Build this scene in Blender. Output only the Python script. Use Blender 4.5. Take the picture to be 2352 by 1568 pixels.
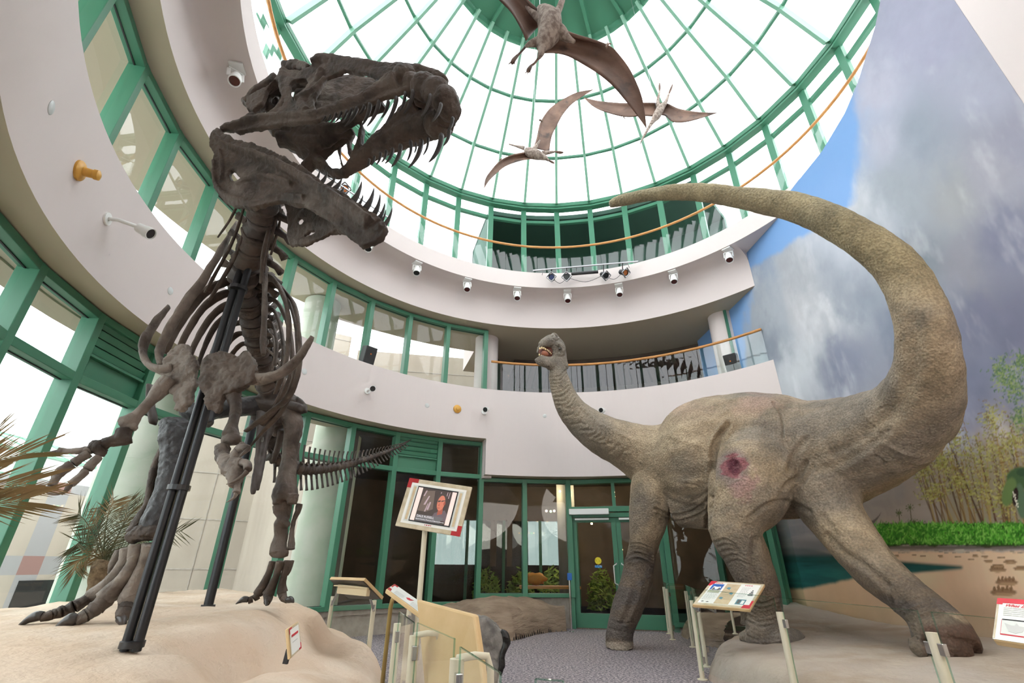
import bpy, bmesh, math, random
import numpy as np
from mathutils import Vector, Matrix, noise
for o in list(bpy.data.objects): bpy.data.objects.remove(o, do_unlink=True)
SC = bpy.context.scene; COL = SC.collection
# ------------------------------------------------------------------ camera, world, lights, exposure
F = 1080.26; CAMH = 1.25
Mr = np.array([[0.9999752612, -0.00703398387, 0.0], [-0.0030174989, -0.4289779955, -0.90330989926], [0.00635386726, 0.90328755248, -0.42898860812]])
cam_d = bpy.data.cameras.new('camera'); cam = bpy.data.objects.new('camera', cam_d); COL.objects.link(cam)
cam_d.sensor_width = 36.0; cam_d.lens = 36.0 * F / 2352.0; cam_d.clip_end = 300; cam_d.clip_start = 0.05
m4 = Matrix([[*Mr[0], 0], [*Mr[1], 0], [*Mr[2], CAMH], [0, 0, 0, 1]])
cam.matrix_world = m4; SC.camera = cam
w = bpy.data.worlds.new('world'); SC.world = w; w.use_nodes = True
wn = w.node_tree.nodes; wl = w.node_tree.links
bg = wn['Background']; bg.inputs['Strength'].default_value = 1.8
wtc = wn.new('ShaderNodeTexCoord'); wns = wn.new('ShaderNodeTexNoise'); wns.inputs['Scale'].default_value = 1.6
wr = wn.new('ShaderNodeValToRGB'); wr.color_ramp.elements[0].color = (0.88, 0.93, 1.0, 1); wr.color_ramp.elements[1].color = (1, 1, 1, 1)
wl.new(wtc.outputs['Generated'], wns.inputs['Vector']); wl.new(wns.outputs['Fac'], wr.inputs['Fac']); wl.new(wr.outputs['Color'], bg.inputs['Color'])
def area(name, loc, target, size, power, col=(1, 1, 1)):
    l = bpy.data.lights.new(name, 'AREA'); l.energy = power; l.shape = 'DISK'; l.size = size; l.color = col
    o = bpy.data.objects.new(name, l); COL.objects.link(o); o.location = loc
    o.rotation_euler = (Vector(target) - Vector(loc)).to_track_quat('-Z', 'Y').to_euler(); return o
area('entrance_fill_light', (0.5, -1.6, 3.7), (0.6, 4.5, 1.8), 7.0, 66, (1.0, 0.95, 0.88))  # added fill light behind the camera, an unseen source brightening the lower hall
area('mural_fill_light', (4.0, 0.0, 3.9), (5.3, 7.0, 0.6), 3.6, 78, (1.0, 0.93, 0.84))  # added fill light aimed at the foot of the painted wall, no real lamp
SC.view_settings.view_transform = 'Standard'; SC.view_settings.look = 'None'
SC.view_settings.exposure = 1.56; SC.view_settings.gamma = 1.0; SC.view_settings.use_curve_mapping = False
SC.cycles.max_bounces = 6; SC.cycles.diffuse_bounces = 4; SC.cycles.glossy_bounces = 3; SC.cycles.transparent_max_bounces = 16; SC.cycles.adaptive_threshold = 0.10; SC.cycles.adaptive_min_samples = 12
SC.cycles.sample_clamp_indirect = 6.0
# ------------------------------------------------------------------ measuring: pixels of the photograph to points of the place
CX, CY = 1.06, 5.805; A0 = 86.8
def ray(px, py): return Mr @ np.array([px - 1176.0, -(py - 784.0), -F])
def P(px, py, y):
    d = ray(px, py); t = y / d[1]; return Vector((d[0] * t, y, CAMH + d[2] * t))
def PH(px, py, z):
    d = ray(px, py); t = (z - CAMH) / d[2]; return Vector((d[0] * t, d[1] * t, z))
def PCYL(px, py, R):
    d = ray(px, py); a = d[0]**2 + d[1]**2; b = -2 * (d[0] * CX + d[1] * CY); c = CX * CX + CY * CY - R * R
    t = (-b + math.sqrt(max(b * b - 4 * a * c, 0))) / 2 / a; return Vector((d[0] * t, d[1] * t, CAMH + d[2] * t))
def depth(p): return (p.y * Mr[1][2] + p.x * Mr[0][2] + (p.z - CAMH) * Mr[2][2]) * -1
def PR(px, py, y, rpx):
    p = P(px, py, y); return p, rpx * depth(p) / F
def pol(az, R, z=0.0):
    a = math.radians(az); return Vector((CX + R * math.cos(a), CY + R * math.sin(a), z))
def azof(p): return math.degrees(math.atan2(p.y - CY, p.x - CX))
# ------------------------------------------------------------------ object helpers
def tag(o, label=None, cat=None, group=None, kind=None):
    if label: o['label'] = label
    if cat: o['category'] = cat
    if group: o['group'] = group
    if kind: o['kind'] = kind
    return o
def empty(name, loc=(0, 0, 0), label=None, cat=None, group=None, kind=None, rotz=0):
    o = bpy.data.objects.new(name, None); COL.objects.link(o); o.location = loc; o.rotation_euler = (0, 0, rotz)
    o.empty_display_size = 0.1
    return tag(o, label, cat, group, kind)
def put(o, parent):
    if parent is not None:
        o.parent = parent
        def world_of(q):
            M = Matrix.Translation(q.location) @ q.rotation_euler.to_matrix().to_4x4()
            return M if q.parent is None else world_of(q.parent) @ q.matrix_parent_inverse @ M
        o.matrix_parent_inverse = world_of(parent).inverted()
class MB:
    def __init__(s): s.v = []; s.f = []; s.m = []; s.mi = 0
    def add(s, vs, fs):
        n = len(s.v); s.v += [tuple(x) for x in vs]
        for f in fs: s.f.append(tuple(i + n for i in f)); s.m.append(s.mi)
    def box(s, c, size, rz=0.0, M=None):
        hx, hy, hz = size[0] / 2, size[1] / 2, size[2] / 2
        vs = [Vector((x, y, z)) for x in (-hx, hx) for y in (-hy, hy) for z in (-hz, hz)]
        R = Matrix.Rotation(rz, 3, 'Z') if M is None else M
        vs = [R @ v + Vector(c) for v in vs]
        s.add(vs, [(0, 1, 3, 2), (4, 6, 7, 5), (0, 4, 5, 1), (2, 3, 7, 6), (0, 2, 6, 4), (1, 5, 7, 3)])
    def beam(s, a, b, wd, dp, up=(0, 0, 1)):
        a = Vector(a); b = Vector(b); d = (b - a); L = d.length; d.normalize(); up = Vector(up)
        x = d.cross(up).normalized(); y = x.cross(d).normalized()
        vs = []
        for p in (a, b):
            for (i, j) in ((-1, -1), (1, -1), (1, 1), (-1, 1)): vs.append(p + x * (i * wd / 2) + y * (j * dp / 2))
        s.add(vs, [(3, 2, 1, 0), (4, 5, 6, 7), (0, 1, 5, 4), (1, 2, 6, 5), (2, 3, 7, 6), (3, 0, 4, 7)])
    def tube(s, pts, rad, seg=10, flat=None, close=True, twist=None):
        """pts: list of Vector; rad: list of radii or (ra, rb) with flat direction as first axis"""
        n = len(pts); pts = [Vector(p) for p in pts]
        T = []
        for i in range(n):
            t = (pts[min(i + 1, n - 1)] - pts[max(i - 1, 0)]); T.append(t.normalized() if t.length > 1e-9 else Vector((0, 0, 1)))
        ref = Vector(flat) if flat is not None else (Vector((0, 0, 1)) if abs(T[0].z) < 0.9 else Vector((0, 1, 0)))
        vs = []; u = (ref - T[0] * ref.dot(T[0])).normalized()
        for i in range(n):
            if flat is not None:
                u = (ref - T[i] * ref.dot(T[i]));
                u = u.normalized() if u.length > 1e-6 else Vector((0, 0, 1))
            else:
                u = (u - T[i] * u.dot(T[i])).normalized()
            w_ = T[i].cross(u); r = rad[i]
            ra, rb = (r if isinstance(r, tuple) else (r, r))
            for k in range(seg):
                a = 2 * math.pi * k / seg
                vs.append(pts[i] + u * (math.cos(a) * ra) + w_ * (math.sin(a) * rb))
        fs = []
        for i in range(n - 1):
            for k in range(seg):
                k2 = (k + 1) % seg; fs.append((i * seg + k, i * seg + k2, (i + 1) * seg + k2, (i + 1) * seg + k))
        if close:
            fs.append(tuple(range(seg))[::-1]); fs.append(tuple((n - 1) * seg + k for k in range(seg)))
        s.add(vs, fs)
    def ball(s, c, r, seg=12, rings=8, M=None, jit=0.0, seed=0):
        r = (r, r, r) if not isinstance(r, (tuple, list)) else r
        vs = []; fs = []; c = Vector(c)
        for i in range(rings + 1):
            th = math.pi * i / rings
            for k in range(seg):
                a = 2 * math.pi * k / seg
                v = Vector((math.sin(th) * math.cos(a), math.sin(th) * math.sin(a), math.cos(th)))
                j = 1 + (jit * noise.noise(v * 1.7 + Vector((seed, seed, 0))) if jit else 0)
                v = Vector((v.x * r[0] * j, v.y * r[1] * j, v.z * r[2] * j))
                if M is not None: v = M @ v
                vs.append(c + v)
        for i in range(rings):
            for k in range(seg):
                k2 = (k + 1) % seg; fs.append((i * seg + k, (i + 1) * seg + k, (i + 1) * seg + k2, i * seg + k2))
        s.add(vs, fs)
    def lathe(s, c, prof, seg=20, axis=None):
        """prof: (r, h) along axis"""
        ax = Vector(axis).normalized() if axis is not None else Vector((0, 0, 1)); c = Vector(c)
        u = ax.orthogonal().normalized(); w_ = ax.cross(u); vs = []; fs = []
        for (r, h) in prof:
            for k in range(seg):
                a = 2 * math.pi * k / seg; vs.append(c + ax * h + u * (r * math.cos(a)) + w_ * (r * math.sin(a)))
        for i in range(len(prof) - 1):
            for k in range(seg):
                k2 = (k + 1) % seg; fs.append((i * seg + k, i * seg + k2, (i + 1) * seg + k2, (i + 1) * seg + k))
        fs.append(tuple(range(seg))[::-1]); fs.append(tuple((len(prof) - 1) * seg + k for k in range(seg)))
        s.add(vs, fs)
    def ring(s, prof, a0, a1, step=2.5, caps=True):
        """closed (R, z) profile swept round the rotunda's axis"""
        n = max(2, int(abs(a1 - a0) / step) + 1); m = len(prof); vs = []; fs = []
        for i in range(n + 1):
            a = a0 + (a1 - a0) * i / n
            for (R, z) in prof: vs.append(pol(a, R, z))
        for i in range(n):
            for k in range(m):
                k2 = (k + 1) % m; fs.append((i * m + k, (i + 1) * m + k, (i + 1) * m + k2, i * m + k2))
        if caps: fs.append(tuple(range(m))); fs.append(tuple(n * m + k for k in range(m))[::-1])
        s.add(vs, fs)
    def poly(s, pts, off):
        """flat polygon extruded by vector off"""
        n = len(pts); off = Vector(off); a = [Vector(p) for p in pts]; b = [p + off for p in a]
        fs = [tuple(range(n))[::-1], tuple(range(n, 2 * n))] + [(i, (i + 1) % n, n + (i + 1) % n, n + i) for i in range(n)]
        s.add(a + b, fs)
    def build(s, name, mats, parent=None, smooth=False, bevel=0.0, auto=None):
        me = bpy.data.meshes.new(name); me.from_pydata(s.v, [], s.f); me.validate(verbose=False)
        mats = mats if isinstance(mats, (list, tuple)) else [mats]
        for m in mats: me.materials.append(m)
        if len(mats) > 1 and len(me.polygons) == len(s.m): me.polygons.foreach_set('material_index', s.m)
        bm = bmesh.new(); bm.from_mesh(me); bmesh.ops.recalc_face_normals(bm, faces=bm.faces); bm.to_mesh(me); bm.free()
        if smooth: me.polygons.foreach_set('use_smooth', [True] * len(me.polygons))
        if smooth and auto: me.set_sharp_from_angle(angle=math.radians(auto))
        o = bpy.data.objects.new(name, me); COL.objects.link(o)
        if parent is not None: put(o, parent)
        if bevel:
            b = o.modifiers.new('bevel', 'BEVEL'); b.width = bevel; b.segments = 2; b.limit_method = 'ANGLE'
        return o
def struct(o): o['kind'] = 'structure'; return o
def copy_tree(o, parent=None):
    c = o.copy(); COL.objects.link(c)
    if parent is not None:
        c.parent = parent; c.matrix_parent_inverse = o.matrix_parent_inverse.copy()
    for ch in list(o.children): copy_tree(ch, c)
    return c
def relabel(o, label, group=None):
    o['label'] = label
    if group: o['group'] = group
    return o
# ------------------------------------------------------------------ materials
MAT = {}
def srgb(r, g, b):
    f = lambda c: (c / 255) / 12.92 if c / 255 <= 0.04045 else ((c / 255 + 0.055) / 1.055) ** 2.4
    return (f(r), f(g), f(b), 1)
def mat(name, col, rough=0.6, col2=None, scale=6.0, detail=6.0, bump=0.0, bscale=30.0, metal=0.0, lo=0.35, hi=0.65, col3=None, scale3=1.2, lo3=0.45, hi3=0.7, stretch=None, spec=0.4, coat=0.0, bdist=0.02, voro=0.0, vscale=8.0, emit=None):
    m = bpy.data.materials.new(name); m.use_nodes = True; N = m.node_tree.nodes; L = m.node_tree.links
    b = N['Principled BSDF']; b.inputs['Base Color'].default_value = col; b.inputs['Roughness'].default_value = rough
    b.inputs['Metallic'].default_value = metal; b.inputs['Specular IOR Level'].default_value = spec
    if coat: b.inputs['Coat Weight'].default_value = coat
    tc = N.new('ShaderNodeTexCoord'); vec = tc.outputs['Object']
    if stretch:
        mp = N.new('ShaderNodeMapping'); mp.inputs['Scale'].default_value = stretch; L.new(vec, mp.inputs['Vector']); vec = mp.outputs['Vector']
    last = None
    if col2:
        n = N.new('ShaderNodeTexNoise'); n.inputs['Scale'].default_value = scale; n.inputs['Detail'].default_value = detail; L.new(vec, n.inputs['Vector'])
        r = N.new('ShaderNodeMapRange'); r.inputs['From Min'].default_value = lo; r.inputs['From Max'].default_value = hi; L.new(n.outputs['Fac'], r.inputs['Value'])
        x = N.new('ShaderNodeMix'); x.data_type = 'RGBA'; x.inputs['A'].default_value = col; x.inputs['B'].default_value = col2; L.new(r.outputs['Result'], x.inputs['Factor'])
        last = x.outputs['Result']
    if col3:
        n = N.new('ShaderNodeTexNoise'); n.inputs['Scale'].default_value = scale3; n.inputs['Detail'].default_value = 4; L.new(vec, n.inputs['Vector'])
        r = N.new('ShaderNodeMapRange'); r.inputs['From Min'].default_value = lo3; r.inputs['From Max'].default_value = hi3; L.new(n.outputs['Fac'], r.inputs['Value'])
        x = N.new('ShaderNodeMix'); x.data_type = 'RGBA'; x.inputs['B'].default_value = col3; L.new(r.outputs['Result'], x.inputs['Factor'])
        if last: L.new(last, x.inputs['A'])
        else: x.inputs['A'].default_value = col
        last = x.outputs['Result']
    if last: L.new(last, b.inputs['Base Color'])
    if bump:
        n = N.new('ShaderNodeTexNoise'); n.inputs['Scale'].default_value = bscale; n.inputs['Detail'].default_value = 8; n.inputs['Roughness'].default_value = 0.6; L.new(vec, n.inputs['Vector'])
        h = n.outputs['Fac']
        if voro:
            v = N.new('ShaderNodeTexVoronoi'); v.feature = 'DISTANCE_TO_EDGE'; v.inputs['Scale'].default_value = vscale; L.new(vec, v.inputs['Vector'])
            vr = N.new('ShaderNodeMapRange'); vr.inputs['From Max'].default_value = 0.12; L.new(v.outputs['Distance'], vr.inputs['Value'])
            ma = N.new('ShaderNodeMath'); ma.operation = 'MULTIPLY_ADD'; ma.inputs[1].default_value = voro; L.new(vr.outputs['Result'], ma.inputs[0]); L.new(h, ma.inputs[2]); h = ma.outputs[0]
        bp = N.new('ShaderNodeBump'); bp.inputs['Strength'].default_value = bump; bp.inputs['Distance'].default_value = bdist; L.new(h, bp.inputs['Height']); L.new(bp.outputs['Normal'], b.inputs['Normal'])
    if emit: b.inputs['Emission Color'].default_value = emit[0]; b.inputs['Emission Strength'].default_value = emit[1]
    MAT[name] = m; return m
def glassmat(name, tint, refl=1.0, ior=1.5, mul=1.0):
    m = bpy.data.materials.new(name); m.use_nodes = True; N = m.node_tree.nodes; L = m.node_tree.links; N.clear()
    out = N.new('ShaderNodeOutputMaterial'); t = N.new('ShaderNodeBsdfTransparent'); t.inputs['Color'].default_value = tint
    g = N.new('ShaderNodeBsdfGlossy'); g.inputs['Roughness'].default_value = 0.02; g.inputs['Color'].default_value = (refl, refl, refl, 1)
    fr = N.new('ShaderNodeFresnel'); fr.inputs['IOR'].default_value = ior
    ge = N.new('ShaderNodeNewGeometry'); mr = N.new('ShaderNodeMapRange'); mr.inputs['To Min'].default_value = ior; mr.inputs['To Max'].default_value = 1 / ior; L.new(ge.outputs['Backfacing'], mr.inputs['Value']); L.new(mr.outputs['Result'], fr.inputs['IOR'])
    mu = N.new('ShaderNodeMath'); mu.operation = 'MULTIPLY'; mu.inputs[1].default_value = mul; mu.use_clamp = True
    mx = N.new('ShaderNodeMixShader'); L.new(fr.outputs[0], mu.inputs[0]); L.new(mu.outputs[0], mx.inputs[0]); L.new(t.outputs[0], mx.inputs[1]); L.new(g.outputs[0], mx.inputs[2]); L.new(mx.outputs[0], out.inputs[0])
    MAT[name] = m; return m
mat('plaster', (0.62, 0.555, 0.535, 1), 0.85, bump=0.15, bscale=140, bdist=0.004, spec=0.2)
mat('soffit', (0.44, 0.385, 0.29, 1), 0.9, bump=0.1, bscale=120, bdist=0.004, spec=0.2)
mat('green_frame', (0.05, 0.185, 0.11, 1), 0.42, spec=0.5, bump=0.03, bscale=200, bdist=0.002)
mat('green_pale', (0.15, 0.32, 0.225, 1), 0.4, spec=0.5)
mat('green_dark', (0.03, 0.13, 0.09, 1), 0.6)
mat('gasket', (0.02, 0.02, 0.02, 1), 0.6)
mat('stone', (0.45, 0.46, 0.39, 1), 0.8, (0.36, 0.41, 0.32, 1), 2.5, bump=0.1, bscale=60)
mat('knee_stone', (0.30, 0.27, 0.23, 1), 0.85, (0.38, 0.34, 0.3, 1), 9, bump=0.15, bscale=80)
mat('oak', (0.55, 0.27, 0.09, 1), 0.4, (0.45, 0.2, 0.06, 1), 8, stretch=(1, 1, 8))
mat('carpet', (0.14, 0.122, 0.135, 1), 0.95, (0.40, 0.345, 0.345, 1), 30, detail=2, lo=0.42, hi=0.58, col3=(0.07, 0.065, 0.09, 1), scale3=75, lo3=0.52, hi3=0.6, bump=0.2, bscale=220)
mat('exterior_cream', (0.38, 0.33, 0.27, 1), 0.85, (0.32, 0.275, 0.225, 1), 1.5, stretch=(1, 1, .3))
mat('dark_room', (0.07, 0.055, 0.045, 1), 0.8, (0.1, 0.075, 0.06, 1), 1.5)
mat('dark_slat', (0.10, 0.065, 0.045, 1), 0.6)
mat('black_metal', (0.012, 0.012, 0.014, 1), 0.35, spec=0.6)
mat('pole_metal', (0.035, 0.035, 0.038, 1), 0.38, metal=0.6)
mat('chrome', (0.6, 0.6, 0.6, 1), 0.2, metal=1.0)
mat('steel', (0.35, 0.35, 0.36, 1), 0.35, metal=0.9)
mat('white_paint', (0.75, 0.75, 0.73, 1), 0.4)
mat('cream_paint', (0.68, 0.56, 0.36, 1), 0.4)
mat('cream_pole', (0.60, 0.55, 0.42, 1), 0.42)
mat('yellow_plastic', (0.62, 0.33, 0.06, 1), 0.4)
mat('lens_red', (0.06, 0.006, 0.006, 1), 0.15)
mat('lens_black', (0.008, 0.008, 0.008, 1), 0.15)
mat('lens_amber', (0.45, 0.13, 0.03, 1), 0.25)
mat('lens_blue', (0.03, 0.04, 0.12, 1), 0.2)
mat('disc_grey', (0.52, 0.54, 0.53, 1), 0.4)
mat('lamp_warm', (1, 0.7, 0.3, 1), 0.5, emit=((1, 0.62, 0.25, 1), 6.0))
mat('lamp_green', (0.3, 1, 0.3, 1), 0.5, emit=((0.3, 1, 0.2, 1), 4.0))
mat('foliage_green', (0.12, 0.24, 0.04, 1), 0.7, (0.22, 0.32, 0.06, 1), 3)
glassmat('glass_clear', (0.93, 0.97, 0.95, 1))
glassmat('glass_window', (0.90, 0.95, 0.92, 1), ior=1.4)
glassmat('glass_dome', (0.985, 0.99, 0.985, 1), ior=1.25)
glassmat('glass_rail', (0.90, 0.96, 0.94, 1), ior=1.55)
glassmat('glass_edge', (0.7, 0.86, 0.8, 1))
# ------------------------------------------------------------------ the building: rings, floors, soffits
RG, RA, RC, RD = 6.24, 5.776, 5.17, 6.15
b = MB(); b.box((1.0, 7.0, -0.1), (22, 26, 0.2)); struct(b.build('floor', MAT['carpet']))
E0 = 37.5
b = MB(); b.ring([(RA, 4.02), (RA, 5.29), (RG + 0.25, 5.29), (RG + 0.25, 4.02)], 106.8, 236, 2)
b.ring([(RA, 3.17), (RA, 5.29), (RG + 0.25, 5.29), (RG + 0.25, 3.17)], E0, 106.8, 2)
b.ring([(8.0, 0.0), (8.0, 4.02), (RA, 4.02), (RA, 7.16), (8.3, 7.16), (8.3, 0.0)], 236, 322, 3)
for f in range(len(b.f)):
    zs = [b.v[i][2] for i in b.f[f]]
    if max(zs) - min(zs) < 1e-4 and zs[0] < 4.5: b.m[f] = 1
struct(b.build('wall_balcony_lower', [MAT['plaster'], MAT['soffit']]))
b = MB(); b.ring([(RA, 7.16), (RA, 7.85), (5.70, 7.98), (5.55, 8.07), (5.4, 8.09), (RC, 8.09), (RC, 8.57), (RD + .3, 8.57), (RD + .3, 8.2), (9.4, 8.2), (9.4, 7.16)], E0, 106.8, 2)
b.ring([(RA, 7.16), (RA, 7.85), (5.70, 7.98), (5.55, 8.07), (5.4, 8.09), (RC, 8.09), (RC, 8.57), (7.5, 8.57), (7.7, 8.4), (7.7, 7.16)], 106.8, 322, 2)
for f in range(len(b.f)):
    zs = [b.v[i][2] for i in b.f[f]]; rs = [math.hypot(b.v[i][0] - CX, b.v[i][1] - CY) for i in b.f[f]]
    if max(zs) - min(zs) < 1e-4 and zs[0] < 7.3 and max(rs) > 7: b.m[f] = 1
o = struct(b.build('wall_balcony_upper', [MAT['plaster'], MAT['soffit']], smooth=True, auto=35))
# upper gallery continues past the painted wall to close the ring
b = MB(); b.ring([(RC, 8.09), (RC, 8.57), (RD + .3, 8.57), (RD + .3, 8.09)], -14, E0, 2); struct(b.build('wall_gallery_edge', MAT['plaster']))
# ------------------------------------------------------------------ curtain wall bays
WN = [0]
def bay(a0, a1, R, z0, z1, trans=(), louver=False, mull_w=0.11, pane_mat='glass_window', first=True, last=False, dep=0.2, head=0.09, sill=0.08):
    WN[0] += 1; n = WN[0]; f = MB()
    A = pol(a0, R); B = pol(a1, R); rin = dep / 2 - 0.06
    def col(az):
        p = pol(az, R - rin); f.box((p.x, p.y, (z0 + z1) / 2), (dep, mull_w, z1 - z0), rz=math.radians(az))
    if first: col(a0)
    if last: col(a1)
    mid = (a0 + a1) / 2; nrm = pol(mid, 1) - pol(mid, 0)
    for z, h in [(z0 + sill / 2, sill), (z1 - head / 2, head)] + [(t, 0.1) for t in trans]:
        a = A - nrm * rin; c = B - nrm * rin
        f.beam((a.x, a.y, z), (c.x, c.y, z), dep * 0.92, h)
    o = struct(f.build('window_%d' % n, MAT['green_frame'], bevel=0.006))
    g = MB(); d = (B - A).normalized(); w_ = d * (mull_w / 2)
    zs = [z0 + sill] + list(trans) + [z1 - head]
    for i in range(len(zs) - 1):
        za = zs[i] + (0.05 if i else 0); zb = zs[i + 1] - (0.05 if i + 2 < len(zs) else 0)
        if louver and i == len(zs) - 2: continue
        q = [A + w_, B - w_]
        g.add([(q[0].x, q[0].y, za), (q[1].x, q[1].y, za), (q[1].x, q[1].y, zb), (q[0].x, q[0].y, zb)], [(0, 1, 2, 3)])
        k = MB(); e = 0.018
        for (s0, s1) in (((q[0], za), (q[1], za)), ((q[1], za), (q[1], zb)), ((q[1], zb), (q[0], zb)), ((q[0], zb), (q[0], za))):
            k.beam(Vector((s0[0].x, s0[0].y, s0[1])) - nrm * 0.012, Vector((s1[0].x, s1[0].y, s1[1])) - nrm * 0.012, e, e)
        k.build('gasket', MAT['gasket'], o)
    if g.v: g.build('pane', MAT[pane_mat], o)
    if louver:
        k = MB(); za, zb = zs[-2] + 0.05, zs[-1]; zm = za + (zb - za) * 0.38
        a = A + w_ - nrm * .02; c = B - w_ - nrm * .02
        k.beam((a.x, a.y, (za + zm) / 2), (c.x, c.y, (za + zm) / 2), 0.05, zm - za - 0.01)
        k.beam((a.x, a.y, (zb + zm) / 2) , (c.x, c.y, (zb + zm) / 2), 0.02, zb - zm)
        a = a - nrm * .04; c = c - nrm * .04
        ns = 4
        for i in range(ns):
            z = zm + 0.04 + (zb - zm) * (i + 0.5) / ns
            k.beam((a.x, a.y, z), (c.x, c.y, z), 0.04, (zb - zm) / ns * 0.78, up=(nrm.x * -.35, nrm.y * -.35, 1))
        k.beam((a.x, a.y, zm + .01), (c.x, c.y, zm + .01), 0.09, 0.03)
        k.build('louvre_panel', MAT['green_frame'], o)
    return o
ks = [106.8 + 10 * i for i in range(0, 13)]
for i, a in enumerate(ks):
    bay(a, a + 10, RG, 0.45, 4.0, (3.17,), louver=(abs(a - 116.8) < 1 or abs(a - 176.8) < 1), last=(i == len(ks) - 1))
for i, a in enumerate(ks):
    bay(a, a + 10, RG, 5.29, 7.12, (), last=(i == len(ks) - 1))
bay(96.8, 106.8, RG, 0.6, 3.15, ())
bay(86.8, 96.8, RG, 0.6, 3.15, ())
bay(56.8, 66.8, RG, 0.1, 3.15, (2.5,))
bay(46.8, 56.8, RG, 0.1, 3.15, (2.5,), first=True, last=True)
bay(43.0, 46.8, RG, 0.1, 3.15, (2.5,), first=False, last=False)
b = MB(); b.ring([(RG - .05, 0), (RG - .05, 0.45), (RG + .25, 0.45), (RG + .25, 0)], 106.8, 236, 5)
b.ring([(RG - .09, 0.36), (RG - .09, 0.46), (RG - .05, 0.46), (RG - .05, 0.36)], 106.8, 236, 5)
b.ring([(RG - .03, 0), (RG - .03, 0.6), (RG + .25, 0.6), (RG + .25, 0)], 86.8, 106.8, 5)
struct(b.build('wall_sill', MAT['knee_stone']))
b = MB(); b.ring([(5.95, 3.12), (5.95, 4.02), (RG + .3, 4.02), (RG + .3, 3.12)], 104.9, 106.9, 1); struct(b.build('wall_step', MAT['plaster']))
# the entrance: transom frame and a pair of glazed leaves in one flat bay
dA, dB = pol(86.8, RG), pol(66.8, RG); dd = (dB - dA).normalized(); dn = Vector((-dd.y, dd.x, 0)); 
if dn.dot(Vector((CX, CY, 0)) - dA) < 0: dn = -dn
dW = (dB - dA).length
def dp(s, z, n=0.0): q = dA + dd * s + dn * n; return Vector((q.x, q.y, z))
f = MB()
for s_ in (0.0, dW): f.beam(dp(s_, 0), dp(s_, 3.15), 0.12, 0.2, up=dn)
f.beam(dp(0, 2.46), dp(dW, 2.46), 0.2, 0.12); f.beam(dp(0, 3.1), dp(dW, 3.1), 0.2, 0.1); f.beam(dp(0, 2.33, .0), dp(dW, 2.33, .0), 0.14, 0.1)
f.beam(dp(dW / 2, 2.5), dp(dW / 2, 3.1), 0.08, 0.16, up=dn)
door = struct(f.build('door_1', MAT['green_frame'], bevel=0.005))
g = MB(); g.add([dp(0.06, 2.52), dp(dW - .06, 2.52), dp(dW - .06, 3.05), dp(0.06, 3.05)], [(0, 1, 2, 3)]); g.build('pane', MAT['glass_window'], door)
for i in range(2):
    s0 = 0.06 + i * (dW - .12) / 2; s1 = s0 + (dW - .12) / 2; f = MB()
    for s_ in (s0 + .055, s1 - .055): f.beam(dp(s_, 0.02), dp(s_, 2.27), 0.105, 0.06, up=dn)
    f.beam(dp(s0, 0.16), dp(s1, 0.16), 0.06, 0.28); f.beam(dp(s0, 2.22), dp(s1, 2.22), 0.06, 0.1)
    leaf = f.build('door_leaf', MAT['green_frame'], door, bevel=0.004)
    g = MB(); g.add([dp(s0 + .1, 0.3), dp(s1 - .1, 0.3), dp(s1 - .1, 2.17), dp(s0 + .1, 2.17)], [(0, 1, 2, 3)]); g.build('pane', MAT['glass_window'], leaf)
    hx = s1 - .06 if i == 0 else s0 + .06; sg = -1 if i == 0 else 1
    h = MB(); h.tube([dp(hx, 0.85, .03), dp(hx + sg * .0, 0.87, .09), dp(hx + sg * .06, 0.9, .1), dp(hx + sg * .06, 1.25, .1), dp(hx, 1.28, .09), dp(hx, 1.3, .03)], [0.013] * 6, 8); h.build('door_handle', MAT['white_paint'], leaf, smooth=True)
    c = MB(); c.beam(dp(s0 + .08, 2.24, .07), dp(s1 - .15, 2.24, .07), 0.05, 0.04); c.build('closer_arm', MAT['white_paint'], leaf)
c = MB(); c.beam(dp(0.02, 2.4, .14), dp(0.95, 2.4, .14), 0.12, 0.13); c.build('door_operator', MAT['white_paint'], door, bevel=0.01)
st = MB(); st.lathe(dp(0.62, 1.35, .02), [(0.075, 0), (0.075, 0.004)], 24, axis=dn); mat('sticker_yellow', (0.8, 0.68, 0.03, 1), 0.4, (0.3, 0.26, 0.02, 1), 40, lo=0.55, hi=0.6, stretch=(1, 1, 3)); st.build('notice_sticker', MAT['sticker_yellow'], door)
mat('sticker_blue', (0.02, 0.2, 0.5, 1), 0.4, (0.6, 0.7, 0.8, 1), 40, lo=0.55, hi=0.6); st = MB(); st.beam(dp(0.54, 1.23, .02), dp(0.7, 1.23, .02), 0.004, 0.05); st.build('notice_sticker', MAT['sticker_blue'], door)
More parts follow.
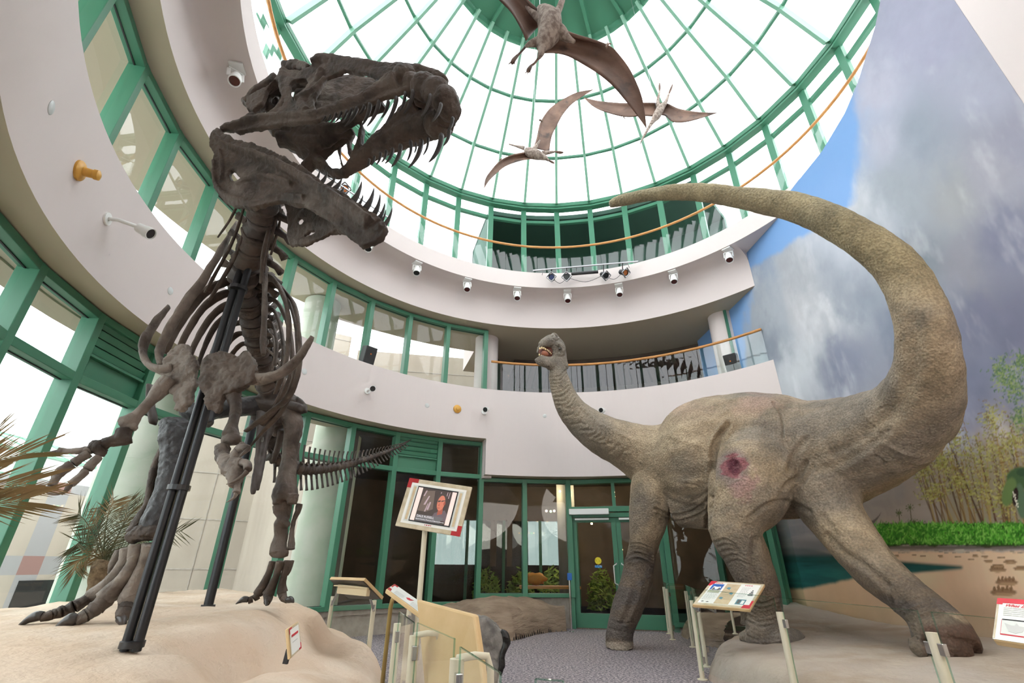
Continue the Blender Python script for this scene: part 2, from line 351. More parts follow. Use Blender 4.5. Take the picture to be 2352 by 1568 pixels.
# ------------------------------------------------------------------ skylight: 36 identical bays
def sky_bay():
    root = struct(empty('window_dome', (CX, CY, 0)));
    def q(az, R, z):
        a = math.radians(az); return Vector((CX + R * math.cos(a), CY + R * math.sin(a), z))
    prof = [(2.85, 14.98), (3.92, 13.9), (5.09, 12.8), (5.93, 11.72)]
    f = MB()
    for i in range(3):
        a, c = prof[i], prof[i + 1]; f.beam(q(0, a[0] - .06, a[1] - .06), q(0, c[0] - .06, c[1] - .06), 0.075, 0.2, up=(1, 0, 1))
    f.build('rib', MAT['green_pale'], root)  # daylight on the ribs put into the colour, paler than the frame green
    f = MB()
    for (R, z, w1, h1) in ((3.92, 13.9, .07, .07), (5.09, 12.8, .07, .07), (5.98, 11.66, .12, .13), (6.0, 11.5, .2, .05), (6.13, 11.08, .1, .1)):
        f.beam(q(0, R, z), q(10, R, z), w1, h1)
    f.build('purlin', MAT['green_frame'], root)
    f = MB(); f.beam(q(0, 6.08, 8.57), q(0, 6.08, 11.55), 0.16, 0.1, up=(1, 0, 0)); f.build('mullion', MAT['green_frame'], root)
    g = MB()
    for i in range(3):
        a, c = prof[i], prof[i + 1]; g.add([q(0, *a), q(10, *a), q(10, *c), q(0, *c)], [(0, 1, 2, 3)])
    g.add([q(0, 6.15, 8.57), q(10, 6.15, 8.57), q(10, 6.15, 11.6), q(0, 6.15, 11.6)], [(0, 1, 2, 3)])
    g.build('pane', MAT['glass_dome'], root)
    return root
sb = sky_bay()
for k in range(36):
    r = sb if k == 0 else copy_tree(sb)
    r.name = 'window_%d' % (WN[0] + 1 + k)
    r.rotation_euler = (0, 0, math.radians(6.8 + 10 * k))
b = MB(); b.lathe((CX, CY, 0), [(0.02, 15.55), (1.4, 15.45), (2.3, 15.2), (2.86, 15.02), (2.9, 14.86), (3.0, 14.86), (3.0, 15.2), (0.02, 15.9)], 36)
for k in range(18):
    az = 6.8 + 20 * k; b.beam(pol(az, 0.5, 15.38), pol(az, 2.8, 14.95), 0.09, 0.1)
struct(b.build('ceiling', MAT['green_frame'], smooth=True, auto=30))
# handrails and glass balustrades
def balustrade(name, R, z0, z1, a0, a1, lab, cat, npan):
    root = empty(name, pol((a0 + a1) / 2, R, z0), lab, cat)
    r = MB(); pts = [pol(a0 + (a1 - a0) * i / 80, R, z1) for i in range(81)]; r.tube(pts, [0.032] * 81, 10); r.build('handrail', MAT['oak'], root, smooth=True)
    for i in range(npan):
        x0 = a0 + (a1 - a0) * i / npan; x1 = a0 + (a1 - a0) * (i + 1) / npan - 0.12; g = MB()
        n = 5
        for k in range(n):
            u0 = x0 + (x1 - x0) * k / n; u1 = x0 + (x1 - x0) * (k + 1) / n
            g.add([pol(u0, R, z0), pol(u1, R, z0), pol(u1, R, z1 - .04), pol(u0, R, z1 - .04)], [(0, 1, 2, 3)])
        g.build('glass_panel', MAT['glass_rail'], root)
    return root
balustrade('gallery_balustrade', RC + .03, 8.57, 9.46, -14, 222, 'round glass balustrade with oak handrail at the foot of the skylight', 'railing', 24)
balustrade('balcony_balustrade', RA + .02, 5.29, 6.07, 38.5, 106, 'glass balustrade with oak handrail on the open balcony above the entrance', 'railing', 9)
# mural wall position
MA, MBp = Vector((5.385, 12.32, 0)), Vector((6.127, 3.86, 0))
def PM(px, py):
    d = ray(px, py); n = Vector((-(MBp - MA).y, (MBp - MA).x)); t = (n.x * MA.x + n.y * MA.y) / (n.x * d[0] + n.y * d[1])
    return Vector((d[0] * t, d[1] * t, CAMH + d[2] * t))
# side wall to the right of the painting and plain wall behind the camera side
b = MB(); b.box((6.03, 1.3, 7.5), (0.16, 5.12, 15.2), rz=math.radians(-4.0)); struct(b.build('wall_right', MAT['plaster']))
# ------------------------------------------------------------------ the painted wall: a sky, marsh and sand scene painted on plaster
def fbm(x, y, oct=5, seed=0, gain=0.5):
    rs = np.random.RandomState(seed); out = np.zeros_like(x); amp = 1.0; tot = 0.0
    for o in range(oct):
        G = rs.rand(128, 128); fx = np.mod(x * (2 ** o), 127.0); fy = np.mod(y * (2 ** o), 127.0)
        ix = fx.astype(int); iy = fy.astype(int); tx = fx - ix; ty = fy - iy; tx = tx * tx * (3 - 2 * tx); ty = ty * ty * (3 - 2 * ty)
        ix1 = (ix + 1) % 127; iy1 = (iy + 1) % 127
        v = G[iy, ix] * (1 - tx) * (1 - ty) + G[iy, ix1] * tx * (1 - ty) + G[iy1, ix] * (1 - tx) * ty + G[iy1, ix1] * tx * ty
        out += v * amp; tot += amp; amp *= gain
    return out / tot
def lin(c):
    c = np.array(c, float) / 255.0; return np.where(c <= 0.04045, c / 12.92, ((c + 0.055) / 1.055) ** 2.4)
def sstep(a, b, x):
    t = np.clip((x - a) / (b - a), 0, 1); return t * t * (3 - 2 * t)
def paint_mural():
    L = (MBp - MA).length; NS, NZ = 640, 700; ZT = 11.4
    s = np.linspace(0, L, NS + 1); z = np.linspace(0.0, ZT, NZ + 1); S, Z = np.meshgrid(s, z)
    D = (MBp - MA) / L; X = MA.x + D.x * S; Y = MA.y + D.y * S
    cx_ = Mr[0][0] * X + Mr[1][0] * Y + Mr[2][0] * (Z - CAMH); cy_ = Mr[0][1] * X + Mr[1][1] * Y + Mr[2][1] * (Z - CAMH); cz_ = Mr[0][2] * X + Mr[1][2] * Y + Mr[2][2] * (Z - CAMH)
    U = 1176 + F * cx_ / -cz_; V = 784 - F * cy_ / -cz_       # where each spot of the wall was measured in the photograph
    C = np.zeros(U.shape + (3,))
    def over(col, a):
        nonlocal C
        a = a[..., None]; C = C * (1 - a) + np.array(lin(col)) * a
    n1 = fbm(S * 0.9 + 3, Z * 0.55, 6, 1); n2 = fbm(S * 2.2 + 9, Z * 1.0 + 4, 6, 2, .6); n3 = fbm(S * 7, Z * 5, 5, 3, .6); n4 = fbm(S * 0.5, Z * 0.35 + 2, 4, 4)
    C[:] = lin((158, 160, 172))
    # broad anchors of colour, blended smoothly
    anc = [(1730, 600, 150, 165, 185), (1850, 640, 172, 175, 180), (1780, 520, 110, 160, 215), (1850, 430, 128, 172, 222), (1930, 330, 150, 180, 218), (2000, 200, 190, 190, 205), (2080, 60, 178, 178, 198), (2180, 120, 172, 172, 192), (2260, 200, 170, 172, 188), (2040, 330, 182, 184, 198), (2140, 330, 150, 158, 170),
           (1960, 470, 200, 203, 208), (1920, 560, 190, 195, 205), (2060, 430, 158, 165, 172), (2180, 450, 158, 160, 162), (2280, 400, 160, 160, 170), (2340, 330, 150, 150, 165), (1850, 720, 185, 186, 190), (1760, 700, 168, 174, 182), (1900, 760, 205, 207, 210), (1980, 700, 140, 148, 160), (1760, 780, 150, 158, 168),
           (2080, 580, 122, 130, 138), (2200, 600, 138, 138, 148), (2320, 560, 118, 120, 140), (2240, 720, 108, 110, 130), (2330, 760, 104, 106, 126), (2080, 740, 120, 128, 145), (1960, 850, 125, 130, 148), (1850, 850, 190, 195, 200), (2230, 860, 108, 112, 132), (2200, 960, 122, 126, 148), (2060, 1080, 128, 124, 126), (2000, 1130, 134, 126, 120),
           (2120, 1130, 140, 128, 118), (1850, 1180, 128, 120, 116), (2000, 1200, 158, 144, 128), (1800, 1230, 100, 98, 100), (2300, 1000, 150, 138, 130), (2330, 900, 120, 122, 140)]
    W = np.zeros(U.shape); A = np.zeros(U.shape + (3,))
    Uw = U + (n1 - .5) * 150 + (n2 - .5) * 60; Vw = V + (n1 - .5) * 120 + (n3 - .5) * 50
    for (u, v, r, g_, b_) in anc:
        wgt = 1.0 / ((Uw - u) ** 2 + (Vw - v) ** 2 + 900.0) ** 1.7; W += wgt; A += wgt[..., None] * lin((r, g_, b_))
    C = A / W[..., None]
    over((225, 226, 230), np.clip(sstep(.5, .8, fbm(S * 2.6, Z * .9 + 3, 5, 12, .6)) * .30 * sstep(1120, 1000, V), 0, 1)); over((88, 96, 116), np.clip(sstep(.55, .8, fbm(S * 1.6, Z * 1.1 + 7, 5, 7)) * .30 * sstep(450, 750, V), 0, 1))
    C *= (0.93 + 0.14 * n3)[..., None]
    # clear blue behind the cloud edge
    edge = np.interp(V, [0, 150, 470, 520, 575, 620], [1985, 1975, 1945, 1880, 1790, 1712]) + (n2 - .5) * 50
    blue = sstep(22, -8, U - edge) * sstep(120, 260, V); over((128, 172, 226), blue * .94)
    # low hazy bands near the horizon
    hz = sstep(1020, 1120, V); over((150, 140, 132), hz * .45 * sstep(.35, .7, fbm(S * 1.2, Z * 7, 5, 11)))
    # sand, pool, hedge
    sand = sstep(1262, 1270, V + (n3 - .5) * 8); C = C * (1 - sand[..., None]) + (lin((206, 178, 150)) * (0.82 + .3 * n2[..., None]) * (1 - .25 * sstep(1330, 1420, V)[..., None])) * sand[..., None]
    sand2 = sstep(1300, 1330, V) * sstep(2100, 1900, U); over((184, 152, 116), sand2 * .5)
    pool = sstep(8, -2, np.abs(V - (1303 - (U - 2200) * .006)) - np.clip((2212 - U) * 0.085, 0, 30) * (1 + .15 * (n3 - .5)) - np.clip((1960 - U) * .12, 0, 14)) * sstep(2216, 2206, U)
    C = C * (1 - pool[..., None]) + ((lin((22, 62, 60)) * (0.8 + .9 * sstep(1270, 1325, V)[..., None]) * (0.7 + .7 * fbm(S * 2, Z * 26, 4, 21)[..., None]))) * pool[..., None]
    over((95, 92, 92), sstep(1225, 1250, V) * sstep(1282, 1268, V) * sstep(2010, 1960, U) * .7)
    # bamboo stand: stems, then leaf masses
    rs = np.random.RandomState(5)
    def stroke(u0, v0, u1, v1, w0, w1, col, al=1.0):
        du, dv = u1 - u0, v1 - v0; L2 = du * du + dv * dv
        ss = []; zz = []
        for (uu, vv) in ((min(u0, u1) - 6, min(v0, v1) - 6), (max(u0, u1) + 6, max(v0, v1) + 6), (min(u0, u1) - 6, max(v0, v1) + 6), (max(u0, u1) + 6, min(v0, v1) - 6)):
            p = PM(uu, vv); ss.append((Vector((p.x, p.y, 0)) - MA).length / L * NS); zz.append(p.z / ZT * NZ)
        i0, i1, j0, j1 = max(0, int(min(zz))), min(NZ + 1, int(max(zz)) + 2), max(0, int(min(ss))), min(NS + 1, int(max(ss)) + 2)
        if i0 >= i1 or j0 >= j1: return
        u_, v_ = U[i0:i1, j0:j1], V[i0:i1, j0:j1]
        t = np.clip(((u_ - u0) * du + (v_ - v0) * dv) / L2, 0, 1); d = np.hypot(u_ - u0 - t * du, v_ - v0 - t * dv)
        a = np.clip(1.2 - d / (w0 + (w1 - w0) * t), 0, 1)[..., None] * al; C[i0:i1, j0:j1] = C[i0:i1, j0:j1] * (1 - a) + np.array(lin(col)) * a
    over((118, 110, 74), sstep(2120, 2200, U + (n3 - .5) * 120) * sstep(1000, 1080, V + (n2 - .5) * 120) * sstep(1225, 1205, V) * .6)
    for i in range(75):
        x0 = rs.uniform(2150, 2420); lean = rs.uniform(-70, -10); top = rs.uniform(960, 1120) - (x0 - 2200) * .1
        stroke(x0, 1222, x0 + lean, top, 2.4, 1.0, [(96, 72, 44), (120, 96, 56), (70, 50, 36), (140, 120, 70)][i % 4], .9)
    stroke(2255, 1200, 2178, 1010, 3, 1.6, (60, 42, 34)); stroke(2290, 1205, 2240, 1000, 2.5, 1.4, (80, 50, 40))
    def leaf(n, ub, vb, cols, l=(5, 13), sl=1.0, seed=0, al=.8):
        r = np.random.RandomState(seed)
        for i in range(n):
            u, v = ub(r), vb(r)
            if isinstance(v, tuple): u, v = v
            a = r.uniform(-math.pi, 0) if sl < 2 else r.uniform(-2.6, -.5); ln = r.uniform(*l)
            stroke(u, v, u + math.cos(a) * ln, v + math.sin(a) * ln * .7, 1.8, .7, cols[r.randint(len(cols))], al)
    ol = [(128, 130, 62), (150, 148, 80), (98, 92, 48), (112, 86, 48), (166, 160, 98)]
    cl = [(2120, 1075, 18, 30), (2140, 1130, 30, 20), (2160, 1060, 20, 25), (2205, 1020, 34, 40), (2250, 1060, 40, 45), (2290, 1020, 40, 40), (2200, 1100, 34, 30), (2260, 1130, 40, 30), (2280, 960, 22, 30), (2330, 1080, 40, 60), (2180, 990, 18, 18), (2310, 1150, 30, 30), (2330, 1010, 30, 30)]
    for k, (u, v, a, c_) in enumerate(cl):
        r = np.random.RandomState(50 + k)
        for i in range(190):
            uu, vv = r.normal(u, a * .6), r.normal(v, c_ * .55); an = r.uniform(-3.0, -.1); ln = r.uniform(5, 12); stroke(uu, vv, uu + math.cos(an) * ln, vv - math.sin(an) * ln * .5, 1.9, .7, ol[r.randint(5)], .75)
    for k, (u, v, a, c_) in enumerate([(2300, 850, 26, 30), (2335, 900, 34, 40), (2345, 960, 24, 30), (2320, 870, 30, 30), (2350, 830, 20, 20)]):
        r = np.random.RandomState(90 + k)
        for i in range(150):
            uu, vv = r.normal(u, a * .5), r.normal(v, c_ * .55); an = r.uniform(0, 6.3); stroke(uu, vv, uu + math.cos(an) * 6, vv + math.sin(an) * 5, 2.2, 1, [(76, 104, 66), (104, 124, 72), (60, 86, 62), (128, 140, 84)][r.randint(4)], .8)
    for (u, v, h) in ((2064, 1178, 42), (2090, 1165, 50), (2100, 1198, 24), (2118, 1202, 22)):
        stroke(u + 6, v + h, u, v, 1.6, 1.2, (70, 66, 44))
        for an in range(9): stroke(u, v, u + math.cos(an * .7) * 10, v + math.sin(an * .7) * 9, 1.4, .8, (72, 82, 50))
    # hedge of low leafy plants
    m = sstep(2, -2, np.abs(V - 1228) - 26 - (n3 - .5) * 14) * sstep(2010, 2030, U); over((34, 62, 18), m)
    r = np.random.RandomState(8)
    for i in range(2600):
        u = r.uniform(2005, 2480); v = r.uniform(1204, 1250); an = r.uniform(-2.9, -.2); ln = r.uniform(6, 13)
        stroke(u, v, u + math.cos(an) * ln, v + math.sin(an) * ln, 2.2, .8, [(62, 128, 36), (88, 158, 52), (40, 96, 24), (120, 176, 78), (52, 110, 30)][r.randint(5)], .85)
    over((60, 50, 40), sstep(5, -1, np.abs(V - 1257) - 2) * sstep(2010, 2040, U) * .7)
    # tail tip and head of two more animals painted in the distance
    for i in range(14):
        t = i / 13; stroke(1975 + 45 * t, 1196 + 12 * math.sin(t * 2.4) - 22 * t * t, 1979 + 45 * t, 1196 + 12 * math.sin((t + .07) * 2.4) - 22 * (t + .07) ** 2, 9 * (1 - t) + 1, 9 * (1 - t) + .6, (92, 84, 80))
    def blob(u, v, a, c_, col, al=1.0, rot=0):
        x = (U - u) * math.cos(rot) + (V - v) * math.sin(rot); y = -(U - u) * math.sin(rot) + (V - v) * math.cos(rot)
        over(col, sstep(1.1, .85, np.hypot(x / a, y / c_) + (n3 - .5) * .2) * al)
    blob(2345, 1098, 34, 26, (62, 86, 56)); blob(2318, 1130, 16, 34, (90, 112, 66), 1, .25); blob(2345, 1150, 12, 42, (78, 100, 78), 1, -.1); blob(2332, 1140, 7, 22, (38, 26, 26), 1, .1); blob(2352, 1085, 18, 10, (46, 68, 48), .8)
    for i in range(7): stroke(2326 + i * 1.5, 1130 + i * 5, 2332 + i * 1.5, 1136 + i * 5, 1.6, .6, (210, 205, 190))
    # footprints in the sand
    for (u, v, s_) in [(2305, 1360, 30), (2312, 1337, 26), (2292, 1308, 20), (2292, 1299, 14), (2320, 1290, 16), (2345, 1305, 18), (2270, 1288, 11), (2300, 1280, 9), (2262, 1278, 9), (2240, 1276, 8), (2200, 1278, 7), (2160, 1277, 7), (2120, 1277, 7), (2100, 1275, 6), (2060, 1276, 6), (2230, 1284, 7)]:
        blob(u, v, s_, s_ * .3, (120, 92, 66), .9); blob(u + 2, v + s_ * .16, s_ * .8, s_ * .16, (160, 132, 102), .8)
        if s_ > 18:
            for k in range(5): blob(u - s_ * .7 + k * s_ * .32, v - s_ * .28 - (2 if k % 2 else 0), s_ * .13, s_ * .2, (112, 84, 58), .9)
    for i in range(60): stroke(*(lambda a, c_: (a, c_, a + 8, c_))(r.uniform(2060, 2400), r.uniform(1262, 1270)), 1.2, .8, (120, 112, 100), .8)
    over((170, 162, 148), sstep(1.1, .8, np.hypot((U - 2205) / 14, (V - 1265) / 4.5)))
    # top edge of the painted wall
    ys = np.array([3.8, 4.59, 4.83, 5.45, 5.86, 6.53, 7.31, 8.2, 13.0]); zt = np.array([11.3, 9.74, 9.43, 8.87, 8.62, 8.42, 8.38, 8.3, 8.2])
    top = np.interp(Y[0], ys, zt)
    Z2 = np.minimum(Z, top[None, :])
    n = (NS + 1) * (NZ + 1); co = np.stack([X, Y, Z2], -1).reshape(-1, 3)
    idx = np.arange(n).reshape(NZ + 1, NS + 1); keep = (Z[:-1, :-1] < np.maximum(top[:-1], top[1:])[None, :])
    F4 = np.stack([idx[:-1, :-1], idx[:-1, 1:], idx[1:, 1:], idx[1:, :-1]], -1)[keep]
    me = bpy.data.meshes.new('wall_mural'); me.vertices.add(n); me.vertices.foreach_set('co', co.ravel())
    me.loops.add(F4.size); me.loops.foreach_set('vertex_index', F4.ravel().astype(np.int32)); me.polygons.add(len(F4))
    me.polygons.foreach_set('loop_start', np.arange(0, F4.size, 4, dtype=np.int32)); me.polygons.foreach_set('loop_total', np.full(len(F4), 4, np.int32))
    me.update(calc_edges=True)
    at = me.color_attributes.new('paint', 'FLOAT_COLOR', 'POINT'); cc = np.ones((n, 4), np.float32); cc[:, :3] = np.clip((C * np.interp(Z, [0, .6, 1.2, 1.8, 2.6, 3.5, 5, 7, 9.5], [1.15, 1.15, 1.2, 1.15, 1.0, .92, .80, .64, .44])[..., None]).reshape(-1, 3) * MUR_GAIN, 0, .85); at.data.foreach_set('color', cc.ravel())  # gain by height offsets the lighting: paint darkened up high, brightened low
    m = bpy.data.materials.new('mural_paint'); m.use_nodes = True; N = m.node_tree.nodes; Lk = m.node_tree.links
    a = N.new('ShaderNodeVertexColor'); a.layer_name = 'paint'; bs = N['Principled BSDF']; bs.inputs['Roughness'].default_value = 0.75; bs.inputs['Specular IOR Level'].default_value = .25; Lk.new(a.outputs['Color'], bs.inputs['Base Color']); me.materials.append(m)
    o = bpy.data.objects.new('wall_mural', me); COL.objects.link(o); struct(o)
    # the wall's own thickness behind the painted face
    D3 = D; nb = Vector((-D3.y, D3.x, 0)); nb = nb if nb.x > 0 else -nb
    pts = [(MA + D3 * L * 0) + Vector((0, 0, 0))] + [(MBp.copy())]
    prof = [Vector((MBp.x, MBp.y, 0)), Vector((MBp.x, MBp.y, 11.2))] + [Vector((MBp.x + (MA.x - MBp.x) * (yy - MBp.y) / (MA.y - MBp.y), yy, zz)) for yy, zz in zip(ys[1:-1], zt[1:-1])] + [Vector((MA.x, MA.y, 8.2)), Vector((MA.x, MA.y, 0))]
    b = MB(); b.poly([p + nb * 0.01 for p in prof], nb * 0.14); struct(b.build('wall_mural_back', MAT['plaster']))
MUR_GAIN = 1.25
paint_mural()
# green end frame against the painted wall
b = MB()
e1 = PM(1797, 1374); e1 = Vector((e1.x - .05, 10.62, 0)); b.beam((5.42, 10.5, 0), (5.42, 10.5, 3.17), .12, .22, up=(0, 1, 0)); b.beam((5.36, 10.62, 0.0), (5.36, 10.62, 3.17), .03, .5, up=(1, 0, 0))
b.beam((5.42, 10.55, 5.29), (5.42, 10.55, 7.16), .06, .14, up=(0, 1, 0)); struct(b.build('trim_1', MAT['green_frame']))
# ------------------------------------------------------------------ outside: round piers, stone court walls, ground, penthouse
def pier(az, R, r, z0, z1, lab, m='stone'):
    p = pol(az, R); b = MB(); b.lathe((p.x, p.y, 0), [(r, z0), (r, z1)], 40)
    for z in np.arange(z0 + 1.3, z1 - .2, 1.35): b.lathe((p.x, p.y, 0), [(r + .002, z - .006), (r + .004, z), (r + .002, z + .006)], 40)
    o = b.build('round_pier', MAT[m], smooth=True, auto=40); tag(o, lab, 'column'); return o
q = PCYL(300, 1150, 7.0); pier(azof(q), 7.05, 0.5, 0, 4.1, 'pale round stone column outside the glass behind the skeleton\'s striding leg')
q = PCYL(752, 1150, 7.1); pier(azof(q), 7.1, 0.52, 0, 4.1, 'pale round stone column outside the glass behind the skeleton\'s tail')
pier(142.5, 7.3, 0.42, 5.26, 7.13, 'pale round stone column outside the upper windows')
b = MB(); b.ring([(RG + .26, 4.0), (6.85, 4.0), (6.85, 4.6), (6.6, 5.2), (RG + .26, 5.25)], 134, 236, 4); struct(b.build('trim_2', MAT['soffit']))
def wallmat():
    m = mat('court_wall', (0.50, 0.44, 0.37, 1), 0.85, (0.43, 0.375, 0.315, 1), 1.2, stretch=(1, 1, .25)); N = m.node_tree.nodes; L = m.node_tree.links
    b = N['Principled BSDF']; src = b.inputs['Base Color'].links[0].from_socket; tc = N.new('ShaderNodeTexCoord'); sp = N.new('ShaderNodeSeparateXYZ'); L.new(tc.outputs['UV'], sp.inputs[0])
    def stripe(axis, per, wd, off):
        a = N.new('ShaderNodeMath'); a.operation = 'ADD'; a.inputs[1].default_value = off; L.new(sp.outputs[axis], a.inputs[0])
        f_ = N.new('ShaderNodeMath'); f_.operation = 'PINGPONG'; f_.inputs[1].default_value = per / 2; L.new(a.outputs[0], f_.inputs[0])
        c = N.new('ShaderNodeMath'); c.operation = 'LESS_THAN'; c.inputs[1].default_value = wd / 2; L.new(f_.outputs[0], c.inputs[0]); return c.outputs[0]
    v = stripe(0, 2.6, 0.6, 0.6); h = stripe(1, 2.3, 0.5, 1.15)
    mx = N.new('ShaderNodeMath'); mx.operation = 'MAXIMUM'; L.new(v, mx.inputs[0]); L.new(h, mx.inputs[1]); mu = N.new('ShaderNodeMath'); mu.operation = 'MULTIPLY'; L.new(v, mu.inputs[0]); L.new(h, mu.inputs[1])
    x = N.new('ShaderNodeMix'); x.data_type = 'RGBA'; x.inputs['B'].default_value = (0.37, 0.365, 0.37, 1); L.new(mx.outputs[0], x.inputs['Factor']); L.new(src, x.inputs['A'])
    y = N.new('ShaderNodeMix'); y.data_type = 'RGBA'; y.inputs['B'].default_value = (0.33, 0.20, 0.18, 1); L.new(mu.outputs[0], y.inputs['Factor']); L.new(x.outputs['Result'], y.inputs['A']); L.new(y.outputs['Result'], b.inputs['Base Color'])
wallmat()
def outwall(name, a, c, z0, z1, m, lab, thick=.5):
    a = Vector(a + (0,)); c = Vector(c + (0,)); L = (c - a).length; d = (c - a) / L; n = Vector((-d.y, d.x, 0)); 
    if n.dot(Vector((0, 6, 0)) - a) > 0: n = -n
    b = MB(); b.add([a + Vector((0, 0, z0)), c + Vector((0, 0, z0)), c + Vector((0, 0, z1)), a + Vector((0, 0, z1)), a + n * thick + Vector((0, 0, z0)), c + n * thick + Vector((0, 0, z0)), c + n * thick + Vector((0, 0, z1)), a + n * thick + Vector((0, 0, z1))],
                    [(0, 1, 2, 3), (4, 7, 6, 5), (3, 2, 6, 7), (0, 4, 5, 1), (0, 3, 7, 4), (1, 5, 6, 2)])
    o = b.build(name, MAT[m]); uv = o.data.uv_layers.new(name='UVMap')
    for lp in o.data.loops:
        v = o.data.vertices[lp.vertex_index].co; uv.data[lp.index].uv = ((v - a).dot(d), v.z)
    tag(o, lab, 'building')
    if name in ('courtyard_building', 'upper_courtyard_wall'):
        k = MB()
        for z in np.arange(max(z0, 0) + 1.1, z1, 1.25): k.beam(a + Vector((0, 0, z)) - n * .005, c + Vector((0, 0, z)) - n * .005, .02, .03)
        for i in range(1, int(L / 1.6)):
            q = a + d * (i * 1.6) - n * .005; k.beam(q + Vector((0, 0, max(z0, 0))), q + Vector((0, 0, z1)), .03, .02, up=tuple(d))
        k.build('stone_joints', MAT['knee_stone'], o)
    if name == 'courtyard_wall':
        for i in range(6):
            q = a + d * (7.5 + i * 2.1) - n * .02; k = MB(); k.beam(q + Vector((0, 0, -.1)), q + Vector((0, 0, .75)), .04, 1.1, up=tuple(d)); k.build('window', MAT['gasket'], o)
    return o
wall1 = outwall('courtyard_wall', (-17.0, -2.0), (-13.5, 19.0), -3.0, 3.5, 'court_wall', 'long cream court wall with grey stripes and pink squares outside the left windows')
outwall('courtyard_building', (-9.9, 13.2), (-5.9, 15.6), -3, 8.8, 'exterior_cream', 'tall cream stone building close outside the windows behind the tail')
outwall('striped_wall', (-13.4, 17.5), (-9.0, 14.6), -3.0, 4.2, 'court_wall', 'shorter cream and grey striped wall beside the tall stone building outside')
b = MB(); b.box((-14.5, 8, -1.6), (17, 44, 0.2)); struct(b.build('floor_court', MAT['stone']))
gh = empty('greenhouse_roof', (-15.5, 14.5, 3.4), 'low glazed greenhouse roof on the far court wall', 'building')
b = MB()
for i in range(8):
    y = 10.5 + i * 1.15; b.beam((-14.9, y, 3.5), (-14.9, y, 4.3), .08, .08); b.beam((-14.9, y, 4.3), (-17.0, y, 5.1), .07, .07)
b.beam((-14.9, 10.4, 4.3), (-14.9, 18.6, 4.3), .09, .09); b.beam((-14.9, 10.4, 3.55), (-14.9, 18.6, 3.55), .09, .12); b.beam((-17, 10.4, 5.1), (-17, 18.6, 5.1), .09, .09); b.build('roof_frame', MAT['green_pale'], gh)
b = MB(); b.add([(-14.9, 10.5, 3.5), (-14.9, 18.6, 3.5), (-14.9, 18.6, 4.3), (-14.9, 10.5, 4.3)], [(0, 1, 2, 3)]); b.add([(-14.9, 10.5, 4.3), (-14.9, 18.6, 4.3), (-17, 18.6, 5.1), (-17, 10.5, 5.1)], [(0, 1, 2, 3)])
mat('roof_panel', (0.62, 0.7, 0.67, 1), .4); b.build('roof_pane', MAT['roof_panel'], gh)
# dark plant room seen through the drum, and pale parapets beside it
b = MB(); b.ring([(RD + .25, 8.6), (RD + .25, 8.75), (8.4, 8.75), (8.4, 11.35), (RD + .1, 11.35), (RD + .1, 11.5), (8.6, 11.5), (8.6, 8.6)], 47, 107, 3); b.ring([(RD + .12, 8.6), (8.6, 8.6), (8.6, 11.5), (RD + .12, 11.5)], 106.2, 107, 1)
mat('plant_room', (0.035, 0.085, 0.062, 1), .8); struct(b.build('wall_plant_room', MAT['plant_room']))
b = MB(); b.ring([(9.5, 8.3), (9.5, 10.9), (10, 10.9), (10, 8.3)], 108, 135, 3); b.ring([(9.5, 8.3), (9.5, 10.6), (10, 10.6), (10, 8.3)], 5, 46, 3); b.ring([(9.45, 10.2), (9.45, 10.35), (9.5, 10.35), (9.5, 10.2)], 108, 135, 3); struct(b.build('wall_parapet', MAT['plaster']))
# ------------------------------------------------------------------ open balcony behind the rail
b = MB(); b.ring([(RA + .3, 5.19), (11.5, 5.19), (11.5, 5.28), (RA + .3, 5.28)], 20, 107, 4); struct(b.build('floor_balcony', MAT['carpet']))
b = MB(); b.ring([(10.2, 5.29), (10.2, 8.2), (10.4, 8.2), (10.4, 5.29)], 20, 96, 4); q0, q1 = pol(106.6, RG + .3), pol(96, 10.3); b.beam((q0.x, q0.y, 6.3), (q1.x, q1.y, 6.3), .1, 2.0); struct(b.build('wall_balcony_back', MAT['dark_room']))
b = MB(); q0, q1 = pol(107.1, RG + .3), pol(96.8, 10.5); b.beam((q0.x, q0.y, 6.3), (q1.x, q1.y, 6.3), .05, 2.0); struct(b.build('wall_balcony_side', MAT['exterior_cream']))
outwall('upper_courtyard_wall', (-5.7, 15.9), (1.5, 17.2), 4.1, 8.4, 'exterior_cream', 'cream upper wall outside the upper windows left of the open balcony')
b = MB(); b.ring([(8.0, 6.98), (8.0, 7.15), (10.2, 7.15), (10.2, 6.98)], 20, 97, 3); struct(b.build('ceiling_slat', MAT['dark_room']))
b = MB()
for k in range(54):
    az = 30 + k * 1.25; b.beam(pol(az, 8.02, 6.965), pol(az, 10.15, 6.965), 0.13, 0.03)
struct(b.build('ceiling_planks', MAT['dark_slat']))
def bcol(px, py, R, lab):
    q = PCYL(px, py, R); o = MB(); o.lathe((q.x, q.y, 0), [(0.33, 5.29), (0.33, 7.16)], 32); o = o.build('round_column', MAT['plaster'], smooth=True, auto=40); tag(o, lab, 'column')
bcol(1118, 800, 6.75, 'white round column at the left end of the open balcony'); bcol(1662, 755, 6.7, 'white round column at the right end of the open balcony by the painted sky')
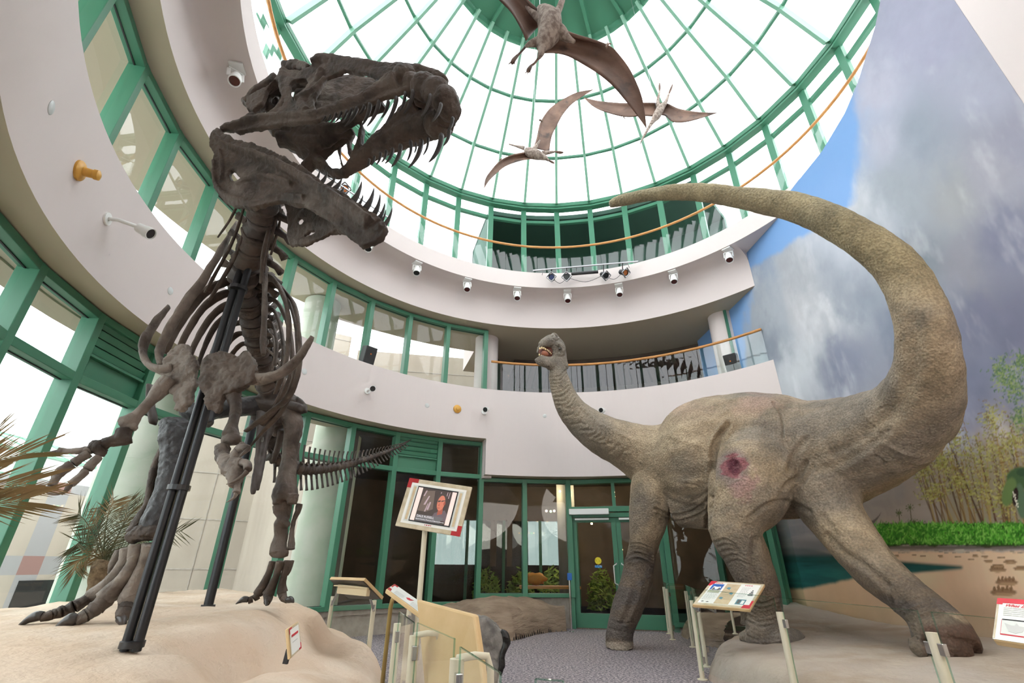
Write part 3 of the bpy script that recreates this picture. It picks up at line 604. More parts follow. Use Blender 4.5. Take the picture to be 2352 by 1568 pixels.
for i, (px, py) in enumerate([(1337, 884), (1433, 879), (1213, 884)]):
    q = PCYL(px, py, 9.6); b = MB(); b.lathe((q.x, q.y, q.z + .5), [(.05, 0), (.12, -.14), (.12, -.16)], 16); o = b.build('pendant_lamp', MAT['lamp_warm'], smooth=True)
    tag(o, 'small warm lamp glowing inside the balcony, ' + ['nearest the sauropod\'s head on its right', 'furthest right of the three', 'left of the sauropod\'s head'][i], 'lamp', 'warm lamps deep inside the balcony')
    l = bpy.data.lights.new('lamp_light', 'POINT'); l.energy = 8; l.color = (1, .7, .4); lo = bpy.data.objects.new('lamp_light', l); COL.objects.link(lo); lo.location = (q.x, q.y, q.z + .25); l.shadow_soft_size = .08
# ------------------------------------------------------------------ exhibit hall behind the lower glass
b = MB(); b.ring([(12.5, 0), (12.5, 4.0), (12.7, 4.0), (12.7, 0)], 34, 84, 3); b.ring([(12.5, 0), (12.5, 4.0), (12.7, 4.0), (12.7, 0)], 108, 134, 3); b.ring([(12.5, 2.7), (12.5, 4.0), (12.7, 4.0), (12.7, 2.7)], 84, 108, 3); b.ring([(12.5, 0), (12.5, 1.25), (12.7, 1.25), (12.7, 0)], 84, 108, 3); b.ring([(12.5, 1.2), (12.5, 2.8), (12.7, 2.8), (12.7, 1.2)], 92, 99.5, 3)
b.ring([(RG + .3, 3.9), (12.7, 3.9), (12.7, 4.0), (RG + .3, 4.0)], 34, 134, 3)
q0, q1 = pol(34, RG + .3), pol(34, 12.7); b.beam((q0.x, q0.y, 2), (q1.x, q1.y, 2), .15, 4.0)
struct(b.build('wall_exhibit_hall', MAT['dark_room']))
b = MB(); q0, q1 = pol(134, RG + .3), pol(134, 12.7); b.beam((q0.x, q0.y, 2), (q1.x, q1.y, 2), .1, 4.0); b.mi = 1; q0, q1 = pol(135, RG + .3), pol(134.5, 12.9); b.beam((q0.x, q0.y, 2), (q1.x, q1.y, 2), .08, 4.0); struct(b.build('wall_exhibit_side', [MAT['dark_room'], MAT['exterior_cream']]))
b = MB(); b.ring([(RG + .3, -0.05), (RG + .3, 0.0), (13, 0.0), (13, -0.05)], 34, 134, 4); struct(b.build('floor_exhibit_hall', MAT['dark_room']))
b = MB(); b.ring([(12.55, 0), (12.55, 2.7), (12.6, 2.7), (12.6, 0)], 84, 108, 3); mat('hall_window', (0.42, 0.47, 0.47, 1), .6); 
g = MB(); g.ring([(12.5, 0), (12.5, 2.7), (12.52, 2.7), (12.52, 0)], 84, 108, 3); glassmat('glass_tinted', (.30, .33, .32, 1)); struct(g.build('window_far', MAT['glass_tinted']))
g = MB()
for az in (84, 90, 96, 102, 108): g.beam(pol(az, 12.45, 0), pol(az, 12.45, 2.7), .1, .1, up=(1, 0, 0))
struct(g.build('trim_3', MAT['green_dark']))
def shrub(name, c, r, n, lab, cat='shrub', grp=None, sd=0):
    rs = random.Random(sd); b = MB()
    for i in range(n):
        d = Vector((rs.gauss(0, 1), rs.gauss(0, 1), rs.gauss(0, 1))).normalized() * rs.uniform(.55, 1); p = Vector(c) + Vector((d.x * r[0], d.y * r[1], abs(d.z) * r[2]))
        u = Vector((rs.uniform(-1, 1), rs.uniform(-1, 1), rs.uniform(-.3, 1))).normalized() * .13; v = u.orthogonal().normalized() * .035
        b.add([p - u, p + v, p + u, p - v], [(0, 1, 2, 3)])
    o = b.build(name, MAT['foliage_green']); tag(o, lab, cat, grp); return o
for i, (px, py) in enumerate([(1118, 1330), (1196, 1320), (1268, 1315), (1380, 1330)]):
    q = PCYL(px, py, 11.3); shrub('leafy_shrub', (q.x, q.y, 0), (.5, .6, 1.2), 420, ['leafy green shrub behind the glass, nearest the tall mullion left of the doors', 'leafy green shrub behind the glass, second from the left', 'leafy green shrub behind the glass just left of the door frame', 'leafy green shrub seen through the left door leaf'][i], grp='shrubs inside the exhibit hall', sd=i)
q = PCYL(1302, 1230, 9.9); b = MB(); b.lathe((q.x, q.y, 0), [(.28, 0), (.28, 3.9)], 24); mat('hall_column', (.16, .17, .17, 1), .6); tag(b.build('hall_column', MAT['hall_column'], smooth=True, auto=40), 'dark round column inside the exhibit hall left of the doors', 'column')
# wooden specimen table inside
q = PCYL(1262, 1352, 8.4); t = empty('specimen_table', (q.x, q.y, 0), 'long oak specimen table behind the glass left of the doors', 'table')
b = MB(); b.box((q.x, q.y, .72), (1.6, .7, .06)); b.build('table_top', MAT['oak'], t); 
for sx in (-.7, .7):
    for sy in (-.28, .28): b = MB(); b.box((q.x + sx, q.y + sy, .345), (.07, .07, .69)); b.build('leg', MAT['oak'], t)
b = MB(); b.ball((q.x - .35, q.y, .925), (.26, .16, .15), jit=.6, seed=3); mat('ochre', (.5, .22, .04, 1), .7); tag(b.build('fossil_cast', MAT['ochre'], smooth=True), 'ochre fossil cast lying on the oak specimen table', 'fossil')
for i, (px, py, c_) in enumerate([(1255, 1173, 'lamp_warm'), (1265, 1174, 'lamp_green'), (1273, 1173, 'lamp_warm'), (1286, 1128, 'lamp_warm'), (1359, 1202, 'lamp_warm'), (1411, 1140, 'lamp_warm'), (1428, 1262, 'lamp_warm')]):
    q = PCYL(px, py, 7.6); b = MB(); b.ball(q, .03, 10, 6); o = b.build('hall_spotlight', MAT[c_], smooth=True)
    tag(o, ['warm spot lamp at the left of a close trio inside the hall', 'green spot lamp in the middle of a close trio inside the hall', 'warm spot lamp at the right of a close trio inside the hall', 'warm spot lamp high inside the hall beside the door frame', 'warm spot lamp seen through the left door leaf', 'warm spot lamp seen through the window over the doors', 'warm spot lamp low behind the right door leaf'][i], 'lamp', 'spot lamps in the exhibit hall')
    if i in (1, 4, 6):
        l = bpy.data.lights.new('lamp_light', 'POINT'); l.energy = 26; l.color = (1, .75, .45); l.shadow_soft_size = .02; lo = bpy.data.objects.new('lamp_light', l); COL.objects.link(lo); lo.location = pol(azof(q), 9.5, 3.3)
# ------------------------------------------------------------------ organic modelling helpers
def cr(pts, k=4):
    """Catmull-Rom through tuples"""
    a = [np.array(p, float) for p in pts]; out = []
    for i in range(len(a) - 1):
        p0 = a[max(i - 1, 0)]; p1 = a[i]; p2 = a[i + 1]; p3 = a[min(i + 2, len(a) - 1)]
        for j in range(k):
            t = j / k; out.append(0.5 * ((2 * p1) + (-p0 + p2) * t + (2 * p0 - 5 * p1 + 4 * p2 - p3) * t * t + (-p0 + 3 * p1 - 3 * p2 + p3) * t ** 3))
    out.append(a[-1]); return out
def bone(mb, pts, k=4, seg=10, fl=1.0, flat=None, yo=0.0):
    """pts: (px, py, y, r in pixels); fl squeezes the section along the second axis"""
    c = cr(pts, k) if len(pts) > 2 else cr([pts[0], tuple((np.array(pts[0]) + np.array(pts[1])) / 2), pts[1]], k)
    V_, R_ = [], []
    for q in c:
        p, r = PR(q[0], q[1], q[2] + yo, max(q[3], .4)); V_.append(p); R_.append((r, r * fl))
    mb.tube(V_, R_, seg, flat=flat if flat is not None else (0, 0, 1) if fl == 1 else flat)
def nb(mb, pts, **kw):
    kw.setdefault('flat', (0.02, -1, 0.3)); bone(mb, pts, **kw)
def roughen(o, amp, freq, seed=0.0, amp2=0.0, freq2=0.0):
    me = o.data; n = len(me.vertices); co = np.zeros(n * 3); me.vertices.foreach_get('co', co); co = co.reshape(-1, 3)
    no = np.zeros(n * 3); me.vertices.foreach_get('normal', no); no = no.reshape(-1, 3)
    d = np.array([noise.fractal(Vector(c) * freq + Vector((seed, 0, 0)), 1.0, 2.0, 3) for c in co]) * amp
    if amp2: d += np.array([noise.noise(Vector(c) * freq2 + Vector((seed, 3, 0))) for c in co]) * amp2
    co += no * d[:, None]; me.vertices.foreach_set('co', co.ravel()); me.update()
def plate(mb, outer, holes, yf, th, back=(0, 1, 0.0)):
    from mathutils.geometry import tessellate_polygon
    loops = [outer] + holes; fl = [[P(x, y, yf(x, y)) for (x, y) in l] for l in loops]
    tri = tessellate_polygon([[Vector((x, y, 0)) for (x, y) in l] for l in loops])
    allv = [v for l in fl for v in l]; n = len(allv); off = Vector(back) * th
    vs = allv + [v + off for v in allv]; fs = []
    for t in tri: fs.append(tuple(t)); fs.append(tuple(i + n for i in reversed(t)))
    s = 0
    for l in loops:
        m = len(l)
        for i in range(m): a, c = s + i, s + (i + 1) % m; fs.append((a, c, c + n, a + n))
        s += m
    mb.add(vs, fs)
TEX = {}
def clouds(sc_, depth_=3):
    k = ('c', sc_, depth_)
    if k not in TEX:
        t = bpy.data.textures.new('clouds_%d' % len(TEX), 'CLOUDS'); t.noise_scale = sc_; t.noise_depth = depth_; TEX[k] = t
    return TEX[k]
def remesh(o, voxel, smooth=4, disp=()):
    m = o.modifiers.new('r', 'REMESH'); m.mode = 'VOXEL'; m.voxel_size = voxel; m.use_smooth_shade = True
    if smooth: s = o.modifiers.new('s', 'SMOOTH'); s.factor = 0.5; s.iterations = smooth
    for (sc_, st) in disp:
        d = o.modifiers.new('d', 'DISPLACE'); d.texture = clouds(sc_); d.strength = st; d.mid_level = 0.5; d.texture_coords = 'LOCAL'
    dg = bpy.context.evaluated_depsgraph_get(); dg.update(); me = bpy.data.meshes.new_from_object(o.evaluated_get(dg)); old = o.data; mats = list(old.materials)
    o.modifiers.clear(); o.data = me; me.name = old.name
    if not len(me.materials):
        for k in mats: me.materials.append(k)
    me.polygons.foreach_set('use_smooth', [True] * len(me.polygons)); bpy.data.meshes.remove(old); return o
# ------------------------------------------------------------------ platform of the skeleton: a sand-coloured rock mound
def ip(x, xs, ys): return float(np.interp(x, xs, ys))
def smin(a, b, k): h = max(k - abs(a - b), 0) / k; return min(a, b) - h * h * k / 4
def smax(a, b, k): return -smin(-a, -b, k)
def platform_z(x, y):
    n = 1.5 * noise.noise(Vector((x * .9, y * .9, 1))) + .5 * noise.noise(Vector((x * 2.6, y * 2.6, 8))); n2 = noise.noise(Vector((x * 2.3, y * 2.3, 5)))
    top = 0.835 + 0.02 * (y - 4) + 0.03 * n
    # right-hand edge of the high plateau and of the lower apron, as x at a given y
    xe = ip(y, [0, 1.5, 2.5, 3.5, 4.2, 5.0, 6.3, 7.2, 9.5], [-2.2, -2.0, -1.75, -1.85, -2.05, -2.1, -2.12, -2.75, -5]) + .12 * n2
    xl = ip(y, [0, 1.5, 2.5, 3.5, 5.0, 6.2, 7.0, 7.8, 10], [-1.2, -1.0, -.85, -.95, -1.12, -1.3, -1.75, -3.0, -5]) + .08 * n
    d = xe - x; hi = top * min(1, max(0, .5 + .5 * math.tanh((d + .12) * 3.4)))
    mid = (0.52 + .07 * n + .06 * n2 + .05 * math.sin(y * 2.4 + x)) ; d2 = xl - x; lo = mid * max(0, math.tanh(max(d2 + .02, 0) * 3.2)) ** .6
    if hi < .004 and lo < .004: return -0.06
    z = smax(hi, lo, .12)
    g = ip(y, [2.2, 3.4], [-.16, 0]) * min(1, max(0, (x + 3.4) / .6)) if x < -1.9 else 0
    # cleft running down to the small sign
    cl = math.exp(-((x + 2.05 - (y - 4.6) * .25) / .16) ** 2) * math.exp(-((y - 4.2) / .7) ** 2) * .12
    return max(z - .035 + g - cl + .012 * noise.noise(Vector((x * 7, y * 7, 2))), -0.04)
def heightfield(name, x0, x1, y0, y1, step, zf, m, inside=None):
    nx = int((x1 - x0) / step); ny = int((y1 - y0) / step); b = MB(); idx = {}
    for j in range(ny + 1):
        for i in range(nx + 1):
            x = x0 + (x1 - x0) * i / nx; y = y0 + (y1 - y0) * j / ny; z = zf(x, y)
            if (inside is None or inside(x, y)) and z > -0.045: idx[(i, j)] = len(b.v); b.v.append((x, y, z))
    for j in range(ny):
        for i in range(nx):
            q = [(i, j), (i + 1, j), (i + 1, j + 1), (i, j + 1)]
            if all(k in idx for k in q): b.f.append(tuple(idx[k] for k in q)); b.m.append(0)
    return b.build(name, m, smooth=True)
mat('sand_rock', (0.63, 0.52, 0.415, 1), 0.95, (0.54, 0.41, 0.30, 1), 1.6, lo=.4, hi=.62, col3=(0.62, 0.47, 0.35, 1), scale3=.9, bump=0.6, bscale=14, bdist=.03, spec=.15)
inG = lambda x, y: math.hypot(x - CX, y - CY) < RG - .06
platform = heightfield('rock_platform', -5.2, -0.6, -0.6, 9.6, 0.05, platform_z, MAT['sand_rock'], inG)
tag(platform, 'broad sand-coloured rock platform carrying the mounted skeleton', 'platform')
# ------------------------------------------------------------------ bone materials
mat('bone', (0.090, 0.064, 0.049, 1), 0.60, (0.038, 0.027, 0.021, 1), 5, lo=.38, hi=.62, bump=.7, bscale=38, bdist=.014, col3=(0.14, 0.112, 0.092, 1), scale3=3, lo3=.52, hi3=.72, spec=.35, voro=.25, vscale=9)
mat('bone_light', (0.20, 0.165, 0.138, 1), 0.6, (0.07, 0.052, 0.042, 1), 6, lo=.42, hi=.66, bump=.7, bscale=40, bdist=.012, spec=.35, voro=.3, vscale=12)
mat('bone_dark', (0.036, 0.026, 0.021, 1), 0.55, (0.07, 0.055, 0.048, 1), 7, bump=.6, bscale=40, bdist=.01, spec=.4)
mat('bone_black', (0.022, 0.022, 0.024, 1), 0.42, (0.045, 0.042, 0.044, 1), 8, bump=.8, bscale=26, bdist=.012, spec=.5)
mat('tooth', (0.04, 0.033, 0.030, 1), 0.5, (0.02, 0.017, 0.015, 1), 12, spec=.3, bump=.3, bscale=60, bdist=.004)
mat('claw', (0.028, 0.022, 0.02, 1), 0.32, (0.05, 0.04, 0.036, 1), 10, spec=.5)
B_, BL, BD, BK, TO, CL = (MAT[k] for k in ('bone', 'bone_light', 'bone_dark', 'bone_black', 'tooth', 'claw'))
rex = empty('dinosaur_skeleton', P(385, 1380, 4.6), 'mounted dark brown skeleton of a large meat-eating dinosaur with open jaws on the sand-coloured platform', 'dinosaur skeleton')
yn = lambda x, y=0: 2.80 - (x - 490) * 0.00115
yfar = lambda x, y=0: yn(x) + 0.40 - (x - 650) * .0005
# ---- skull
sk = MB()
outer = [(509, 294), (560, 274), (612, 262), (640, 250), (652, 236), (655, 215), (648, 190), (632, 180), (606, 200), (585, 212), (566, 222), (561, 236), (566, 248), (580, 252), (602, 232), (612, 205), (640, 172), (660, 158), (690, 160), (712, 152), (722, 136), (740, 127), (780, 127), (828, 141), (884, 142), (917, 147), (940, 158), (925, 178), (935, 200), (915, 210), (884, 220), (834, 240), (785, 259), (720, 275), (650, 282), (590, 293), (545, 300)]
holes = [[(668, 244), (676, 220), (700, 200), (708, 186), (700, 178), (676, 180), (664, 192), (668, 214)], [(722, 252), (718, 226), (735, 196), (752, 176), (790, 160), (835, 165), (878, 176), (884, 190), (868, 205), (818, 226), (770, 240)]]
plate(sk, outer, holes, lambda x, y: yn(x) + (0.03 if y < 180 else 0), 0.045)
# brow, postorbital and cheek bars give the plate its relief
for pts in [[(509, 297, 2.78, 8), (560, 283, 2.72, 13), (610, 272, 2.67, 13), (660, 268, 2.61, 12), (720, 264, 2.54, 12), (785, 246, 2.47, 15), (834, 230, 2.42, 17), (884, 204, 2.37, 24), (915, 190, 2.33, 28)],
            [(718, 150, 2.58, 17), (750, 142, 2.56, 20), (800, 148, 2.52, 17), (850, 156, 2.46, 16), (900, 160, 2.42, 16), (945, 164, 2.38, 17), (990, 170, 2.33, 14), (1022, 182, 2.3, 11)],
            [(740, 165, 2.55, 14), (728, 192, 2.56, 11), (706, 214, 2.57, 10), (693, 240, 2.58, 14), (705, 262, 2.57, 18)],
            [(655, 170, 2.68, 18), (652, 200, 2.66, 13), (655, 225, 2.65, 10), (640, 252, 2.66, 12), (622, 270, 2.68, 14)],
            [(655, 160, 2.70, 18), (690, 155, 2.66, 17), (712, 162, 2.62, 13)], [(565, 238, 2.86, 13), (585, 218, 2.84, 14), (612, 200, 2.8, 14), (640, 180, 2.76, 16)],
            [(520, 296, 2.8, 7), (565, 276, 2.84, 8), (595, 252, 2.88, 10), (615, 222, 2.9, 13)],
            [(676, 228, 2.57, 8), (720, 205, 2.53, 6), (748, 178, 2.5, 8)]]:
    nb(sk, pts, fl=.8)
# snout
for (x, y, d, r) in [(930, 178, 2.36, 30), (948, 196, 2.34, 28), (975, 200, 2.31, 32), (1000, 212, 2.30, 34), (1022, 228, 2.30, 32), (1032, 252, 2.36, 28), (1010, 188, 2.34, 20), (1025, 262, 2.46, 30), (1005, 285, 2.56, 32)]:
    p, rr = PR(x, y, d, r); sk.ball(p, rr, 14, 10)
# far side: maxilla, cheek and roof, and the palate between
nb(sk, [(795, 395, 2.98, 12), (822, 372, 2.92, 20), (868, 338, 2.86, 26), (920, 312, 2.78, 32), (965, 295, 2.7, 36), (1005, 280, 2.6, 34), (1032, 262, 2.5, 26)], fl=.7)
nb(sk, [(838, 352, 2.86, 14), (862, 325, 2.84, 14), (900, 300, 2.76, 22), (935, 270, 2.68, 26), (962, 240, 2.55, 24)], fl=.7)
nb(sk, [(640, 315, 3.05, 16), (690, 345, 3.08, 18), (735, 375, 3.08, 20), (765, 398, 3.04, 14), (795, 398, 2.98, 12)], fl=.6)
nb(sk, [(650, 290, 2.95, 18), (700, 300, 2.92, 18), (745, 296, 2.85, 15), (790, 290, 2.78, 12), (830, 262, 2.68, 16), (880, 235, 2.62, 20)], fl=.7)
nb(sk, [(640, 320, 3.0, 20), (680, 325, 3.0, 24), (720, 330, 2.98, 22), (765, 315, 2.9, 14), (812, 300, 2.84, 8)], fl=.7)
nb(sk, [(700, 392, 3.12, 15), (735, 352, 3.05, 20), (780, 325, 3.0, 12), (805, 312, 2.95, 8)], fl=.5)
nb(sk, [(812, 305, 2.9, 8), (802, 335, 2.92, 10), (812, 360, 2.9, 12), (830, 372, 2.9, 14)], fl=.5)
nb(sk, [(829, 280, 2.75, 8), (832, 300, 2.8, 14), (828, 330, 2.84, 16), (815, 365, 2.9, 16)], fl=.35)
nb(sk, [(780, 340, 3.05, 5), (782, 365, 3.05, 5), (792, 395, 3.0, 7)], fl=.6)
for (x, y, d, r) in [(985, 245, 2.62, 34), (960, 262, 2.70, 30), (1012, 288, 2.60, 34), (940, 285, 2.74, 28), (975, 225, 2.5, 26), (905, 320, 2.8, 26), (870, 345, 2.86, 22)]:
    p, rr = PR(x, y, d, r); sk.ball(p, (rr, rr * .6, rr), 12, 8, jit=.2, seed=x)
# inner wall behind the great side opening, and braincase
plate(sk, [(700, 260), (705, 215), (735, 175), (800, 168), (870, 178), (905, 195), (875, 210), (845, 208), (826, 222), (815, 240), (760, 262)], [], lambda x, y: 3.0, 0.05)
for (x, y, d, r) in [(655, 195, 2.9, 24), (690, 190, 2.86, 26), (700, 225, 2.88, 24), (660, 238, 2.95, 22), (625, 230, 3.0, 18), (600, 236, 2.98, 16), (640, 300, 3.02, 20), (572, 232, 2.95, 15), (590, 222, 2.93, 20), (612, 214, 2.9, 20), (632, 205, 2.88, 20), (600, 250, 3.0, 12), (620, 250, 2.95, 14)]:
    p, rr = PR(x, y, d, r); sk.ball(p, (rr * 1.1, rr * .7, rr), 12, 8, jit=.3, seed=x)
skull = sk.build('skull', B_, rex); remesh(skull, 0.0085, 3, ((.11, .030), (.035, .012)))
skull['label'] = 'long dark skull with great side openings, tilted up'
def tooth(par, bx, by, tx, ty, y0, r, y1=None, bend=0.12):
    y1 = y0 if y1 is None else y1; mb = MB(); pts = []; dx, dy = tx - bx, ty - by; nx_, ny_ = -dy, dx
    for t in (0, .25, .5, .75, .92, 1.0):
        o_ = bend * 4 * t * (1 - t); pts.append((bx + dx * t + nx_ * o_, by + dy * t + ny_ * o_, y0 + (y1 - y0) * t, r * (1 - t) ** .62 * (1.0 if t > 0 else .95) + .5))
    nb(mb, pts, k=2, seg=8, fl=.65); mb.build('tooth', TO, par, smooth=True)
for (a, b_, c, d, r) in [(949, 210, 927, 262, 7), (931, 214, 917, 256, 6), (911, 226, 884, 285, 7.5), (892, 234, 875, 272, 6), (871, 234, 842, 291, 7), (850, 240, 829, 291, 7), (837, 244, 824, 263, 5), (820, 248, 791, 291, 5.5), (808, 251, 786, 283, 5), (797, 254, 779, 282, 4.5), (784, 258, 769, 281, 4.2), (772, 261, 756, 285, 4), (759, 265, 748, 281, 3.6), (748, 267, 737, 280, 3.3), (989, 220, 966, 269, 7), (1013, 240, 992, 280, 6.5), (1040, 272, 1027, 305, 6)]:
    tooth(skull, a, b_, c, d, yn(a) - .02, r, bend=-.07)
for (a, b_, c, d, r) in [(943, 325, 934, 371, 6.5), (968, 325, 937, 386, 9), (983, 318, 971, 357, 5), (1014, 312, 984, 373, 10), (1032, 300, 1018, 335, 7), (920, 335, 898, 384, 8), (902, 342, 884, 376, 6), (887, 347, 876, 373, 5), (874, 352, 864, 378, 5), (860, 360, 852, 380, 4), (848, 366, 842, 384, 4), (955, 330, 951, 352, 4)]:
    tooth(skull, a, b_, c, d, yfar(a) - .1, r, bend=-.1)
# ---- lower jaw, near and far halves
jw = MB()
outj = [(479, 318), (485, 300), (499, 293), (516, 306), (545, 320), (579, 327), (609, 338), (656, 360), (705, 388), (742, 416), (787, 441), (834, 472), (862, 488), (884, 508), (888, 522), (876, 540), (861, 552), (830, 562), (808, 546), (768, 514), (735, 490), (700, 470), (646, 460), (613, 465), (583, 474), (542, 472), (511, 458), (491, 430), (483, 390), (490, 354), (481, 332)]
plate(jw, outj, [[(526, 386), (538, 388), (552, 408), (540, 416), (530, 415), (524, 400)]], lambda x, y: yn(x) - .04, 0.05)
for pts in [[(492, 312, 2.76, 12), (510, 330, 2.74, 12), (540, 345, 2.71, 14), (580, 360, 2.66, 20), (625, 375, 2.6, 20), (670, 400, 2.55, 22), (720, 430, 2.49, 26), (770, 462, 2.43, 28), (820, 498, 2.37, 34), (850, 520, 2.34, 34)],
            [(492, 370, 2.76, 9), (493, 410, 2.76, 10), (508, 442, 2.74, 12), (545, 460, 2.7, 12), (583, 466, 2.66, 9), (615, 457, 2.62, 8), (650, 450, 2.58, 10), (700, 456, 2.52, 14)],
            [(505, 345, 2.74, 9), (512, 380, 2.73, 8), (508, 415, 2.73, 9)], [(545, 425, 2.69, 10), (580, 412, 2.65, 12), (620, 410, 2.6, 14), (670, 425, 2.54, 14)], [(862, 515, 2.32, 24), (868, 530, 2.35, 20), (845, 545, 2.4, 18)]]:
    nb(jw, pts, fl=.45)
plate(jw, [(652, 462), (662, 500), (657, 545), (666, 560), (700, 560), (732, 548), (770, 526), (812, 545), (840, 530), (800, 500), (760, 488), (700, 466)], [[(684, 500), (692, 498), (698, 508), (690, 516), (684, 512)], [(698, 538), (712, 528), (724, 527), (716, 538), (702, 543)]], lambda x, y: 3.02 - (x - 650) * .0022, .04)
nb(jw, [(660, 470, 3.02, 9), (667, 510, 3.03, 8), (664, 548, 3.02, 9), (700, 552, 2.95, 8), (745, 534, 2.86, 9), (790, 530, 2.74, 12), (840, 540, 2.55, 16)], fl=.5)
nb(jw, [(675, 540, 3.0, 6), (720, 515, 2.92, 8), (770, 500, 2.8, 12), (820, 510, 2.65, 14)], fl=.5)
jaw = jw.build('lower_jaw', B_, rex); remesh(jaw, 0.0085, 3, ((.12, .030), (.035, .013)))
jaw['label'] = 'deep lower jaw dropped wide open'
for (a, b_, c, d, r) in [(806, 468, 831, 416, 9.5), (837, 482, 859, 431, 9.5), (858, 494, 873, 445, 8), (866, 508, 884, 465, 7), (874, 512, 886, 481, 4.5), (882, 518, 901, 476, 6.5), (821, 474, 834, 447, 5), (780, 448, 789, 429, 6), (762, 438, 786, 409, 7), (749, 430, 771, 406, 7), (736, 422, 752, 394, 6), (726, 414, 734, 392, 4.5)]:
    tooth(jaw, a, b_, c, d, yn(a) - .01, r, bend=.08)
# ---- backbone
def vertebra(par, x, y, d, r, nxt, name='vertebra', m=B_, spine=1.6, trans=1.5, tilt=0):
    """spool-shaped centrum running to nxt=(x,y,d), side processes and a spine behind"""
    a = np.array((x, y, d), float); c = np.array(nxt, float); mb = MB(); q = []
    for t, s_ in ((0, .98), (.12, 1.04), (.5, .80), (.86, 1.02), (.94, .95)): p = a + (c - a) * t; q.append((p[0], p[1], p[2], r * s_))
    bone(mb, q, k=2, seg=12)
    p0, rr = PR(*(a + (c - a) * .5), r); ax = (P(*c) - P(*a)).normalized(); up = Vector((0.1, .75, .65)); up = (up - ax * up.dot(ax)).normalized(); sd = ax.cross(up)
    if trans:
        for s_ in (-1, 1):
            mb.tube([p0 + sd * (s_ * rr * .5) + up * rr * .5, p0 + sd * (s_ * rr * trans * .75) + up * rr * .75, p0 + sd * (s_ * rr * trans) + up * rr * .65], [rr * .34, rr * .24, rr * .32], 7)
            mb.tube([p0 + sd * (s_ * rr * .4) + up * rr * .9 - ax * rr * .5, p0 + sd * (s_ * rr * .8) + up * rr * 1.0 + ax * rr * .6], [rr * .26, rr * .2], 7)
    mb.tube([p0 + up * rr * .6, p0 + up * rr * 1.3, p0 + up * rr * (1.3 + spine)], [rr * .4, rr * .28, rr * .34], 7)
    o = mb.build(name, m, par, smooth=True); roughen(o, rr * .10, 2.2 / rr * .5, x * .1, rr * .06, 3 / rr); return o
neck = [(606, 470, 2.98), (600, 500, 3.1), (591, 533, 3.24), (578, 568, 3.4), (566, 604, 3.56), (560, 636, 3.7), (558, 664, 3.84)]
nr = [31, 31, 31, 32, 33, 31]
for i in range(6): vertebra(rex, *neck[i], nr[i], neck[i + 1], 'neck_vertebra', BD if i % 3 == 1 else B_, spine=1.1, trans=2.3)
back = [(562, 668, 3.88), (569, 694, 4.0), (574, 717, 4.12), (579, 740, 4.24), (585, 762, 4.36), (590, 784, 4.48), (595, 805, 4.6), (600, 826, 4.72), (604, 846, 4.84), (608, 866, 4.96), (612, 888, 5.08), (615, 912, 5.2), (617, 938, 5.32), (618, 966, 5.44), (618, 996, 5.56), (620, 1024, 5.68)]
for i in range(len(back) - 1): vertebra(rex, *back[i], ip(i, [0, 3, 14], [27, 25, 19]), back[i + 1], 'back_vertebra', B_ if i % 2 else BD, spine=2.4, trans=1.7)
# tail: path sampled so that the vertebrae shrink towards the tip
tp = [(620, 1044, 5.75, 17), (660, 1066, 5.95, 16.5), (700, 1077, 6.2, 14.5), (745, 1076, 6.6, 12), (790, 1068, 7.1, 10), (830, 1057, 7.6, 8), (865, 1045, 8.1, 6), (900, 1032, 8.6, 4.2), (922, 1023, 8.9, 2.6), (941, 1011, 9.2, 1.2)]
tc_ = cr(tp, 12); L_ = [0]
for i in range(1, len(tc_)): L_.append(L_[-1] + math.hypot(tc_[i][0] - tc_[i - 1][0], tc_[i][1] - tc_[i - 1][1]))
tc_ = np.array(tc_); L_ = np.array(L_); pos = 0.0; cuts = [0.0]
while pos < L_[-1] - 4: pos += max(4.2, ip(pos, [0, 120, 320], [13.5, 11.5, 6.0])); cuts.append(min(pos, L_[-1]))
sm = [np.array([np.interp(c, L_, tc_[:, k]) for k in range(4)]) for c in cuts]
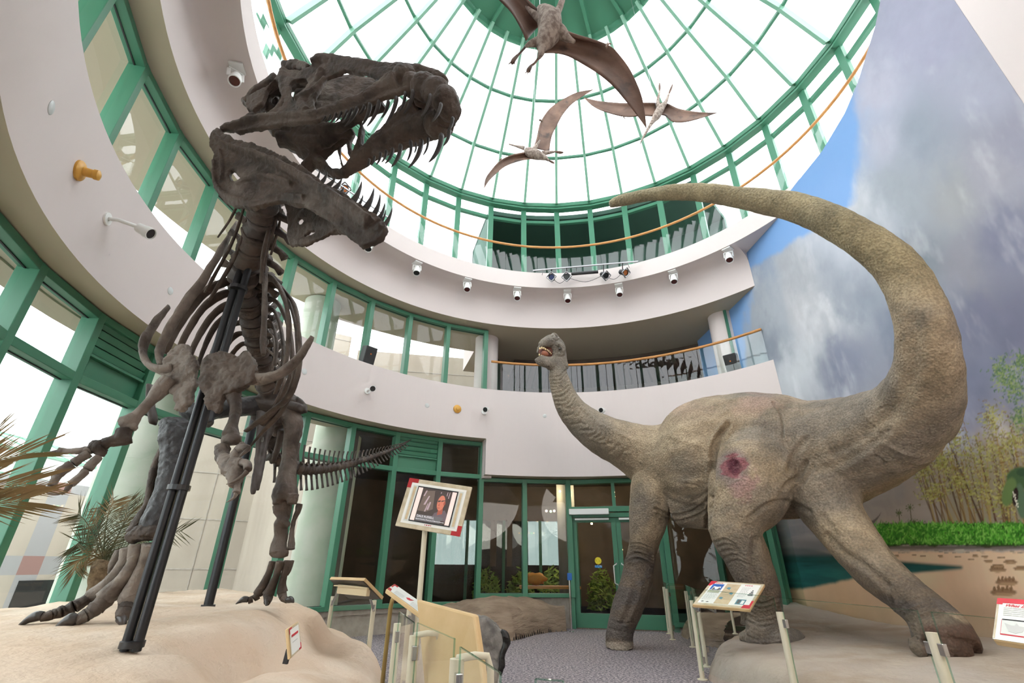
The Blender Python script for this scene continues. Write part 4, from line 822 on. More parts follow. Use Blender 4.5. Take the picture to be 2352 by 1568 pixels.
for i in range(len(sm) - 1):
    a, c = sm[i], sm[i + 1]; mb = MB(); r = a[3]; mdl = (a + c) / 2; u = i / len(sm)
    bone(mb, [(*a[:3], r * .95), (*(a * .7 + c * .3)[:3], r * .72), (*(a * .3 + c * .7)[:3], r * .78), (*(a * .05 + c * .95)[:3], r * .95)], k=1, seg=10)
    hs = ip(u, [0, .14, .3, .45, .75, 1], [62, 52, 36, 22, 9, 1]); hc = ip(u, [0, .2, .45, .75, 1], [46, 38, 26, 11, 2]); lean = ip(u, [0, .4, 1], [4, 4, 8])
    d = mdl[2]
    nb(mb, [(mdl[0], mdl[1] - r * .7, d, r * .34 + .6), (mdl[0] + lean * .2, mdl[1] - r - hs * .4, d, r * .15 + .8), (mdl[0] + lean, mdl[1] - r * .8 - hs * .85, d, r * .2 + 1.0)], k=2, seg=7, fl=.6)
    pm, rr = PR(mdl[0], mdl[1] - r * .5, d, r)
    if u < .9:
        for s_ in (-1, 1): mb.tube([pm + Vector((0, s_ * rr * .6, 0)), pm + Vector((-s_ * 0 + rr * .6, s_ * rr * ip(u, [0, .5, .9], [2.6, 1.8, .9]), rr * .05))], [rr * .32, rr * .16], 6)
    o = mb.build('tail_vertebra', B_ if i % 2 else BD, rex, smooth=True)
    if i > 0 and u < .93:
        cv = MB(); x0, y0 = a[0], a[1] + r * .7; ex = x0 + ip(u, [0, .3, .6, 1], [-2, 4, 9, 7]); ey = y0 + hc
        for s_ in (-.03, .03): nb(cv, [(x0 - 1.5 * np.sign(s_), y0, d + s_, r * .12 + .7), (x0 + (ex - x0) * .3, y0 + (ey - y0) * .35, d + s_ * .2, r * .12 + .8)], k=2, seg=6)
        nb(cv, [(x0 + (ex - x0) * .3, y0 + (ey - y0) * .32, d, r * .14 + .9), (x0 + (ex - x0) * .7, y0 + (ey - y0) * .7, d, r * .12 + .9), (ex, ey, d, r * .17 + 1.1)], k=2, seg=7)
        cv.build('chevron', BD, o, smooth=True)
# ---- ribs
def ribset(name, L, m=B_, fl=.45, amp=.006):
    for pts in L:
        mb = MB(); nb(mb, pts, k=5, seg=9, fl=fl); o = mb.build(name, m, rex, smooth=True); roughen(o, amp, 7, pts[0][0], amp * .4, 30)
ribset('rib', [
    [(548, 640, 3.75, 8), (512, 650, 3.68, 11), (470, 672, 3.6, 12), (430, 718, 3.52, 12), (398, 768, 3.5, 11), (380, 812, 3.52, 8)],
    [(550, 668, 3.9, 8), (512, 676, 3.85, 11), (474, 700, 3.78, 11), (440, 745, 3.74, 10), (412, 800, 3.74, 10), (400, 850, 3.76, 7)],
    [(556, 694, 4.02, 7), (520, 700, 3.98, 10), (484, 730, 3.95, 10), (452, 780, 3.92, 9), (432, 830, 3.92, 7)],
    [(560, 718, 4.14, 7), (528, 722, 4.12, 9), (494, 750, 4.1, 9), (468, 800, 4.08, 8), (452, 850, 4.08, 7)],
    [(566, 742, 4.26, 6), (536, 744, 4.25, 8), (505, 775, 4.24, 8), (485, 820, 4.22, 8), (474, 862, 4.22, 6)],
    [(572, 768, 4.38, 6), (546, 766, 4.38, 8), (520, 795, 4.37, 8), (502, 835, 4.36, 7)],
    [(578, 792, 4.5, 5), (555, 790, 4.5, 7), (532, 815, 4.5, 7), (520, 845, 4.5, 6)],
    [(584, 812, 4.62, 5), (562, 810, 4.62, 6), (545, 832, 4.62, 6), (538, 850, 4.62, 5)]])
ribset('rib', [
    [(585, 640, 3.76, 8), (625, 640, 3.66, 12), (655, 690, 3.6, 12), (664, 760, 3.6, 11), (655, 840, 3.66, 9), (632, 905, 3.74, 7)],
    [(590, 668, 3.9, 8), (640, 655, 3.85, 11), (672, 715, 3.8, 11), (684, 790, 3.8, 10), (678, 860, 3.86, 9), (650, 930, 3.94, 8), (600, 975, 4.0, 7)],
    [(592, 692, 4.02, 7), (632, 690, 4.0, 9), (660, 740, 3.98, 10), (672, 810, 4.0, 9), (662, 880, 4.05, 8), (625, 945, 4.1, 7)],
    [(598, 716, 4.14, 7), (628, 712, 4.12, 8), (646, 760, 4.12, 9), (650, 820, 4.14, 8), (640, 880, 4.2, 7)],
    [(602, 742, 4.26, 6), (625, 742, 4.26, 7), (636, 790, 4.26, 7), (632, 840, 4.3, 6)],
    [(606, 768, 4.38, 6), (626, 772, 4.38, 7), (632, 815, 4.4, 7), (620, 862, 4.42, 6)],
    [(612, 800, 4.5, 5), (640, 830, 4.5, 6), (652, 880, 4.55, 6), (630, 930, 4.6, 5)],
    [(636, 650, 3.7, 9), (676, 700, 3.62, 9), (688, 775, 3.62, 9), (686, 850, 3.7, 9), (664, 910, 3.8, 9), (616, 950, 3.9, 8), (565, 990, 4.0, 6)],
    [(680, 880, 3.9, 6), (650, 940, 3.95, 7), (610, 985, 4.05, 6), (570, 1030, 4.1, 4)]])
ribset('neck_rib', [
    [(546, 470, 3.05, 3), (528, 505, 3.1, 3), (500, 545, 3.2, 2)], [(560, 476, 3.08, 3), (538, 545, 3.25, 4), (505, 610, 3.4, 4), (470, 672, 3.5, 3)],
    [(572, 480, 3.1, 3), (552, 560, 3.3, 4), (520, 625, 3.45, 5), (480, 690, 3.55, 4)], [(640, 470, 3.05, 3), (630, 520, 3.15, 3.5), (614, 570, 3.3, 4), (605, 625, 3.45, 4)],
    [(628, 478, 3.05, 3), (616, 530, 3.15, 4), (604, 590, 3.3, 5), (600, 650, 3.45, 5)], [(648, 480, 3.1, 2.5), (638, 530, 3.25, 3), (622, 585, 3.4, 3)]], fl=.8, amp=.003)
ribset('shoulder_strut_bone', [[(604, 560, 3.42, 6), (607, 620, 3.5, 9), (608, 690, 3.52, 10), (606, 750, 3.52, 9), (604, 790, 3.52, 10), (605, 816, 3.52, 7)]], fl=.6)
ribset('shoulder_blade', [[(545, 508, 3.5, 5), (508, 575, 3.45, 10), (465, 645, 3.38, 13), (420, 705, 3.32, 14), (388, 760, 3.3, 14), (366, 808, 3.3, 14), (372, 842, 3.3, 14)],
    [(388, 704, 3.42, 6), (362, 735, 3.36, 12), (338, 770, 3.3, 13), (328, 805, 3.28, 14), (340, 836, 3.27, 15), (370, 850, 3.27, 18), (398, 848, 3.28, 18)],
    [(718, 772, 3.2, 7), (702, 800, 3.22, 11), (676, 834, 3.24, 13), (640, 860, 3.26, 15), (600, 870, 3.28, 18), (562, 866, 3.3, 22)]], m=BL, fl=.5, amp=.01)
for nm, out, dd_, mm in (('coracoid', [(392, 797), (410, 785), (428, 792), (438, 811), (450, 830), (449, 860), (446, 883), (432, 915), (414, 941), (397, 941), (396, 906), (380, 888), (366, 862), (372, 838), (383, 818)], 3.26, BL),
                     ('coracoid', [(459, 843), (474, 817), (503, 805), (528, 811), (543, 818), (563, 809), (578, 817), (586, 843), (583, 874), (560, 886), (536, 894), (512, 906), (505, 930), (497, 947), (476, 938), (461, 904), (455, 868)], 3.22, B_)):
    mb = MB(); plate(mb, out, [], lambda x, y: dd_, .06); cx0 = sum(p[0] for p in out) / len(out); cy0 = sum(p[1] for p in out) / len(out)
    p, rr = PR(cx0, cy0, dd_ + .04, 38); mb.ball(p, (rr, rr * .38, rr), 14, 8)
    o = mb.build(nm, mm, rex); remesh(o, .009, 4, ((.10, .07), (.03, .028)))
ribset('breast_bone', [[(345, 885, 4.7, 12), (346, 925, 4.7, 15), (352, 965, 4.7, 14), (350, 974, 4.7, 8)]], m=BD, fl=.5)
# ---- pelvis
mb = MB()
plate(mb, [(590, 905), (640, 880), (690, 915), (700, 925), (700, 942), (680, 948), (665, 965), (600, 985), (575, 960)], [], lambda x, y: 5.25, .1)
for s_ in ([(600, 950, 5.1, 18), (594, 1010, 5.0, 9), (588, 1070, 4.95, 8), (582, 1120, 4.9, 9), (582, 1135, 4.9, 7)], [(628, 960, 5.25, 18), (612, 1010, 5.1, 10), (602, 1070, 5.0, 8), (590, 1125, 4.95, 7)], [(650, 985, 5.4, 13), (640, 1020, 5.5, 10), (628, 1060, 5.6, 8)], [(560, 920, 5.1, 16), (600, 930, 5.2, 24), (650, 935, 5.25, 24), (690, 935, 5.2, 14)]): nb(mb, s_, fl=.6)
pel = mb.build('pelvis', BD, rex); remesh(pel, .012, 3, ((.1, .02),))
# ---- legs
def leg(name, L, m, fl=.85, vox=.011, d=((.09, .022), (.03, .008)), par=rex):
    mb = MB(); g_ = 1.35 if name in ('finger_bone', 'hand_bone', 'forearm_bone') else 1.3 if name == 'foot_bone' else 1.14
    for pts in L: nb(mb, [(*p_[:3], p_[3] * g_) for p_ in pts], fl=fl)
    o = mb.build(name, m, par); remesh(o, vox, 3, d); return o
leg('thigh_bone', [[(600, 930, 5.25, 22), (540, 935, 5.0, 20), (490, 940, 4.8, 22), (455, 950, 4.65, 26), (425, 935, 4.6, 18)], [(470, 950, 4.62, 20), (478, 975, 4.62, 13)]], BK)
leg('shin_bone', [[(388, 978, 4.5, 22), (404, 1000, 4.5, 36), (404, 1030, 4.5, 32), (396, 1062, 4.48, 27), (390, 1095, 4.46, 25), (380, 1130, 4.45, 24), (366, 1170, 4.42, 26), (352, 1200, 4.4, 27), (346, 1214, 4.4, 24)], [(375, 975, 4.5, 14), (405, 976, 4.48, 20), (436, 985, 4.5, 16)]], BK, d=((.08, .025), (.03, .018)))
leg('calf_bone', [[(386, 1008, 4.55, 8), (370, 1040, 4.52, 9), (356, 1075, 4.5, 10), (348, 1110, 4.48, 8), (340, 1150, 4.46, 8), (322, 1195, 4.42, 13), (302, 1226, 4.4, 16)]], B_)
leg('ankle_bone', [[(300, 1236, 4.38, 15), (325, 1224, 4.36, 19), (350, 1222, 4.36, 20), (366, 1228, 4.38, 14)]], B_, d=((.05, .03), (.02, .01)))
for pts in ([(294, 1258, 4.42, 14), (286, 1290, 4.42, 12), (262, 1325, 4.42, 12), (235, 1352, 4.44, 14), (212, 1368, 4.46, 15)], [(318, 1250, 4.36, 17), (308, 1290, 4.36, 13), (284, 1328, 4.38, 13), (262, 1352, 4.4, 16), (244, 1372, 4.42, 19)],
            [(350, 1248, 4.36, 17), (336, 1285, 4.38, 13), (318, 1325, 4.4, 13), (304, 1355, 4.42, 16), (294, 1380, 4.44, 19)], [(272, 1262, 4.5, 6), (266, 1282, 4.5, 8), (256, 1302, 4.5, 6), (250, 1320, 4.5, 3)]):
    leg('foot_bone', [pts], BL, d=((.06, .014), (.02, .006)))
def toe(segs, m=B_, vox=.009):
    for i, pts in enumerate(segs):
        last = i == len(segs) - 1
        mb = MB(); nb(mb, [(*p_[:3], p_[3] * 1.14) for p_ in pts], k=5, seg=12, fl=.85); o = mb.build('claw' if last and pts[-1][3] < 5 else 'toe_bone', CL if last and pts[-1][3] < 5 else m, rex, smooth=True)
        p_, r_ = PR(*pts[0]); roughen(o, r_ * .12, 14, i, r_ * .05, 50)
toe([[(210, 1370, 4.46, 16), (196, 1378, 4.42, 12), (182, 1386, 4.4, 12), (172, 1392, 4.38, 14)], [(168, 1393, 4.38, 14), (152, 1400, 4.36, 11), (142, 1404, 4.34, 13)], [(139, 1405, 4.34, 13), (128, 1409, 4.32, 11), (120, 1411, 4.3, 11)], [(117, 1412, 4.3, 11), (106, 1416, 4.28, 10), (96, 1418, 4.27, 9)],
     [(98, 1414, 4.26, 9), (84, 1415, 4.25, 11), (66, 1422, 4.23, 8), (52, 1431, 4.22, 5), (40, 1438, 4.22, 1.5)]])
toe([[(243, 1375, 4.42, 19), (232, 1386, 4.38, 16), (222, 1396, 4.36, 17)], [(218, 1398, 4.35, 17), (206, 1408, 4.32, 14), (198, 1413, 4.3, 15)], [(194, 1415, 4.3, 15), (184, 1420, 4.28, 13), (176, 1424, 4.27, 14)],
     [(176, 1420, 4.26, 13), (162, 1424, 4.24, 15), (146, 1432, 4.22, 11), (130, 1441, 4.2, 6), (116, 1447, 4.2, 2)]])
toe([[(294, 1384, 4.44, 19), (290, 1396, 4.4, 16), (287, 1404, 4.38, 17)], [(285, 1407, 4.37, 17), (281, 1416, 4.34, 14), (278, 1421, 4.33, 13)], [(279, 1420, 4.33, 12), (282, 1428, 4.31, 9), (286, 1436, 4.3, 3)]])
# far leg
leg('thigh_bone', [[(684, 930, 5.3, 20), (660, 935, 5.3, 24), (674, 975, 5.3, 22), (668, 1020, 5.32, 18), (664, 1060, 5.34, 18), (658, 1100, 5.35, 22), (655, 1130, 5.35, 28), (652, 1150, 5.35, 24)], [(640, 1135, 5.3, 14), (638, 1158, 5.3, 11)], [(672, 1135, 5.3, 14), (670, 1158, 5.3, 11)], [(640, 1000, 5.45, 13), (640, 960, 5.45, 16)]], B_)
leg('shin_bone', [[(648, 1156, 5.4, 22), (650, 1170, 5.4, 20), (652, 1185, 5.4, 14), (645, 1205, 5.42, 15), (646, 1230, 5.45, 15), (640, 1252, 5.45, 18), (640, 1268, 5.45, 20)], [(628, 1270, 5.45, 10), (645, 1272, 5.42, 10), (662, 1268, 5.45, 9)], [(634, 1172, 5.36, 9), (652, 1195, 5.36, 8), (664, 1208, 5.38, 6)]], B_)
leg('calf_bone', [[(689, 1156, 5.4, 8), (684, 1172, 5.4, 7), (674, 1200, 5.42, 5), (670, 1235, 5.44, 7), (668, 1262, 5.44, 9)]], B_)
for pts in ([(627, 1288, 5.55, 8), (618, 1315, 5.55, 7), (604, 1345, 5.58, 9), (592, 1364, 5.6, 10)], [(644, 1288, 5.5, 9), (636, 1318, 5.52, 7), (624, 1348, 5.56, 9), (616, 1364, 5.58, 12)], [(662, 1286, 5.55, 9), (654, 1315, 5.55, 7), (648, 1342, 5.58, 8), (648, 1360, 5.6, 11)], [(672, 1286, 5.6, 4), (664, 1310, 5.6, 4), (658, 1322, 5.6, 3)]):
    leg('foot_bone', [pts], B_, vox=.009, d=((.05, .01),))
toe([[(592, 1366, 5.6, 9), (582, 1374, 5.58, 7)], [(580, 1375, 5.58, 8), (570, 1379, 5.56, 7)], [(570, 1377, 5.55, 6), (560, 1376, 5.54, 7), (550, 1381, 5.53, 4), (541, 1387, 5.52, 1)]])
toe([[(616, 1366, 5.58, 11), (616, 1376, 5.54, 9)], [(615, 1376, 5.54, 9), (613, 1384, 5.5, 7)], [(613, 1381, 5.5, 6), (612, 1387, 5.46, 3), (611, 1390, 5.44, 1.5)]])
toe([[(648, 1362, 5.6, 10), (650, 1372, 5.58, 8)], [(651, 1373, 5.58, 8), (660, 1379, 5.56, 6)], [(660, 1378, 5.55, 6), (668, 1377, 5.54, 7), (675, 1383, 5.53, 2)]])
# ---- arms
leg('upper_arm_bone', [[(392, 872, 3.28, 22), (366, 898, 3.26, 17), (340, 928, 3.22, 11), (318, 950, 3.2, 11), (300, 968, 3.18, 17), (285, 975, 3.18, 19)], [(300, 975, 3.18, 14), (312, 985, 3.18, 8)]], BL)
leg('forearm_bone', [[(284, 985, 3.16, 14), (282, 1003, 3.16, 13), (268, 1008, 3.15, 10), (250, 1014, 3.14, 10), (236, 1022, 3.14, 11)], [(300, 1006, 3.18, 10), (278, 1014, 3.16, 8), (256, 1018, 3.15, 8)]], B_, vox=.008)
leg('hand_bone', [[(240, 1024, 3.14, 14), (222, 1028, 3.13, 15), (210, 1036, 3.12, 11)], [(236, 1034, 3.14, 9), (228, 1046, 3.14, 8)]], B_, vox=.007, d=((.03, .02),))
for pts in ([(212, 1032, 3.12, 9), (185, 1035, 3.1, 7), (150, 1036, 3.08, 6), (134, 1036, 3.07, 8)], [(205, 1040, 3.12, 9), (186, 1052, 3.1, 8), (168, 1064, 3.08, 9)], [(166, 1065, 3.08, 9), (146, 1078, 3.06, 9), (132, 1090, 3.05, 9)], [(130, 1092, 3.05, 9), (126, 1102, 3.04, 7), (118, 1116, 3.03, 8)], [(228, 1048, 3.14, 7), (214, 1062, 3.12, 8), (200, 1078, 3.1, 9)], [(198, 1080, 3.1, 8), (182, 1096, 3.08, 7), (162, 1112, 3.06, 8)]):
    leg('finger_bone', [pts], BL, vox=.006, d=((.03, .010),))
def clawb(pts):
    mb = MB(); nb(mb, pts, k=5, seg=10, fl=.6); mb.build('claw', BL, rex, smooth=True)
clawb([(134, 1038, 3.07, 8), (120, 1042, 3.06, 9), (106, 1042, 3.05, 6), (100, 1038, 3.05, 1.5)]); clawb([(116, 1118, 3.03, 8), (110, 1130, 3.02, 6), (130, 1134, 3.02, 5), (152, 1129, 3.02, 1.5)]); clawb([(160, 1114, 3.06, 8), (152, 1126, 3.05, 6), (142, 1136, 3.04, 1.5)])
leg('upper_arm_bone', [[(525, 890, 3.3, 20), (538, 915, 3.28, 15), (540, 945, 3.26, 12), (535, 975, 3.24, 13), (530, 1000, 3.22, 20)], [(514, 1012, 3.22, 10), (535, 1010, 3.2, 14), (556, 1010, 3.22, 9)], [(544, 880, 3.3, 10), (550, 905, 3.3, 6)]], B_)
leg('forearm_bone', [[(512, 1028, 3.2, 14), (510, 1045, 3.16, 13), (520, 1062, 3.1, 14), (528, 1080, 3.04, 13)], [(560, 1022, 3.18, 8), (545, 1040, 3.12, 10), (535, 1056, 3.08, 9)]], BL, vox=.007, d=((.03, .02),))
leg('hand_bone', [[(520, 1078, 3.06, 13), (540, 1084, 3.02, 16), (538, 1105, 3.0, 15), (530, 1112, 3.0, 9)], [(530, 1060, 3.04, 10), (556, 1062, 3.02, 9)]], BL, vox=.007, d=((.03, .02),))
for pts in ([(548, 1030, 3.08, 7), (560, 1028, 3.06, 8), (572, 1030, 3.05, 7)], [(556, 1062, 3.02, 8), (568, 1066, 3.0, 8), (570, 1078, 2.98, 8)], [(542, 1106, 3.0, 8), (545, 1120, 2.99, 6), (543, 1132, 2.98, 8)]): leg('finger_bone', [pts], BL, vox=.006, d=((.03, .008),))
clawb([(572, 1030, 3.05, 7), (560, 1040, 3.03, 5), (548, 1052, 3.02, 1.5)]); clawb([(568, 1082, 2.98, 8), (556, 1094, 2.97, 6), (536, 1106, 2.96, 4), (520, 1112, 2.96, 1.2)]); clawb([(542, 1134, 2.98, 7), (536, 1144, 2.97, 4), (520, 1153, 2.97, 1)])
# ---- steel posts that carry the skeleton
b1 = PH(305, 1474, .80); b1 = PH(305, 1474, platform_z(b1.x, b1.y)); b1 = PH(305, 1474, platform_z(b1.x, b1.y)); g1 = b1.z; top1 = P(545, 655, b1.y)
s1 = empty('support_post', b1, 'black double steel post standing on the platform in front of the skeleton\'s striding leg', 'support post')
b = MB(); z1 = 4.1
for dx in (-.036, .036): b.lathe((b1.x + dx, b1.y, 0), [(.030, g1 - .05), (.030, z1)], 14)
b.build('post', MAT['pole_metal'], s1, smooth=True, auto=40)
b = MB(); b.lathe((b1.x, b1.y, 0), [(.07, g1 - .03), (.07, g1 + .006), (.066, g1 + .008)], 20); b.build('foot_plate', MAT['black_metal'], s1, smooth=True, auto=40)
for zz in (1.72, 2.6, 3.4): b = MB(); b.lathe((b1.x, b1.y, 0), [(.074, zz), (.074, zz + .035)], 16); b.build('clamp', MAT['black_metal'], s1)
b2 = PH(478, 1391, .85); b2 = PH(478, 1391, platform_z(b2.x, b2.y)); g2 = b2.z; s2 = empty('support_post', b2, 'slimmer black steel post standing on the platform between the skeleton\'s feet', 'support post')
b = MB(); b.lathe((b2.x, b2.y, 0), [(.048, g2 - .05), (.048, 3.2)], 16); b.build('post', MAT['pole_metal'], s2, smooth=True, auto=40); b = MB(); b.lathe((b2.x, b2.y, 0), [(.07, g2 - .03), (.07, g2 + .012)], 18); b.build('foot_plate', MAT['black_metal'], s2)
# ------------------------------------------------------------------ right-hand platform under the sauropod
def rplat_z(x, y):
    n = noise.noise(Vector((x * .8, y * .8, 9))); n2 = noise.noise(Vector((x * 2.6, y * 2.6, 4)))
    top = ip(y, [3, 5.4, 7, 9, 11], [.42, .47, .40, .44, .62]) + ip(x, [2.4, 3.2, 4.2, 5.6], [-.06, -.03, .03, .1]) + .025 * n + .008 * n2
    xe = ip(y, [0, 3.0, 4.5, 6.0, 6.9, 7.6, 8.3, 9.2, 10.2, 11.0], [2.2, 2.3, 2.42, 2.38, 2.42, 2.75, 3.25, 3.9, 4.4, 4.9]) + .05 * n2
    return (top * math.tanh(max(x - xe, 0) * 5.5) ** .55 - .03 + .007 * noise.noise(Vector((x * 9, y * 9, 2)))) if x > xe - .04 else -.06
mat('grey_sand', (0.43, 0.345, 0.285, 1), 0.95, (0.35, 0.26, 0.20, 1), 2.2, lo=.4, hi=.62, col3=(0.43, 0.36, 0.32, 1), scale3=1.1, bump=.6, bscale=16, bdist=.025, spec=.12)
rp = heightfield('sand_platform', 2.2, 6.1, 0.5, 11.3, 0.035, rplat_z, MAT['grey_sand'], lambda x, y: x < MBp.x + (MA.x - MBp.x) * (y - MBp.y) / (MA.y - MBp.y) - .015 and (y > 3.9 or x < 5.7))
tag(rp, 'low grey-brown sandy platform running along the painted wall under the sauropod', 'platform')
# ------------------------------------------------------------------ sauropod
def leather():
    m = bpy.data.materials.new('sauropod_skin'); m.use_nodes = True; N = m.node_tree.nodes; L = m.node_tree.links; b = N['Principled BSDF']
    b.inputs['Roughness'].default_value = .72; b.inputs['Specular IOR Level'].default_value = .35
    a = N.new('ShaderNodeVertexColor'); a.layer_name = 'paint'; tc = N.new('ShaderNodeTexCoord')
    n1 = N.new('ShaderNodeTexNoise'); n1.inputs['Scale'].default_value = 3.2; n1.inputs['Detail'].default_value = 9; n1.inputs['Roughness'].default_value = .65; L.new(tc.outputs['Object'], n1.inputs['Vector'])
    r = N.new('ShaderNodeMapRange'); r.inputs['From Min'].default_value = .3; r.inputs['From Max'].default_value = .72; r.inputs['To Min'].default_value = .62; r.inputs['To Max'].default_value = 1.3; L.new(n1.outputs['Fac'], r.inputs['Value'])
    mx = N.new('ShaderNodeMix'); mx.data_type = 'RGBA'; mx.blend_type = 'MULTIPLY'; mx.inputs['Factor'].default_value = 1; L.new(a.outputs['Color'], mx.inputs['A']); L.new(r.outputs['Result'], mx.inputs['B'])
    n2 = N.new('ShaderNodeTexNoise'); n2.inputs['Scale'].default_value = 42; n2.inputs['Detail'].default_value = 4; L.new(tc.outputs['Object'], n2.inputs['Vector'])
    r2 = N.new('ShaderNodeMapRange'); r2.inputs['From Min'].default_value = .38; r2.inputs['From Max'].default_value = .62; r2.inputs['To Min'].default_value = .72; r2.inputs['To Max'].default_value = 1.18; L.new(n2.outputs['Fac'], r2.inputs['Value'])
    my = N.new('ShaderNodeMix'); my.data_type = 'RGBA'; my.blend_type = 'MULTIPLY'; my.inputs['Factor'].default_value = .8; L.new(mx.outputs['Result'], my.inputs['A']); L.new(r2.outputs['Result'], my.inputs['B']); L.new(my.outputs['Result'], b.inputs['Base Color'])
    v = N.new('ShaderNodeTexVoronoi'); v.inputs['Scale'].default_value = 34; L.new(tc.outputs['Object'], v.inputs['Vector'])
    w_ = N.new('ShaderNodeTexNoise'); w_.inputs['Scale'].default_value = 11; w_.inputs['Detail'].default_value = 8; w_.inputs['Roughness'].default_value = .7; L.new(tc.outputs['Object'], w_.inputs['Vector'])
    ad = N.new('ShaderNodeMath'); ad.operation = 'MULTIPLY_ADD'; ad.inputs[1].default_value = .55; L.new(v.outputs['Distance'], ad.inputs[0]); L.new(w_.outputs['Fac'], ad.inputs[2])
    bp = N.new('ShaderNodeBump'); bp.inputs['Strength'].default_value = .75; bp.inputs['Distance'].default_value = .03; L.new(ad.outputs[0], bp.inputs['Height']); L.new(bp.outputs['Normal'], b.inputs['Normal'])
    MAT['skin'] = m
leather()
sau = empty('sauropod', P(1640, 1470, 8.2), 'life-size tan long-necked dinosaur rearing its tail overhead, mouth open, a red wound on its thigh', 'dinosaur model')
mb = MB()
S3 = dict(k=6, seg=20, fl=.86)
nb(mb, [(1284, 838, 9.0, 20), (1282, 862, 9.0, 24), (1293, 900, 9.0, 30), (1312, 937, 8.98, 36), (1342, 970, 8.95, 44), (1385, 1000, 8.9, 52), (1440, 1024, 8.8, 62), (1505, 1050, 8.7, 88), (1580, 1062, 8.5, 128)], **S3)
nb(mb, [(1478, 1060, 8.75, 62), (1520, 1068, 8.65, 96), (1580, 1064, 8.45, 138), (1650, 1052, 8.15, 155), (1720, 1042, 7.85, 153), (1790, 1040, 7.5, 148), (1870, 1040, 7.1, 138), (1945, 1025, 6.65, 120), (2010, 1000, 6.2, 105), (2072, 968, 5.75, 92), (2112, 918, 5.35, 78), (2128, 866, 5.05, 69), (2129, 818, 4.85, 63), (2120, 742, 4.65, 57), (2090, 658, 4.55, 52), (2036, 590, 4.5, 46), (1950, 528, 4.55, 40), (1840, 479, 4.75, 34), (1735, 460, 5.0, 28), (1600, 441, 5.3, 21), (1500, 446, 5.55, 17), (1425, 461, 5.75, 13), (1400, 469, 5.8, 9)], **S3)
# shoulder, foreleg
nb(mb, [(1530, 1060, 8.75, 30), (1505, 1100, 8.6, 50), (1495, 1145, 8.62, 50), (1488, 1195, 8.75, 44), (1480, 1245, 8.95, 35), (1472, 1278, 9.05, 34), (1466, 1305, 9.1, 36), (1458, 1350, 9.15, 38), (1440, 1400, 9.2, 36), (1427, 1440, 9.25, 31), (1423, 1465, 9.28, 32), (1424, 1484, 9.3, 34)], k=5, seg=18, fl=.95)
nb(mb, [(1640, 1140, 9.3, 50), (1700, 1220, 9.6, 34), (1712, 1290, 9.65, 28), (1722, 1360, 9.6, 26), (1728, 1420, 9.55, 24), (1728, 1440, 9.55, 26)], k=5, seg=16, fl=.95)
# near thigh and hind leg
nb(mb, [(1745, 1000, 7.4, 70), (1735, 1070, 7.2, 98), (1712, 1140, 7.2, 92), (1690, 1195, 7.25, 68), (1692, 1232, 7.3, 60), (1710, 1270, 7.32, 55), (1724, 1305, 7.35, 52), (1740, 1342, 7.38, 49), (1752, 1378, 7.4, 43), (1756, 1410, 7.4, 41), (1757, 1440, 7.4, 44), (1762, 1462, 7.4, 54)], k=5, seg=20, fl=.9)
nb(mb, [(1722, 1455, 7.3, 26), (1745, 1465, 7.25, 28), (1790, 1466, 7.3, 28), (1822, 1463, 7.45, 22), (1838, 1466, 7.55, 12)], k=4, seg=14, fl=.8)
nb(mb, [(1702, 1462, 7.4, 12), (1725, 1468, 7.3, 16), (1760, 1472, 7.22, 18)], k=4, seg=12, fl=.8)
# hind leg by the painted wall
nb(mb, [(1880, 1080, 6.95, 90), (1895, 1140, 6.85, 80), (1912, 1180, 6.75, 68), (1945, 1225, 6.6, 61), (1985, 1275, 6.4, 57), (2030, 1322, 6.2, 52), (2080, 1364, 6.0, 47), (2125, 1404, 5.82, 50), (2155, 1440, 5.7, 60), (2172, 1472, 5.62, 66), (2180, 1492, 5.58, 66)], k=5, seg=20, fl=.9)
nb(mb, [(2150, 1485, 5.6, 38), (2190, 1490, 5.5, 40), (2230, 1496, 5.45, 22)], k=4, seg=12, fl=.9)
nb(mb, [(2100, 1470, 5.7, 14), (2108, 1490, 5.62, 16), (2130, 1498, 5.58, 18)], k=4, seg=10)
# belly and groin
for (x, y, d, r) in [(1945, 1025, 6.7, 112), (1985, 1012, 6.42, 104), (2020, 998, 6.15, 98), (2052, 980, 5.92, 91), (2080, 955, 5.7, 84), (2100, 928, 5.48, 77), (2116, 900, 5.28, 71)]:
    p, rr = PR(x, y, d, r); mb.ball(p, rr, 24, 16)
nb(mb, [(1560, 1150, 8.6, 62), (1640, 1150, 8.2, 66), (1740, 1130, 7.8, 66), (1830, 1120, 7.3, 72), (1900, 1110, 6.95, 70)], k=4, seg=16, fl=.9)
# head
hd = lambda L, g=1.22: [(*p_[:3], p_[3] * g) for p_ in L]
nb(mb, hd([(1284, 845, 9.0, 17), (1283, 822, 8.98, 14), (1281, 805, 8.96, 14), (1276, 791, 8.94, 14), (1265, 784, 8.88, 13), (1254, 786, 8.82, 10.5), (1245, 790, 8.77, 7.5), (1239, 794, 8.74, 5)]), k=4, seg=14, fl=1.1)
nb(mb, hd([(1280, 838, 8.96, 13), (1266, 833, 8.88, 10.5), (1252, 830, 8.8, 9.5), (1241, 825, 8.74, 9), (1236, 819, 8.72, 7)]), k=4, seg=12, fl=1.35)
nb(mb, [(1237, 796, 8.74, 4.5), (1235, 804, 8.73, 3.6), (1234, 812, 8.72, 4.5)], k=3, seg=8)
nb(mb, [(1267, 768, 8.9, 4), (1274, 770, 8.9, 6), (1281, 776, 8.92, 5.5)], k=3, seg=10, fl=.9); nb(mb, [(1276, 789, 8.80, 4), (1286, 792, 8.78, 6.5), (1293, 800, 8.80, 6.5), (1292, 811, 8.82, 5), (1283, 813, 8.82, 4)], k=3, seg=10)
